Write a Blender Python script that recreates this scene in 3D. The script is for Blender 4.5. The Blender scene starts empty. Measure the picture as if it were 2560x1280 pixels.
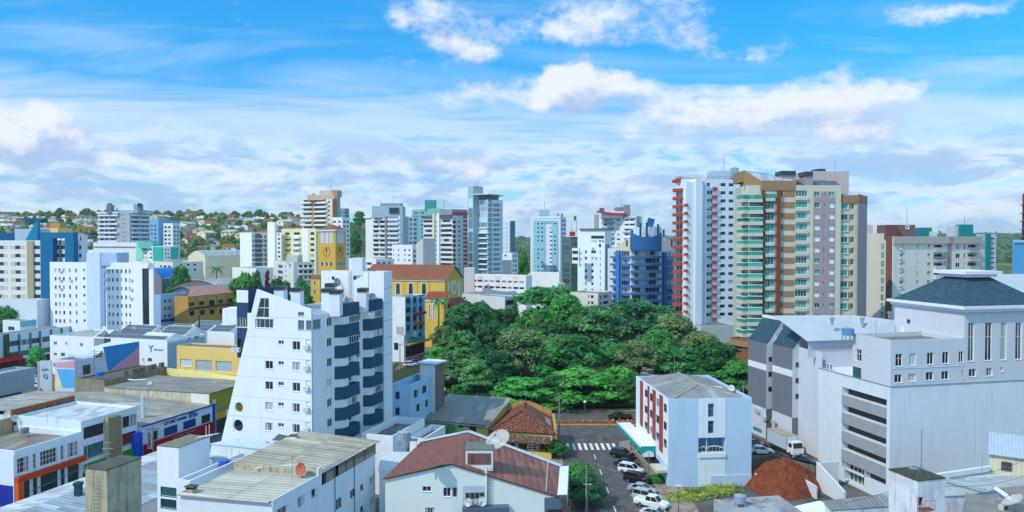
import bpy, bmesh, math, random
from mathutils import Vector, Matrix
RAD = math.radians
rnd = random.Random(11)
sc = bpy.context.scene
COL = sc.collection
F, CX, CY, CAMZ, HOR = 1870.0, 1280.0, 640.0, 40.0, 600.0
PITCH = math.atan((CY - HOR) / F)
cam_d = bpy.data.cameras.new('camera'); cam = bpy.data.objects.new('camera', cam_d); COL.objects.link(cam)
cam.location = (0, 0, CAMZ); cam.rotation_euler = (math.pi / 2 - PITCH, 0, 0)
cam_d.sensor_width = 36.0; cam_d.lens = 36.0 * F / 2560.0
cam_d.clip_start = 0.5; cam_d.clip_end = 20000
sc.camera = cam
sc.view_settings.view_transform = 'Standard'; sc.view_settings.look = 'None'
sc.view_settings.exposure = 0.2; sc.view_settings.gamma = 1.0
SUN_DIR = Vector((-0.80, -0.60, 0)).normalized()          # towards the sun, ground plane
SUN_EL = RAD(46)
to_sun = Vector((SUN_DIR.x * math.cos(SUN_EL), SUN_DIR.y * math.cos(SUN_EL), math.sin(SUN_EL)))
sun_d = bpy.data.lights.new('sun', 'SUN'); sun = bpy.data.objects.new('sun', sun_d); COL.objects.link(sun)
sun_d.energy = 2.6; sun_d.angle = RAD(0.5); sun_d.color = (1.0, 0.93, 0.80)
sun.location = (-200, -200, 300)
sun.rotation_euler = to_sun.to_track_quat('Z', 'Y').to_euler()
world = bpy.data.worlds.new('World'); sc.world = world; world.use_nodes = True
wt = world.node_tree; wt.nodes.clear()
def nd(tree, kind, **kw):
 n = tree.nodes.new(kind)
 for k, v in kw.items():
  setattr(n, k, v)
 return n
def math_(tree, op, a, b=None, c=None, clamp=False):
 n = tree.nodes.new('ShaderNodeMath'); n.operation = op; n.use_clamp = clamp
 for i, x in enumerate((a, b, c)):
  if x is None: continue
  if isinstance(x, (int, float)): n.inputs[i].default_value = x
  else: tree.links.new(x, n.inputs[i])
 return n.outputs[0]
def mixc(tree, fac, a, b, blend='MIX'):
 n = tree.nodes.new('ShaderNodeMix'); n.data_type = 'RGBA'; n.blend_type = blend
 for sock, x in ((n.inputs[0], fac), (n.inputs[6], a), (n.inputs[7], b)):
  if isinstance(x, (int, float)): sock.default_value = x
  elif isinstance(x, tuple): sock.default_value = (*x, 1) if len(x) == 3 else x
  else: tree.links.new(x, sock)
 return n.outputs[2]
def smooth(tree, x, lo, hi, to0=0.0, to1=1.0):
 n = tree.nodes.new('ShaderNodeMapRange'); n.interpolation_type = 'SMOOTHSTEP'
 tree.links.new(x, n.inputs[0]); n.inputs[1].default_value = lo; n.inputs[2].default_value = hi
 n.inputs[3].default_value = to0; n.inputs[4].default_value = to1
 return n.outputs[0]
def px_dir(u, v):
 x, up = (u - CX) / F, -(v - CY) / F
 return Vector((x, math.cos(PITCH) + up * math.sin(PITCH), -math.sin(PITCH) + up * math.cos(PITCH)))
CLOUDS = [(50, 300, 150, 66, 1.5), (190, 345, 70, 26, .7), (1080, 40, 125, 50, .85), (1160, 125, 62, 40, .7),
  (1190, 225, 110, 48, .7), (1340, 262, 90, 34, .6), (1500, 225, 165, 72, 1.25), (1420, 180, 70, 26, .5),
  (1850, 275, 190, 60, 1.2), (1720, 300, 60, 30, .3), (2090, 330, 180, 58, .9), (1650, 335, 120, 38, .5),
  (2160, 222, 190, 48, .9), (1850, 205, 70, 20, .5), (1520, 40, 250, 55, .62), (1780, 100, 160, 40, .55),
  (1390, 95, 170, 34, .55), (2440, 10, 150, 34, .8), (1960, 110, 60, 26, .3), (1100, 405, 150, 30, .75),
  (760, 470, 60, 20, .6), (1480, 485, 160, 30, .55), (2470, 380, 120, 30, .45), (420, 410, 300, 22, .45),
  (600, 430, 220, 16, .4), (40, 390, 90, 18, .45)]
def cloud_group():
 g = bpy.data.node_groups.new('cloud_density', 'ShaderNodeTree')
 g.interface.new_socket('dir', in_out='INPUT', socket_type='NodeSocketVector')
 g.interface.new_socket('cumulus', in_out='OUTPUT', socket_type='NodeSocketFloat')
 gi = g.nodes.new('NodeGroupInput'); go = g.nodes.new('NodeGroupOutput'); d0 = gi.outputs[0]
 sp0 = g.nodes.new('ShaderNodeSeparateXYZ'); g.links.new(d0, sp0.inputs[0])
 wn = nd(g, 'ShaderNodeTexNoise'); wn.inputs['Scale'].default_value = 9; wn.inputs['Detail'].default_value = 6
 wn.inputs['Roughness'].default_value = .62
 g.links.new(d0, wn.inputs['Vector'])
 vm = nd(g, 'ShaderNodeVectorMath', operation='MULTIPLY_ADD'); g.links.new(wn.outputs['Color'], vm.inputs[0])
 vm.inputs[1].default_value = (.13, .0, .085); vm.inputs[2].default_value = (-.065, 0, -.0425)
 va = nd(g, 'ShaderNodeVectorMath', operation='ADD'); g.links.new(vm.outputs[0], va.inputs[0]); g.links.new(d0, va.inputs[1])
 sp = g.nodes.new('ShaderNodeSeparateXYZ'); g.links.new(va.outputs[0], sp.inputs[0])
 az = math_(g, 'ARCTAN2', sp.outputs[0], sp.outputs[1]); el = math_(g, 'ARCSINE', sp.outputs[2])
 tot = None
 for (u, v, hw, hh, w) in CLOUDS:
  d = px_dir(u, v).normalized(); a0 = math.atan2(d.x, d.y); e0 = math.asin(d.z)
  k = 1 / F * math.cos(a0)
  p = math_(g, 'MULTIPLY', math_(g, 'SUBTRACT', az, a0), 1 / (hw * k))
  q = math_(g, 'MULTIPLY', math_(g, 'SUBTRACT', el, e0), 1 / (hh * k))
  r2 = math_(g, 'ADD', math_(g, 'MULTIPLY', p, p), math_(g, 'MULTIPLY', q, q))
  e = math_(g, 'MULTIPLY', math_(g, 'EXPONENT', math_(g, 'MULTIPLY', r2, -1.05)), w * .9)
  tot = e if tot is None else math_(g, 'ADD', tot, e)
 n1 = nd(g, 'ShaderNodeTexNoise'); n1.inputs['Scale'].default_value = 11; n1.inputs['Detail'].default_value = 9
 n1.inputs['Roughness'].default_value = .66
 mp = nd(g, 'ShaderNodeMapping'); mp.inputs['Scale'].default_value = (1, 1, 1.9); g.links.new(d0, mp.inputs[0]); g.links.new(mp.outputs[0], n1.inputs['Vector'])
 f = math_(g, 'SUBTRACT', n1.outputs['Fac'], .5)
 low = smooth(g, sp0.outputs[2], .13, .03, 0, .45)
 n2 = nd(g, 'ShaderNodeTexNoise'); n2.inputs['Scale'].default_value = 7; n2.inputs['Detail'].default_value = 8; n2.inputs['Roughness'].default_value = .58
 mp2 = nd(g, 'ShaderNodeMapping'); mp2.inputs['Scale'].default_value = (1, 1, 3.6); mp2.inputs['Location'].default_value = (3.1, .4, 0)
 g.links.new(d0, mp2.inputs[0]); g.links.new(mp2.outputs[0], n2.inputs['Vector'])
 lowc = math_(g, 'MULTIPLY', low, smooth(g, n2.outputs['Fac'], .38, .62, .25, 1.25))
 s = math_(g, 'ADD', math_(g, 'ADD', tot, lowc), math_(g, 'MULTIPLY', f, 2.1))
 g.links.new(s, go.inputs[0])
 return g
def make_world():
 L = wt.links
 out = nd(wt, 'ShaderNodeOutputWorld'); bg = nd(wt, 'ShaderNodeBackground'); L.new(bg.outputs[0], out.inputs[0])
 sky = nd(wt, 'ShaderNodeTexSky'); sky.sky_type = 'NISHITA'; sky.sun_disc = False
 sky.sun_elevation = SUN_EL; sky.sun_rotation = math.atan2(SUN_DIR.x, SUN_DIR.y)
 sky.altitude = 600; sky.air_density = 1.0; sky.dust_density = .3; sky.ozone_density = 2.2
 hsv = nd(wt, 'ShaderNodeHueSaturation'); hsv.inputs['Saturation'].default_value = 1.25; hsv.inputs['Hue'].default_value = .493
 hsv.inputs['Value'].default_value = 1.55; L.new(sky.outputs[0], hsv.inputs['Color'])
 tc = nd(wt, 'ShaderNodeTexCoord'); D = tc.outputs['Generated']
 spz = nd(wt, 'ShaderNodeSeparateXYZ'); L.new(D, spz.inputs[0]); z = spz.outputs[2]
 cg = cloud_group()
 tint = mixc(wt, smooth(wt, z, .02, .30), (.30, .62, .92), (.27, 1.07, 1.34)); blue = mixc(wt, 1.0, hsv.outputs[0], tint, 'MULTIPLY')
 g1 = nd(wt, 'ShaderNodeGroup', node_tree=cg); L.new(D, g1.inputs[0])
 off = nd(wt, 'ShaderNodeVectorMath', operation='ADD'); L.new(D, off.inputs[0]); off.inputs[1].default_value = (-.016, 0, .026)
 g2 = nd(wt, 'ShaderNodeGroup', node_tree=cg); L.new(off.outputs[0], g2.inputs[0])
 cover = smooth(wt, g1.outputs[0], .30, 1.0)
 lit = smooth(wt, math_(wt, 'SUBTRACT', g1.outputs[0], g2.outputs[0]), -.48, .50)
 zc = math_(wt, 'MAXIMUM', z, .03)
 inv = math_(wt, 'DIVIDE', 1.0, math_(wt, 'ADD', zc, .06))
 vp = nd(wt, 'ShaderNodeVectorMath', operation='SCALE'); L.new(D, vp.inputs[0]); L.new(inv, vp.inputs['Scale'])
 vmap = nd(wt, 'ShaderNodeMapping'); vmap.inputs['Scale'].default_value = (.45, 1.1, 0); vmap.inputs['Rotation'].default_value = (0, 0, .25)
 L.new(vp.outputs[0], vmap.inputs[0])
 vn = nd(wt, 'ShaderNodeTexNoise'); vn.inputs['Scale'].default_value = 1.1; vn.inputs['Detail'].default_value = 9; vn.inputs['Roughness'].default_value = .6
 vn.inputs['Distortion'].default_value = .6
 L.new(vmap.outputs[0], vn.inputs['Vector'])
 zz = math_(wt, 'MULTIPLY_ADD', math_(wt, 'SUBTRACT', vn.outputs['Fac'], .5), .30, z)
 band = smooth(wt, zz, .225, .11)
 veil = math_(wt, 'MULTIPLY', band, smooth(wt, vn.outputs['Fac'], .30, .62, .62, .97))
 wis = math_(wt, 'MULTIPLY', smooth(wt, vn.outputs['Fac'], .5, .75), .34)
 veil = math_(wt, 'MAXIMUM', veil, wis)
 m1 = nd(wt, 'ShaderNodeTexNoise'); m1.inputs['Scale'].default_value = 10.5; m1.inputs['Detail'].default_value = 10; m1.inputs['Roughness'].default_value = .61; m1.inputs['Distortion'].default_value = .35
 mm = nd(wt, 'ShaderNodeMapping'); mm.inputs['Scale'].default_value = (1, 1, 3.1); mm.inputs['Location'].default_value = (2.3, .7, .31); L.new(D, mm.inputs[0]); L.new(mm.outputs[0], m1.inputs['Vector'])
 lowm = smooth(wt, z, .165, .09)
 lav = math_(wt, 'MULTIPLY', smooth(wt, m1.outputs['Fac'], .44, .58), lowm)
 gap = math_(wt, 'MULTIPLY', smooth(wt, m1.outputs['Fac'], .44, .34), lowm)
 vc = mixc(wt, math_(wt, 'MULTIPLY', lav, .92), (7.7, 9.0, 10.5), (4.2, 6.0, 9.0))
 c0 = mixc(wt, math_(wt, 'MULTIPLY', veil, math_(wt, 'SUBTRACT', 1.0, math_(wt, 'MULTIPLY', gap, .72))), blue, vc)
 cl = mixc(wt, lit, (4.5, 5.8, 8.6), (8.9, 9.4, 10.1))
 c1 = mixc(wt, math_(wt, 'MULTIPLY', cover, .95), c0, cl)
 hz = smooth(wt, z, .03, -.01, 0, .4)
 c2 = mixc(wt, hz, c1, (7.0, 8.2, 9.9))
 over = math_(wt, 'MAXIMUM', smooth(wt, spz.outputs[1], .30, -.25), smooth(wt, z, .40, .62))  # fill sky added outside the view, behind and above, to lift shaded walls
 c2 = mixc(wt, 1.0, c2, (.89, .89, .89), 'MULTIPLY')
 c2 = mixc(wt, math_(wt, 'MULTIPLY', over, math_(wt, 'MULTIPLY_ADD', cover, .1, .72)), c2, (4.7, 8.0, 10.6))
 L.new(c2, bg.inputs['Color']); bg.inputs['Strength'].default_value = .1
make_world()
def ray(u, v): return px_dir(u, v)
def gz(u, v, z):
 d = ray(u, v); t = (z - CAMZ) / d.z
 return Vector((d.x * t, d.y * t, z))
def at(u, v, D):
 d = ray(u, v); t = D / d.y
 return Vector((d.x * t, D, CAMZ + d.z * t))
def zat(v, D): return at(CX, v, D).z
def xy(u, D, v=640):
 p = at(u, v, D); return Vector((p.x, p.y))
class MB:
 def __init__(s): s.v = []; s.f = []; s.uv = []; s.mi = []
 def face(s, pts, uvs=None, m=0):
  b = len(s.v); s.v += [tuple(p) for p in pts]; s.f.append(tuple(range(b, b + len(pts)))); s.mi.append(m)
  s.uv += uvs if uvs else [(p[0] + p[1], p[2]) for p in pts]
 def box(s, M, x0, x1, y0, y1, z0, z1, m=0, skip=''):
  if x0 > x1: x0, x1 = x1, x0
  if y0 > y1: y0, y1 = y1, y0
  P = lambda x, y, z: M @ Vector((x, y, z))
  fs = {'f': [(x0, y0, z0), (x1, y0, z0), (x1, y0, z1), (x0, y0, z1)], 'k': [(x1, y1, z0), (x0, y1, z0), (x0, y1, z1), (x1, y1, z1)],
   'l': [(x0, y1, z0), (x0, y0, z0), (x0, y0, z1), (x0, y1, z1)], 'r': [(x1, y0, z0), (x1, y1, z0), (x1, y1, z1), (x1, y0, z1)],
   't': [(x0, y0, z1), (x1, y0, z1), (x1, y1, z1), (x0, y1, z1)], 'b': [(x0, y1, z0), (x1, y1, z0), (x1, y0, z0), (x0, y0, z0)]}
  for k, q in fs.items():
   if k in skip: continue
   if k in 'fk': uv = [(a[0], a[2]) for a in q]
   elif k in 'lr': uv = [(a[1], a[2]) for a in q]
   else: uv = [(a[0], a[1]) for a in q]
   s.face([P(*a) for a in q], uv, m)
 def tube(s, a, b, r, n=6, m=0, r2=None, cap=True):
  a = Vector(a); b = Vector(b); d = (b - a)
  if d.length < 1e-6: return
  q = d.to_track_quat('Z', 'Y'); r2 = r if r2 is None else r2
  A = [a + q @ Vector((r * math.cos(i * math.tau / n), r * math.sin(i * math.tau / n), 0)) for i in range(n)]
  B = [b + q @ Vector((r2 * math.cos(i * math.tau / n), r2 * math.sin(i * math.tau / n), 0)) for i in range(n)]
  for i in range(n):
   j = (i + 1) % n; s.face([A[i], A[j], B[j], B[i]], [(0, 0), (1, 0), (1, 1), (0, 1)], m)
  if cap:
   s.face(A[::-1], [(0, 0)] * n, m); s.face(B, [(0, 0)] * n, m)
 def prism(s, pts, z0, z1, m=0, bottom=True):
  n = len(pts); acc = 0
  for i in range(n):
   p, q = pts[i], pts[(i + 1) % n]; l = math.hypot(q[0] - p[0], q[1] - p[1])
   s.face([(p[0], p[1], z0), (q[0], q[1], z0), (q[0], q[1], z1), (p[0], p[1], z1)], [(acc, z0), (acc + l, z0), (acc + l, z1), (acc, z1)], m); acc += l
  s.face([(p[0], p[1], z1) for p in pts], [(p[0], p[1]) for p in pts], m)
  if bottom: s.face([(p[0], p[1], z0) for p in pts][::-1], [(p[0], p[1]) for p in pts][::-1], m)
 def mesh(s, name, mats, origin=(0, 0, 0), smooth=False):
  me = bpy.data.meshes.new(name); o = origin
  me.from_pydata([(x - o[0], y - o[1], z - o[2]) for x, y, z in s.v], [], s.f)
  uvl = me.uv_layers.new(name='uv'); flat = [c for t in s.uv for c in t]
  uvl.data.foreach_set('uv', flat)
  if not isinstance(mats, (list, tuple)): mats = [mats]
  for m in mats: me.materials.append(m)
  if len(mats) > 1: me.polygons.foreach_set('material_index', s.mi)
  if smooth: me.polygons.foreach_set('use_smooth', [True] * len(s.f))
  me.update(); return me
 def build(s, name, mats, parent=None, smooth=False, origin=None):
  o = wloc(parent) if parent else (origin or (0, 0, 0))
  me = s.mesh(name, mats, o, smooth); ob = bpy.data.objects.new(name, me); COL.objects.link(ob)
  if parent: ob.parent = parent
  else: ob.location = o
  return ob
def wloc(ob):
 p = Vector(ob.location); q = ob.parent
 while q: p = p + Vector(q.location); q = q.parent
 return p
def thing(name, label, cat, loc, group=None, rz=0):
 o = bpy.data.objects.new(name, None); COL.objects.link(o); o.empty_display_size = .5
 o.location = loc; o.rotation_euler = (0, 0, rz); o['label'] = label; o['category'] = cat
 if group: o['group'] = group
 return o
def tag(o, label, cat, group=None):
 o['label'] = label; o['category'] = cat
 if group: o['group'] = group
 return o
def struct(o, kind='structure'): o['kind'] = kind; return o
def dup(root, loc, rz=None, label=None, scale=None):
 r = root.copy(); COL.objects.link(r); r.location = loc
 if rz is not None: r.rotation_euler = (0, 0, rz)
 if label: r['label'] = label
 if scale is not None: r.scale = scale
 for ch in list(root.children):
  c = ch.copy(); COL.objects.link(c); c.parent = r
  for g in list(ch.children):
   d = g.copy(); COL.objects.link(d); d.parent = c
 return r
MATS = {}
def hexc(h, k=1.0):
 c = [int(h[i:i + 2], 16) / 255 for i in (0, 2, 4)]
 return tuple(k * (x / 12.92 if x <= .04045 else ((x + .055) / 1.055) ** 2.4) for x in c)
def newmat(name):
 m = bpy.data.materials.new(name); m.use_nodes = True; t = m.node_tree; b = t.nodes['Principled BSDF']
 return m, t, b
def paint(col, rough=.75, stain=.22, streak=.25, scale=.5, key=None, bump=0):
 if isinstance(col, str): col = hexc(col)
 k = ('paint', tuple(round(c, 3) for c in col), rough, stain, streak, scale, bump)
 if k in MATS: return MATS[k]
 m, t, b = newmat('painted_wall'); L = t.links
 tc = nd(t, 'ShaderNodeTexCoord')
 n1 = nd(t, 'ShaderNodeTexNoise'); n1.inputs['Scale'].default_value = scale; n1.inputs['Detail'].default_value = 7; n1.inputs['Roughness'].default_value = .65
 L.new(tc.outputs['Object'], n1.inputs['Vector'])
 mp = nd(t, 'ShaderNodeMapping'); mp.inputs['Scale'].default_value = (2.2, 2.2, .12); L.new(tc.outputs['Object'], mp.inputs[0])
 n2 = nd(t, 'ShaderNodeTexNoise'); n2.inputs['Scale'].default_value = .9; n2.inputs['Detail'].default_value = 5; L.new(mp.outputs[0], n2.inputs['Vector'])
 f1 = smooth(t, n1.outputs['Fac'], .42, .75, 0, stain); f2 = smooth(t, n2.outputs['Fac'], .52, .78, 0, streak)
 dark = tuple(c * .62 * w for c, w in zip(col, (1.0, .98, .94)))
 c = mixc(t, f1, col, dark); c = mixc(t, f2, c, tuple(x * .55 for x in col))
 L.new(c, b.inputs['Base Color']); b.inputs['Roughness'].default_value = rough; b.inputs['Specular IOR Level'].default_value = .25
 MATS[k] = m; return m
def dirty(col, dark=(.05, .05, .045), amt=.75, rough=.85):
 """old weathered concrete / plaster with black runs from the top"""
 if isinstance(col, str): col = hexc(col)
 k = ('dirty', col, dark, amt)
 if k in MATS: return MATS[k]
 m, t, b = newmat('weathered_wall'); L = t.links
 tc = nd(t, 'ShaderNodeTexCoord')
 mp = nd(t, 'ShaderNodeMapping'); mp.inputs['Scale'].default_value = (1.6, 1.6, .16); L.new(tc.outputs['Object'], mp.inputs[0])
 n2 = nd(t, 'ShaderNodeTexNoise'); n2.inputs['Scale'].default_value = 1.2; n2.inputs['Detail'].default_value = 8; n2.inputs['Roughness'].default_value = .68; L.new(mp.outputs[0], n2.inputs['Vector'])
 n1 = nd(t, 'ShaderNodeTexNoise'); n1.inputs['Scale'].default_value = .7; n1.inputs['Detail'].default_value = 8; L.new(tc.outputs['Object'], n1.inputs['Vector'])
 f = smooth(t, n2.outputs['Fac'], .48, .72, 0, amt); g = smooth(t, n1.outputs['Fac'], .42, .7, 0, amt * .6)
 c = mixc(t, f, col, dark); c = mixc(t, g, c, tuple(x * .5 for x in col))
 L.new(c, b.inputs['Base Color']); b.inputs['Roughness'].default_value = rough; b.inputs['Specular IOR Level'].default_value = .2
 MATS[k] = m; return m
def plain(col, rough=.5, metal=0, spec=.4, key=''):
 if isinstance(col, str): col = hexc(col)
 k = ('plain', tuple(col), rough, metal)
 if k in MATS: return MATS[k]
 m, t, b = newmat('finish'); L = t.links
 tc = nd(t, 'ShaderNodeTexCoord'); n1 = nd(t, 'ShaderNodeTexNoise'); n1.inputs['Scale'].default_value = 1.5; n1.inputs['Detail'].default_value = 5
 L.new(tc.outputs['Object'], n1.inputs['Vector'])
 c = mixc(t, smooth(t, n1.outputs['Fac'], .4, .7, 0, .3), tuple(col), tuple(x * .72 for x in col))
 L.new(c, b.inputs['Base Color']); b.inputs['Roughness'].default_value = rough; b.inputs['Metallic'].default_value = metal; b.inputs['Specular IOR Level'].default_value = spec
 MATS[k] = m; return m
def glass(col=(.018, .026, .034), curtain=(.6, .61, .64), p=.72, key='g', rough=.06, spec=.6):
 k = ('glass', col, curtain, p)
 if k in MATS: return MATS[k]
 m, t, b = newmat('window_glass'); L = t.links
 oi = nd(t, 'ShaderNodeObjectInfo'); tc = nd(t, 'ShaderNodeTexCoord')
 sep = nd(t, 'ShaderNodeSeparateXYZ'); L.new(tc.outputs['UV'], sep.inputs[0])
 r = oi.outputs['Random']
 a = math_(t, 'GREATER_THAN', r, p)
 r2 = math_(t, 'FRACT', math_(t, 'MULTIPLY', r, 17.3))
 side = math_(t, 'GREATER_THAN', math_(t, 'ABSOLUTE', math_(t, 'SUBTRACT', sep.outputs[0], .5)), math_(t, 'MULTIPLY', r2, .42))
 wv = math_(t, 'MULTIPLY_ADD', math_(t, 'SINE', math_(t, 'MULTIPLY', sep.outputs[0], 55)), .12, .88)
 f = math_(t, 'MULTIPLY', a, side)
 cm = nd(t, 'ShaderNodeVectorMath', operation='SCALE'); cm.inputs[0].default_value = curtain; L.new(wv, cm.inputs['Scale'])
 r3 = math_(t, 'MULTIPLY_ADD', math_(t, 'FRACT', math_(t, 'MULTIPLY', r, 41.7)), 1.6, .4)
 cd = nd(t, 'ShaderNodeVectorMath', operation='SCALE'); cd.inputs[0].default_value = col; L.new(r3, cd.inputs['Scale'])
 L.new(mixc(t, f, cd.outputs[0], cm.outputs[0]), b.inputs['Base Color'])
 b.inputs['Roughness'].default_value = rough; b.inputs['Specular IOR Level'].default_value = spec
 MATS[k] = m; return m
def corr(col, pitch=.18, stain=.5, dark=(.12, .115, .105), rough=.7, lines=.35, sheet=0.0, metal=0.0, rust=0.0):
 """corrugated sheet roof: ribs across uv.x, weather stains, sheet joints every few metres along uv.y"""
 if isinstance(col, str): col = hexc(col)
 k = ('corr', col, pitch, stain, dark, rough, lines, sheet, rust)
 if k in MATS: return MATS[k]
 m, t, b = newmat('corrugated_sheet'); L = t.links
 tc = nd(t, 'ShaderNodeTexCoord'); sep = nd(t, 'ShaderNodeSeparateXYZ'); L.new(tc.outputs['UV'], sep.inputs[0])
 x = math_(t, 'MULTIPLY', sep.outputs[0], math.tau / pitch); s = math_(t, 'SINE', x)
 n1 = nd(t, 'ShaderNodeTexNoise'); n1.inputs['Scale'].default_value = .35; n1.inputs['Detail'].default_value = 9; n1.inputs['Roughness'].default_value = .68; L.new(tc.outputs['UV'], n1.inputs['Vector'])
 mp = nd(t, 'ShaderNodeMapping'); mp.inputs['Scale'].default_value = (1.9, .10, 1); L.new(tc.outputs['UV'], mp.inputs[0])
 n2 = nd(t, 'ShaderNodeTexNoise'); n2.inputs['Scale'].default_value = 1.3; n2.inputs['Detail'].default_value = 6; n2.inputs['Roughness'].default_value = .7; L.new(mp.outputs[0], n2.inputs['Vector'])
 c = mixc(t, smooth(t, n1.outputs['Fac'], .42, .72, 0, stain), col, dark)
 c = mixc(t, smooth(t, n2.outputs['Fac'], .45, .72, 0, stain), c, tuple(.5 * (a + d) for a, d in zip(col, dark)))
 if rust:
  n3 = nd(t, 'ShaderNodeTexNoise'); n3.inputs['Scale'].default_value = .9; n3.inputs['Detail'].default_value = 8; L.new(tc.outputs['UV'], n3.inputs['Vector'])
  c = mixc(t, smooth(t, n3.outputs['Fac'], .55, .7, 0, rust), c, (.2, .07, .03))
 c = mixc(t, math_(t, 'MULTIPLY', smooth(t, s, .0, -1.0), lines), c, tuple(x * .4 for x in col))
 if sheet or lines > .3:
  sh = sheet or 3.2; cb = nd(t, 'ShaderNodeCombineXYZ'); L.new(math_(t, 'FLOOR', math_(t, 'MULTIPLY', sep.outputs[0], .95)), cb.inputs[0]); L.new(math_(t, 'FLOOR', math_(t, 'MULTIPLY', sep.outputs[1], 1 / sh)), cb.inputs[1])
  wn = nd(t, 'ShaderNodeTexWhiteNoise'); wn.noise_dimensions = '2D'; L.new(cb.outputs[0], wn.inputs['Vector'])
  c = mixc(t, smooth(t, wn.outputs['Value'], .35, 1.0, 0, .38), c, dark); c = mixc(t, smooth(t, wn.outputs['Value'], .06, .02, 0, .45), c, tuple(min(.8, x * 1.5) for x in col))
 if sheet:
  fr = math_(t, 'FRACT', math_(t, 'MULTIPLY', sep.outputs[1], 1 / sheet))
  c = mixc(t, math_(t, 'MULTIPLY', math_(t, 'LESS_THAN', fr, .05), .45), c, dark)
 L.new(c, b.inputs['Base Color']); b.inputs['Roughness'].default_value = rough; b.inputs['Metallic'].default_value = metal
 bp = nd(t, 'ShaderNodeBump'); bp.inputs['Strength'].default_value = .5; bp.inputs['Distance'].default_value = .05; L.new(s, bp.inputs['Height']); L.new(bp.outputs[0], b.inputs['Normal'])
 MATS[k] = m; return m
def tiles(col, col2, w=.25, h=.35, mortar=(.05, .025, .02), rough=.85, stain=.5, lichen=.0):
 if isinstance(col, str): col = hexc(col)
 if isinstance(col2, str): col2 = hexc(col2)
 k = ('tiles', col, col2, w, h, lichen)
 if k in MATS: return MATS[k]
 m, t, b = newmat('roof_tiles'); L = t.links
 tc = nd(t, 'ShaderNodeTexCoord'); br = nd(t, 'ShaderNodeTexBrick'); L.new(tc.outputs['UV'], br.inputs['Vector'])
 br.inputs['Scale'].default_value = 1; br.inputs['Brick Width'].default_value = w; br.inputs['Row Height'].default_value = h
 br.inputs['Mortar Size'].default_value = .025; br.inputs['Color1'].default_value = (*col, 1); br.inputs['Color2'].default_value = (*col2, 1); br.inputs['Mortar'].default_value = (*mortar, 1)
 n1 = nd(t, 'ShaderNodeTexNoise'); n1.inputs['Scale'].default_value = .8; n1.inputs['Detail'].default_value = 9; n1.inputs['Roughness'].default_value = .7; L.new(tc.outputs['UV'], n1.inputs['Vector'])
 c = mixc(t, smooth(t, n1.outputs['Fac'], .4, .7, 0, stain), br.outputs['Color'], tuple(x * .35 for x in col))
 if lichen:
  n2 = nd(t, 'ShaderNodeTexNoise'); n2.inputs['Scale'].default_value = 3.2; n2.inputs['Detail'].default_value = 6; L.new(tc.outputs['UV'], n2.inputs['Vector'])
  c = mixc(t, smooth(t, n2.outputs['Fac'], .56, .66, 0, lichen), c, (.5, .40, .30))
 L.new(c, b.inputs['Base Color']); b.inputs['Roughness'].default_value = rough
 bp = nd(t, 'ShaderNodeBump'); bp.inputs['Strength'].default_value = .7; bp.inputs['Distance'].default_value = .04; L.new(br.outputs['Fac'], bp.inputs['Height']); bp.invert = True
 L.new(bp.outputs[0], b.inputs['Normal'])
 MATS[k] = m; return m
def ground_mat(name, col, col2, scale=.3, rough=.9, col3=None, s3=4):
 m, t, b = newmat(name); L = t.links
 tc = nd(t, 'ShaderNodeTexCoord'); n1 = nd(t, 'ShaderNodeTexNoise'); n1.inputs['Scale'].default_value = scale; n1.inputs['Detail'].default_value = 9; n1.inputs['Roughness'].default_value = .65
 L.new(tc.outputs['Object'], n1.inputs['Vector'])
 c = mixc(t, smooth(t, n1.outputs['Fac'], .38, .66), tuple(col), tuple(col2))
 if col3:
  n2 = nd(t, 'ShaderNodeTexNoise'); n2.inputs['Scale'].default_value = s3; n2.inputs['Detail'].default_value = 6; L.new(tc.outputs['Object'], n2.inputs['Vector'])
  c = mixc(t, smooth(t, n2.outputs['Fac'], .52, .68), c, tuple(col3))
 L.new(c, b.inputs['Base Color']); b.inputs['Roughness'].default_value = rough; b.inputs['Specular IOR Level'].default_value = .2
 return m
G_DARK = glass()
G_MANY = glass(p=.45)
G_GREEN = glass((.02, .20, .17), (.08, .42, .35), p=.6, rough=.35, spec=.2)
G_BLUE = glass((.05, .12, .17), (.35, .48, .55), p=.8)
G_TEAL = glass((.03, .11, .12), (.4, .55, .55), p=.7)
SHUT = plain((.75, .77, .80), .6)
WHITE_F = plain((.78, .80, .82), .45)
DARK_F = plain((.04, .045, .05), .4)
ALU = plain((.45, .47, .5), .35, .6)
METAL = plain((.30, .31, .33), .4, .7)
BLACK = plain((.02, .02, .022), .5)
ROOF_G = ground_mat('roof_screed', (.22, .22, .22), (.12, .12, .115), .25, col3=(.30, .30, .30), s3=1.5)
ROOF_L = ground_mat('roof_screed_pale', (.45, .46, .48), (.30, .31, .32), .25, col3=(.2, .2, .2), s3=1.2)
WHITE = paint((.80, .81, .83), stain=.12, streak=.15)
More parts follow.
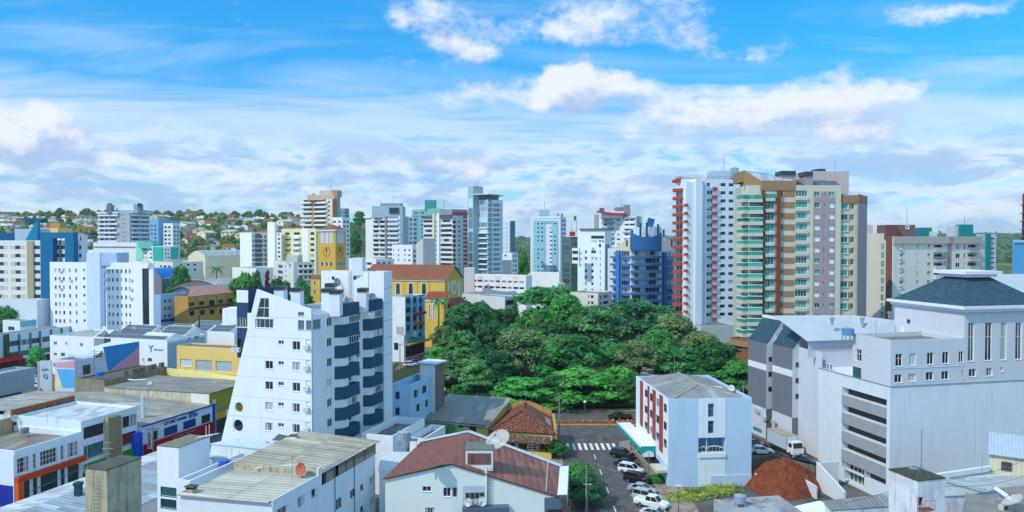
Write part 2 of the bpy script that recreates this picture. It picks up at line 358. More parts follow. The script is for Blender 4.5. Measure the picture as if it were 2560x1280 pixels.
class Side:
 def __init__(s, prism, p, q, zt0, zt1):
  s.pr = prism; s.b = prism.b; s.p = Vector(p); s.q = Vector(q); d = s.q - s.p; s.L = d.length; s.d = d / s.L
  s.n = Vector((s.d.y, -s.d.x)); s.zt0, s.zt1 = zt0, zt1; s.op = []
  s.M = Matrix(((s.d.x, -s.n.x, 0, s.p.x), (s.d.y, -s.n.y, 0, s.p.y), (0, 0, 1, 0), (0, 0, 0, 1)))
  s.rz = math.atan2(s.d.y, s.d.x)
 def hit(s, u, v, off=0):
  d = ray(u, v); p = s.p - s.n * (-off)
  den = d.x * s.n.x + d.y * s.n.y
  t = (p.x * s.n.x + p.y * s.n.y) / den
  return (d.x * t - s.p.x) * s.d.x + (d.y * t - s.p.y) * s.d.y, CAMZ + d.z * t
 def pt(s, a, i=0, z=0): return s.M @ Vector((a, i, z))
 def win(s, s0, s1, z0, z1, style='w', rec=.16, mu=None, sill=True):
  s.op.append((s0, s1, z0, z1, rec)); s.b.wins.append((s, s0, s1, z0, z1, style, rec, mu, sill))
 def winpx(s, u0, v0, u1, v1, style='w', **k):
  a, z1 = s.hit(u0, v0); c, _ = s.hit(u1, v0); _, z0 = s.hit((u0 + u1) / 2, v1); _, z1 = s.hit((u0 + u1) / 2, v0)
  s.win(min(a, c), max(a, c), z0, z1, style, **k)
 def zrow(s, u, v0, dv, h):
  za = s.hit(u, v0)[1]; zb = s.hit(u, v0 + dv)[1]; zh = s.hit(u, v0 + h)[1]
  return za, za - zb, za - zh
 def grid(s, cols, v0, dv, n, h, style='w', ur=None, skip=(), **k):
  um = ur if ur is not None else (cols[0][0] + cols[0][1]) / 2
  z, dz, hz = s.zrow(um, v0, dv, h)
  for ci, (ua, ub) in enumerate(cols):
   vm = v0 + dv * n / 2; a, c = s.hit(ua, vm)[0], s.hit(ub, vm)[0]
   for r in range(n):
    if (ci, r) in skip: continue
    if z - r * dz - hz < s.pr.z0 + .1: break
    s.win(a, c, z - r * dz - hz, z - r * dz, style, **k)
 def box(s, mb, s0, s1, z0, z1, i0, i1, m=0): mb.box(s.M, s0, s1, i0, i1, z0, z1, m)
 def slab(s, name, s0, s1, z0, z1, out, mat, back=.0):
  mb = MB(); mb.box(s.M, s0, s1, -out, back, z0, z1); return mb.build(name, mat, s.b.o)
 def slabpx(s, name, u0, v0, u1, v1, out, mat, back=0):
  a, z1 = s.hit(u0, v0); c, _ = s.hit(u1, v0); z0 = s.hit((u0 + u1) / 2, v1)[1]; z1 = s.hit((u0 + u1) / 2, v0)[1]
  return s.slab(name, min(a, c), max(a, c), z0, z1, out, mat, back)
 def bands(s, name, ua, ub, v0, dv, n, h, out, mat, ur=None, bow=0, rail=None):
  z, dz, hz = s.zrow(ur or (ua + ub) / 2, v0, dv, h); vm = v0 + dv * n / 2
  a, c = sorted((s.hit(ua, vm)[0], s.hit(ub, vm)[0]))
  for r in range(n):
   z1 = z - r * dz; z0 = z1 - hz
   if z0 < s.pr.z0: break
   mb = MB()
   if bow: bowpts = s.bowpts(a, c, out, bow); mb.prism(bowpts, z0, z1)
   else: mb.box(s.M, a, c, -out, 0, z0, z1)
   if rail: mb.box(s.M, a, c, -out, -out + .04, z1 + rail - .05, z1 + rail)
   mb.build(name, mat, s.b.o)
 def bowpts(s, a, c, out, bow, n=7):
  pts = []
  for i in range(n + 1):
   t = i / n; o = out + bow * (1 - (2 * t - 1) ** 2)
   w = s.pt(a + (c - a) * t, -o); pts.append((w.x, w.y))
  for x in (c, a):
   w = s.pt(x, 0); pts.append((w.x, w.y))
  return pts
 def build(s, mb, m=0):
  L = s.L; zmax = max(s.zt0, s.zt1); z0 = s.pr.z0
  zt = lambda a: s.zt0 + (s.zt1 - s.zt0) * a / L
  sl = abs(s.zt0 - s.zt1) > 1e-4
  ops = [(max(a, .02), min(c, L - .02), max(z, z0 + .01), min(w, zmax - .02), r) for a, c, z, w, r in s.op]
  ops = [o for o in ops if o[1] - o[0] > .05 and o[3] - o[2] > .05]; s.ops_ok = ops
  cuts = sorted({round(x, 4) for o in ops for x in (o[2], o[3])} | {z0, zmax})
  def emit(a, c, b0, b1):
   poly = [(a, b0), (c, b0), (c, b1), (a, b1)]
   if getattr(s, 'clip', None):
    C = s.clip
    for (x0, y0), (x1, y1) in zip(C, C[1:] + C[:1]):
     out = []; g = lambda p: (x1 - x0) * (p[1] - y0) - (y1 - y0) * (p[0] - x0)
     for i in range(len(poly)):
      p, q = poly[i], poly[(i + 1) % len(poly)]; fp, fq = g(p), g(q)
      if fp >= -1e-9: out.append(p)
      if (fp > 0) != (fq > 0) and abs(fp - fq) > 1e-9:
       t = fp / (fp - fq); out.append((p[0] + (q[0] - p[0]) * t, p[1] + (q[1] - p[1]) * t))
     poly = out
     if len(poly) < 3: return
   if sl:
    out = []
    for i in range(4):
     p, q = poly[i], poly[(i + 1) % 4]; fp, fq = zt(p[0]) - p[1], zt(q[0]) - q[1]
     if fp >= 0: out.append(p)
     if (fp > 0) != (fq > 0) and fp != fq:
      t = fp / (fp - fq); out.append((p[0] + (q[0] - p[0]) * t, p[1] + (q[1] - p[1]) * t))
    poly = out
    if len(poly) < 3: return
   mb.face([s.pt(x, 0, z) for x, z in poly], poly, m)
  for b0, b1 in zip(cuts, cuts[1:]):
   if b1 - b0 < 1e-4: continue
   mid = (b0 + b1) / 2; iv = sorted((o[0], o[1]) for o in ops if o[2] < mid < o[3]); x = 0
   for a, c in iv:
    if a > x + 1e-4: emit(x, a, b0, b1)
    x = max(x, c)
   if x < L - 1e-4: emit(x, L, b0, b1)
  for a, c, w0, w1, r in ops:
   P = s.pt
   for q in ([(a, 0, w0), (a, r, w0), (a, r, w1), (a, 0, w1)], [(c, r, w0), (c, 0, w0), (c, 0, w1), (c, r, w1)],
     [(a, 0, w1), (a, r, w1), (c, r, w1), (c, 0, w1)], [(a, r, w0), (a, 0, w0), (c, 0, w0), (c, r, w0)]):
    mb.face([P(*t) for t in q], None, m)
def inset(pts, t):
 n = len(pts); out = []
 for i in range(n):
  p0, p1, p2 = Vector(pts[i - 1]), Vector(pts[i]), Vector(pts[(i + 1) % n])
  d1 = (p1 - p0).normalized(); d2 = (p2 - p1).normalized()
  n1 = Vector((-d1.y, d1.x)); n2 = Vector((-d2.y, d2.x)); k = 1 + n1.dot(n2)
  out.append(p1 + (n1 + n2) * (t / max(k, .25)))
 return out
FOOT = []
class Prism:
 def __init__(s, b, pts, z0, zt, mat, par=.5, roof=None, name='wall', cap=True):
  c = sum((Vector((p[0], p[1])) for p in pts), Vector((0, 0))) / len(pts); FOOT.append((c, max((Vector((p[0], p[1])) - c).length for p in pts)))
  s.b = b; s.pts = [Vector((p[0], p[1])) for p in pts]; s.z0 = z0; n = len(pts)
  s.zt = list(zt) if isinstance(zt, (list, tuple)) else [zt] * n
  s.mat = mat; s.par = par; s.roof = roof; s.name = name; s.cap = cap
  s.sides = [Side(s, s.pts[i], s.pts[(i + 1) % n], s.zt[i], s.zt[(i + 1) % n]) for i in range(n)]
 def build(s):
  mb = MB()
  for sd in s.sides: sd.build(mb)
  flat = max(s.zt) - min(s.zt) < 1e-3
  if s.cap and flat and s.par > 0:
   zt = s.zt[0]; t = .22; ins = inset(s.pts, t); zr = zt - s.par; n = len(s.pts)
   for i in range(n):
    j = (i + 1) % n; p, q, a, c = s.pts[i], s.pts[j], ins[i], ins[j]
    mb.face([(p.x, p.y, zt), (q.x, q.y, zt), (c.x, c.y, zt), (a.x, a.y, zt)])
    mb.face([(a.x, a.y, zt), (c.x, c.y, zt), (c.x, c.y, zr), (a.x, a.y, zr)])
   rb = MB(); rb.face([(p.x, p.y, zr) for p in ins], [(p.x, p.y) for p in ins]); rb.build('roof', s.roof or ROOF_G, s.b.o)
  elif s.cap:
   mb.face([(p.x, p.y, z) for p, z in zip(s.pts, s.zt)], [(p.x, p.y) for p in s.pts])
  mb.build(s.name, s.mat, s.b.o)
WINMESH = {}
STY = {'w': (WHITE_F, G_DARK, 2), 'd': (DARK_F, G_DARK, 1), 'k': (DARK_F, G_DARK, 3), 'm': (WHITE_F, G_MANY, 2), 'g': (WHITE_F, G_GREEN, 3), 's': (WHITE_F, SHUT, 1),
 'b': (ALU, G_BLUE, 2), 't': (ALU, G_TEAL, 4), 'W': (WHITE_F, glass((.30, .37, .42), p=2, rough=.3, spec=.3), 6), 'x': (DARK_F, BLACK, 1), 'c': (WHITE_F, G_MANY, 4), 'r': (plain('7a2218'), G_DARK, 2), 'h': (plain('2c4f5c'), G_TEAL, 5)}
def win_geo(w, h, style, rec, n, sill, M=None, fb=None, pb=None):
 M = M or Matrix.Identity(4); fr, pane, nm = STY[style]; nm = n or nm
 fb = fb or MB(); pb = pb or MB(); t = min(.07, w * .08); y0, y1 = rec - .07, rec + .01; x0, x1 = -w / 2, w / 2
 fb.box(M, x0, x1, y0, y1, 0, t); fb.box(M, x0, x1, y0, y1, h - t, h); fb.box(M, x0, x0 + t, y0, y1, t, h - t); fb.box(M, x1 - t, x1, y0, y1, t, h - t)
 for i in range(1, nm):
  x = x0 + w * i / nm; fb.box(M, x - t * .45, x + t * .45, y0 + .01, y1, t, h - t)
 if h > 1.9 and style not in 'dxsk': fb.box(M, x0 + t, x1 - t, y0 + .012, y1, h * .62 - t * .4, h * .62 + t * .4)
 if sill and style not in 'dxk': fb.box(M, x0 - .06, x1 + .06, -.07, rec - .072, -.07, -.002)
 pb.face([M @ Vector(p) for p in ((x0, rec, 0), (x1, rec, 0), (x1, rec, h), (x0, rec, h))], [(0, 0), (1, 0), (1, 1), (0, 1)])
 return fb, pb
class Bld:
 def __init__(s, name, label, cat, loc, group=None):
  s.o = thing(name, label, cat, loc, group); s.pr = []; s.wins = []
 def prism(s, *a, **k): p = Prism(s, *a, **k); s.pr.append(p); return p
 def boxmb(s): return MB()
 def done(s, keep=100):
  for p in s.pr: p.build()
  ws = []
  for w in s.wins:
   sd, s0, s1, z0, z1 = w[:5]
   s0, s1, z0 = max(s0, .02), min(s1, sd.L - .02), max(z0, sd.pr.z0 + .01); z1 = min(z1, max(sd.zt0, sd.zt1) - .02)
   if s1 - s0 > .05 and z1 - z0 > .05: ws.append((sd, s0, s1, z0, z1) + tuple(w[5:]))
  ws.sort(key=lambda w: -(w[2] - w[1]) * (w[4] - w[3]))
  if len(ws) > keep:
   ws.sort(key=lambda w: (-round((w[2] - w[1]) * (w[4] - w[3]), 0), -w[4]))
  ol = Vector(s.o.location)
  for sd, s0, s1, z0, z1, st, rec, n, sill in ws[:keep]:
   w, h = round(s1 - s0, 2), round(z1 - z0, 2); key = (w, h, st, rec, n, sill)
   if key not in WINMESH:
    fb, pb = win_geo(w, h, st, rec, n, sill)
    WINMESH[key] = (fb.mesh('window', STY[st][0]), pb.mesh('pane', STY[st][1]))
   fm, pm = WINMESH[key]; P = sd.pt((s0 + s1) / 2, 0, z0)
   f = bpy.data.objects.new('window', fm); COL.objects.link(f); f.parent = s.o; f.location = P - ol; f.rotation_euler = (0, 0, sd.rz)
   p = bpy.data.objects.new('pane', pm); COL.objects.link(p); p.parent = f
  rest = {}
  for sd, s0, s1, z0, z1, st, rec, n, sill in ws[keep:]:
   fb, pb = rest.setdefault('all', (MB(), {}))
   P = sd.pt((s0 + s1) / 2, 0, z0); M = Matrix.Translation(P) @ Matrix.Rotation(sd.rz, 4, 'Z')
   win_geo(s1 - s0, z1 - z0, st, rec, n, sill, M, fb, pb.setdefault(st, MB()))
  if rest:
   fb, pd = rest['all']; mats = [WHITE_F]; mb = fb; mb.mi = [0] * len(mb.f)
   for st, q in pd.items():
    mats.append(STY[st][1]); i = len(mats) - 1; b = len(mb.v); mb.v += q.v; mb.uv += q.uv
    mb.f += [tuple(x + b for x in f) for f in q.f]; mb.mi += [i] * len(q.f)
   struct(mb.build('window', mats, s.o), 'stuff')
  return s
def rect(u0, D, az, uL, uR, v=640):
 """footprint of a box seen at its near corner: az = compass direction of its right-hand face"""
 P0 = xy(u0, D, v); e1 = Vector((math.sin(RAD(az)), math.cos(RAD(az)))); e2 = Vector((-e1.y, e1.x))
 def ln(e, u):
  d = ray(u, v); n = Vector((e.y, -e.x)); t = P0.dot(n) / (d.x * n.x + d.y * n.y)
  return (Vector((d.x * t, d.y * t)) - P0).dot(e)
 a, b = ln(e1, uR), ln(e2, uL)
 return [P0 + e2 * b, P0, P0 + e1 * a, P0 + e1 * a + e2 * b]
def front(chain, depth, v=640):
 """footprint from (u, distance) points left to right, closed behind"""
 p = [xy(u, D, v) for u, D in chain]; d = (p[-1] - p[0]).normalized(); n = Vector((-d.y, d.x))
 return p + [p[-1] + n * depth, p[0] + n * depth]
def block(name, label, cat, u0, D, az, uL, uR, vt, mat, z0=0, par=.5, roof=None, v=640, depthL=None, depthR=None, group=None):
 pts = rect(u0, D, az, uL, uR, v)
 if depthL: pts[0] = pts[1] + (pts[0] - pts[1]).normalized() * depthL; pts[3] = pts[2] + (pts[0] - pts[1])
 if depthR: pts[2] = pts[1] + (pts[2] - pts[1]).normalized() * depthR; pts[3] = pts[2] + (pts[0] - pts[1])
 b = Bld(name, label, cat, (pts[1].x, pts[1].y, z0), group); zt = zat(vt, D)
 b.m = b.prism(pts, z0, zt, mat, par=par, roof=roof); b.L, b.R = b.m.sides[0], b.m.sides[1]; b.zt = zt
 return b
def sheet(parent, name, pts, mat, thick=.12, overhang=0, flip=False):
 """thick roof panel through 3D points; uv.x runs along the first edge"""
 P = [Vector(p) for p in pts]; e = (P[1] - P[0]).normalized(); nrm = (P[1] - P[0]).cross(P[-1] - P[0]).normalized()
 if nrm.z < 0: nrm = -nrm
 f = nrm.cross(e)
 if overhang:
  c = sum(P, Vector()) / len(P); P = [p + (p - c).normalized() * overhang for p in P]
 uv = [((p - P[0]).dot(e), (p - P[0]).dot(f)) for p in P]
 mb = MB(); B = [p - nrm * thick for p in P]; n = len(P)
 a = (P[1] - P[0]).cross(P[2] - P[0]); up = a.z > 0
 T = P if up else P[::-1]; U = uv if up else uv[::-1]; Bb = B if up else B[::-1]
 mb.face(T, U); mb.face(Bb[::-1], U[::-1])
 for i in range(n):
  j = (i + 1) % n; mb.face([T[j], T[i], Bb[i], Bb[j]], [(0, 0)] * 4)
 return mb.build(name, mat, parent)
def pole_mesh(b, name, p, h, r=.05, mat=None):
 mb = MB(); mb.tube(p, (p[0], p[1], p[2] + h), r, 6, r2=r * .5); return mb.build(name, mat or METAL, b)
def roofbox(b, u0, v0, u1, v1, D, depth, mat, name='roof_room', par=.25, az=90, zb=None):
 """box on a roof: front pixel rectangle at distance D, running back by depth"""
 a = xy(u0, D, v1); c = xy(u1, D, v1); z1 = zat(v0, D); z0 = zb if zb is not None else zat(v1, D) - .6
 mb = MB(); d = (c - a).normalized(); nn = Vector((-d.y, d.x))
 mb.prism([a, c, c + nn * depth, a + nn * depth], z0, z1); return mb.build(name, mat, b.o)
def text_mesh(s, size, mat, parent, M, name='lettering', ext=.02, align='LEFT', bold=0.0):
 cu = bpy.data.curves.new('txt', 'FONT'); cu.body = s; cu.size = size; cu.extrude = ext; cu.align_x = align; cu.offset = bold
 ob = bpy.data.objects.new('txt', cu); COL.objects.link(ob); bpy.context.view_layer.update()
 me = bpy.data.meshes.new_from_object(ob.evaluated_get(bpy.context.evaluated_depsgraph_get()))
 bpy.data.objects.remove(ob); bpy.data.curves.remove(cu)
 me.materials.clear(); me.materials.append(mat)
 me.transform(Matrix.Translation(-wloc(parent)) @ M @ Matrix.Rotation(math.pi / 2, 4, 'X'))
 o = bpy.data.objects.new(name, me); COL.objects.link(o); o.parent = parent; return o
from mathutils import noise as mnoise
def sst(a, b, x):
 t = min(1, max(0, (x - a) / (b - a))); return t * t * (3 - 2 * t)
def terrain(x, y):
 if y < 330: return 0.0
 r = x / y
 A = 58 * (1 - sst(-.25, -.08, r)) + 10 * (1 - sst(-.3, .05, r))
 A = max(A, 0)
 h = A * sst(400, 960, y)
 h += (38 + 14 * mnoise.noise((x * .0011, y * .0009, 3.3)) + 20 * sst(.4, .6, r) * sst(900, 2200, y)) * sst(900, 2600, y)
 h += 3.0 * mnoise.noise((x * .008, y * .008, 1.7)) * sst(450, 700, y)
 h += 10 * mnoise.noise((x * .004, y * .004, 7.7)) * sst(1100, 2000, y)
 return h
def hill_hit(u, v):
 d = ray(u, v); t = 300.0
 while t < 5200:
  p = Vector((0, 0, CAMZ)) + d * t
  if p.z <= terrain(p.x, p.y): return Vector((p.x, p.y, terrain(p.x, p.y)))
  t += 4
 return None
def make_ground():
 ys = [-120, -40, 0, 40, 80, 120, 160, 200, 240, 280, 320]; y = 340
 while y < 6000: ys.append(y); y *= 1.022
 rs = [i / 90 * 1.25 for i in range(-90, 91)]
 mb_v = []; fs = []
 for y in ys:
  for r in rs:
   x = r * (max(y, 0) + 160); mb_v.append((x, y, terrain(x, y)))
 n = len(rs)
 for i in range(len(ys) - 1):
  for j in range(n - 1): fs.append((i * n + j, i * n + j + 1, (i + 1) * n + j + 1, (i + 1) * n + j))
 me = bpy.data.meshes.new('ground'); me.from_pydata(mb_v, [], fs); me.polygons.foreach_set('use_smooth', [True] * len(fs))
 m, t, b = newmat('town_ground'); L = t.links
 tc = nd(t, 'ShaderNodeTexCoord'); sp = nd(t, 'ShaderNodeSeparateXYZ'); L.new(tc.outputs['Object'], sp.inputs[0])
 n1 = nd(t, 'ShaderNodeTexNoise'); n1.inputs['Scale'].default_value = .06; n1.inputs['Detail'].default_value = 9; n1.inputs['Roughness'].default_value = .7; L.new(tc.outputs['Object'], n1.inputs['Vector'])
 n2 = nd(t, 'ShaderNodeTexNoise'); n2.inputs['Scale'].default_value = .012; n2.inputs['Detail'].default_value = 9; n2.inputs['Roughness'].default_value = .72; L.new(tc.outputs['Object'], n2.inputs['Vector'])
 town = mixc(t, smooth(t, n1.outputs['Fac'], .4, .62), (.15, .145, .14), (.075, .072, .07))
 green = mixc(t, smooth(t, n1.outputs['Fac'], .38, .62), (.035, .075, .022), (.10, .15, .04))
 far = mixc(t, smooth(t, n2.outputs['Fac'], .5, .62), green, (.22, .22, .12))
 c = mixc(t, smooth(t, sp.outputs[1], 380, 520), town, far)
 L.new(c, b.inputs['Base Color']); b.inputs['Roughness'].default_value = .95; b.inputs['Specular IOR Level'].default_value = .1
 me.materials.append(m); o = bpy.data.objects.new('ground', me); COL.objects.link(o); struct(o)
make_ground()
ASPH = ground_mat('asphalt', (.115, .108, .110), (.078, .074, .077), .35, col3=(.15, .135, .125), s3=1.1)
PAVE = ground_mat('pavement', (.30, .25, .20), (.20, .155, .125), .4, col3=(.36, .33, .3), s3=1.6)
PAVE_R = ground_mat('clay_pavement', (.26, .13, .075), (.19, .10, .06), .5, col3=(.3, .2, .14), s3=1.4)
PAVE_L = ground_mat('pale_pavement', (.42, .41, .39), (.30, .29, .28), .4)
GRASS = ground_mat('park_soil', (.030, .055, .018), (.055, .040, .022), .25, col3=(.05, .085, .02), s3=1.2)
LINE = ground_mat('road_paint', (.78, .78, .76), (.6, .6, .58), 1.5)
LINE_Y = ground_mat('kerb_paint', (.62, .30, .06), (.42, .2, .05), 1.5)
KERB = ground_mat('kerb_stone', (.40, .39, .37), (.28, .27, .26), 1.0)
def flat(name, pts, z, mat):
 mb = MB(); mb.face([(p[0], p[1], z) for p in pts], [(p[0], p[1]) for p in pts]); return struct(mb.build(name, mat))
def raised(name, pts, z0, z1, mat):
 mb = MB(); mb.prism(pts, z0, z1, bottom=False); return struct(mb.build(name, mat))
R4 = lambda x0, y0, x1, y1: [(x0, y0), (x1, y0), (x1, y1), (x0, y1)]
flat('park_ground', [(-42, 176), (74, 176), (86, 290), (-34, 300)], .02, GRASS)
flat('road', R4(9.2, 40, 23.2, 150.02), .03, ASPH)
flat('cross_road', R4(-30, 150, 150, 160.4), .034, ASPH)
flat('park_road', R4(-60, 165, 150, 173.6), .03, ASPH)
raised('yard_ground', [gz(1880, 1166, 1.6), gz(1930, 1158, 1.6), gz(2037, 1186, 1.6), Vector((57, 129)), Vector((47, 158)), Vector((39, 158))], .001, 1.6, ground_mat('yard_concrete', (.16, .13, .11), (.10, .085, .075), .3))
raised('pavement', [(23.2, 40), (27.5, 40), (27.5, 145), (40, 147.5), (40, 150), (25.5, 150), (21.3, 147), (20.4, 143), (22.4, 139.5), (23.2, 136)], 0.001, .15, PAVE)
raised('pavement', [(4.0, 40), (9.2, 40), (9.2, 150), (4.0, 150)], 0.001, .15, PAVE)
raised('pavement', R4(-30, 173.6, 90, 176), .001, .15, PAVE)
raised('planted_strip', R4(-26, 161.2, 96, 164.2), .001, .16, ground_mat('strip_soil', (.14, .07, .035), (.07, .06, .03), 1.2, col3=(.22, .09, .03), s3=3))
raised('kerb', R4(-26, 160.5, 96, 161.2), .001, .19, LINE_Y)
mb = MB()
for i in range(9):
 x = 10.6 + i * 1.12; mb.face([(x, 141.6, .045), (x + .55, 141.6, .045), (x + .55, 146.2, .045), (x, 146.2, .045)])
struct(mb.build('zebra_crossing', LINE))
mb = MB()
for k in range(9):
 y = 138.5 - k * 9.0; mb.face([(15.2, y - 3.0, .045), (15.36, y - 3.0, .045), (15.36, y, .045), (15.2, y, .045)])
for k in range(12):
 y = 137.6 - k * 3.05; mb.face([(18.2, y, .046), (18.3, y - .12, .046), (20.2, y - .75, .046), (20.1, y - .63, .046)])
struct(mb.build('lane_markings', LINE))
mb = MB()
for k in range(26):
 y = 133.2 - k * .9; x = 14.9 - .35 + k * .62
 if x < 18.5: mb.face([(x, y, .047), (x + .09, y, .047), (x + .45, y - .5, .047), (x + .36, y - .5, .047)])
struct(mb.build('turn_dashes', LINE))
flat('side_street', [gz(985, 925, .03), gz(1062, 905, .03), gz(1112, 848, .03), gz(1072, 832, .03)], .03, ground_mat('street_paving', (.20, .16, .14), (.13, .10, .09), .4))
flat('church_square', [gz(1062, 852, .04), gz(1120, 846, .04), gz(1135, 806, .04), gz(1075, 800, .04)], .04, PAVE_L)
flat('park_square', [gz(1530, 940, .05), gz(1660, 945, .05), gz(1640, 895, .05), gz(1545, 890, .05)], .05, PAVE_L)
flat('car_park', [gz(40, 1010, .03), gz(170, 1010, .03), gz(190, 900, .03), gz(20, 900, .03)], .03, ground_mat('lot_paving', (.16, .14, .13), (.09, .085, .08), .4))
def masts(b, lst):
 for u, v0, v1, D in lst:
  p = at(u, v1, D); mb = MB(); h = zat(v0, D) - p.z
  mb.tube((p.x, p.y, p.z - 1), (p.x, p.y, p.z + h), .10 * D / 250, 5, r2=.05 * D / 250); mb.build('antenna', METAL, b.o)
CREAM = paint('e3dcc4'); OFFW = paint('e4e8ee'); PALEB = paint('b9d2ec'); GREYL = paint('aab0ba'); GREYD = paint('7c828c')
b = block('apartment_block', 'white banded apartment block with a tall petrol blue portal frame at the left edge', 'apartment block', 208, 262, 8, -90, 211, 601, OFFW, v=680)
L = b.L
L.grid([(-22, 10), (39, 52)], 614, 20.4, 7, 9, 'd'); L.grid([(86.5, 101)], 614, 20.4, 8, 9, 'd')
for c in ((10, 20), (27, 39), (52, 63)):
 L.bands('panel', c[0], c[1], 614, 20.4, 7, 9, .03, paint('dcc9a0'))
L.slabpx('column', 69, 602, 85, 750, .5, paint('b3a588'))
L.slabpx('portal_frame', 112, 581, 143, 800, 2.2, paint('0f6f9c')); L.slabpx('portal_frame', 173, 581, 195, 800, 2.2, paint('0f6f9c')); L.slabpx('portal_frame', 143.2, 581, 172.8, 596, 2.2, paint('0f6f9c'))
L.slabpx('column', 149, 600, 153, 800, .3, GREYD)
L.grid([(143.5, 150), (154, 166), (198, 204)], 614, 20.4, 8, 9, 'd')
roofbox(b, 37, 572, 100, 602, 270, 6, paint('b9c6dc')); roofbox(b, -40, 582, 36, 602, 272, 5, paint('0f5f8c'))
mb = MB(); a = [at(62, 602, 268), at(94, 547, 268), at(94, 602, 268)]; mb.face(a); mb.face([p + Vector((0, 1.5, 0)) for p in a][::-1])
for i in range(3):
 p, q = a[i], a[(i + 1) % 3]; mb.face([q, p, p + Vector((0, 1.5, 0)), q + Vector((0, 1.5, 0))])
mb.build('roof_sail', paint('1a86ad'), b.o)
roofbox(b, 62, 547, 94, 552, 269.6, 6, paint('11587c'), 'roof_sail')
b.pr.append(Prism(b, rect(93, 255, 12, -90, 124, v=780), 0, zat(750, 255), paint('d5deea'), par=.6))
b.done()
b = block('office_block', 'white office block with rows of tiny windows and a dark glass strip', 'office block', 383, 248, 14, 125, 386, 657, paint('f0f2f6', stain=.1, streak=.1), v=720)
L = b.L
L.grid([(137, 142), (147, 152), (157.5, 162.5), (173, 177.5), (189, 193)], 671, 21.1, 7, 9.5, 'm', mu=1)
L.grid([(270.7, 275), (280, 284.5), (291, 296), (302, 306.5), (313, 317.5), (323, 327)], 673, 21.6, 7, 9.5, 'm', mu=1)
L.winpx(355, 671, 372, 812, 'k', rec=.4, sill=False)
b.pr.append(Prism(b, rect(250, 247.3, 14, 217, 254, v=720), 0, zat(632, 247), paint('cfe0f6'), par=.4))
L.grid([(208.5, 213.5)], 672, 21.1, 7, 6, 'd'); L.slabpx('recess_wall', 250.5, 652, 262, 812, .35, paint('93b6d8'))
roofbox(b, 217, 632, 292, 660, 252, 8, paint('b6cdea'))
mb = MB(); a = [at(350, 658, 247), at(363, 642, 247), at(376, 658, 247)]
mb.face([a[0], a[2], a[1]]); mb.face([p + Vector((0, .5, 0)) for p in (a[0], a[1], a[2])])
for i in range(3): p, q = a[i], a[(i + 1) % 3]; mb.face([p, q, q + Vector((0, .5, 0)), p + Vector((0, .5, 0))])
mb.build('gable_ornament', OFFW, b.o)
for u, v in ((153, 679), (153, 701), (153, 722), (178, 701), (265, 678), (265, 699), (265, 720), (329, 700), (329, 724), (329, 746)):
 s, z = L.hit(u, v); mb = MB(); L.box(mb, s - .45, s + .45, z - .35, z + .35, -.4, -.02); mb.build('air_conditioner', plain('c9ced2'), b.o)
b.done()
b = block('apartment_tower', 'pale grey tower with white balcony bands and paired chimneys, in front of the hill', 'apartment tower', 325, 500, 20, 246, 374, 530, GREYL, v=580, z0=0)
for r in range(9):
 v = 532 + r * 10.8
 b.L.slabpx('balcony', 248, v + 4.5, 291 if r % 2 else 297, v + 8.5, 1.4, OFFW); b.R.slabpx('balcony', 328, v + 4.5, 372, v + 8.5, 1.2, OFFW)
b.L.slabpx('panel', 246, 530, 299, 534, 1.5, OFFW); b.R.slabpx('panel', 326, 530, 373, 534, 1.2, OFFW)
b.L.grid([(250, 259), (263, 271), (274, 290)], 531, 10.8, 9, 5, 'd'); b.L.grid([(305, 307), (309, 312)], 536, 10.8, 9, 2, 'd')
b.R.grid([(330, 347), (352, 371)], 531, 10.8, 9, 5, 'b')
roofbox(b, 290, 510, 334, 526, 508, 10, OFFW); roofbox(b, 280, 525, 356, 532, 506, 16, paint('a9c0cc'))
roofbox(b, 266, 512, 278, 530, 503, 4, GREYD, 'chimney'); roofbox(b, 343, 510, 351, 530, 505, 4, GREYD, 'chimney')
for u in (269, 275, 344, 349): roofbox(b, u, 508, u + 3, 513, 504, 1, DARK_F, 'chimney_cap')
masts(b, [(318, 500, 512, 510)])
b.pr.append(Prism(b, rect(340, 470, 20, 233, 374, v=620), 0, zat(606, 470), OFFW, par=.8)); b.pr[-1].sides[0].slabpx('canopy', 234, 616, 338, 618, .5, METAL)
b.done()
b = block('apartment_tower', 'blue and white tower just right of the chimneyed tower on the hillside', 'apartment tower', 396, 560, 32, 374, 450, 550, paint('7fb0d8'), v=580)
b.pr.append(Prism(b, rect(432, 556, 32, 398, 450, v=580), 0, zat(558, 556), OFFW, par=.4))
b.pr[-1].sides[0].grid([(401, 407), (411, 417), (420, 427)], 566, 10, 6, 5, 'd'); b.pr[-1].sides[1].grid([(435, 439), (443, 447)], 566, 10, 6, 5, 'd')
b.L.grid([(378, 382), (386, 391)], 562, 10, 7, 5, 'd'); b.done()
b = block('apartment_block', 'low mint green and white block below the chimneyed hillside tower', 'apartment block', 410, 400, 25, 340, 446, 616, paint('e8f2f0'), v=640)
b.L.slabpx('panel', 341, 604, 358, 650, .4, paint('8fe0c8')); b.L.slabpx('panel', 384, 617, 408, 655, .5, paint('35b3a6')); b.R.slabpx('panel', 427, 618, 445, 648, .4, paint('35b3a6'))
b.L.grid([(360, 368), (374, 381)], 622, 10, 3, 4, 'd'); b.R.grid([(412, 416), (419, 423)], 622, 10, 3, 4, 'd'); roofbox(b, 345, 605, 382, 618, 404, 6, paint('6fd0c0')); b.done()
b = block('commercial_building', 'long low cream building with a flat grey roof below the hillside', 'building', 432, 372, 40, 383, 508, 655, paint('dfe0d8'), v=670)
b.L.grid([(400, 405), (409, 416), (420, 427)], 663, 14, 2, 5, 'd'); b.R.grid([(450, 456), (468, 474), (484, 490)], 660, 13, 2, 5, 'd'); b.done()
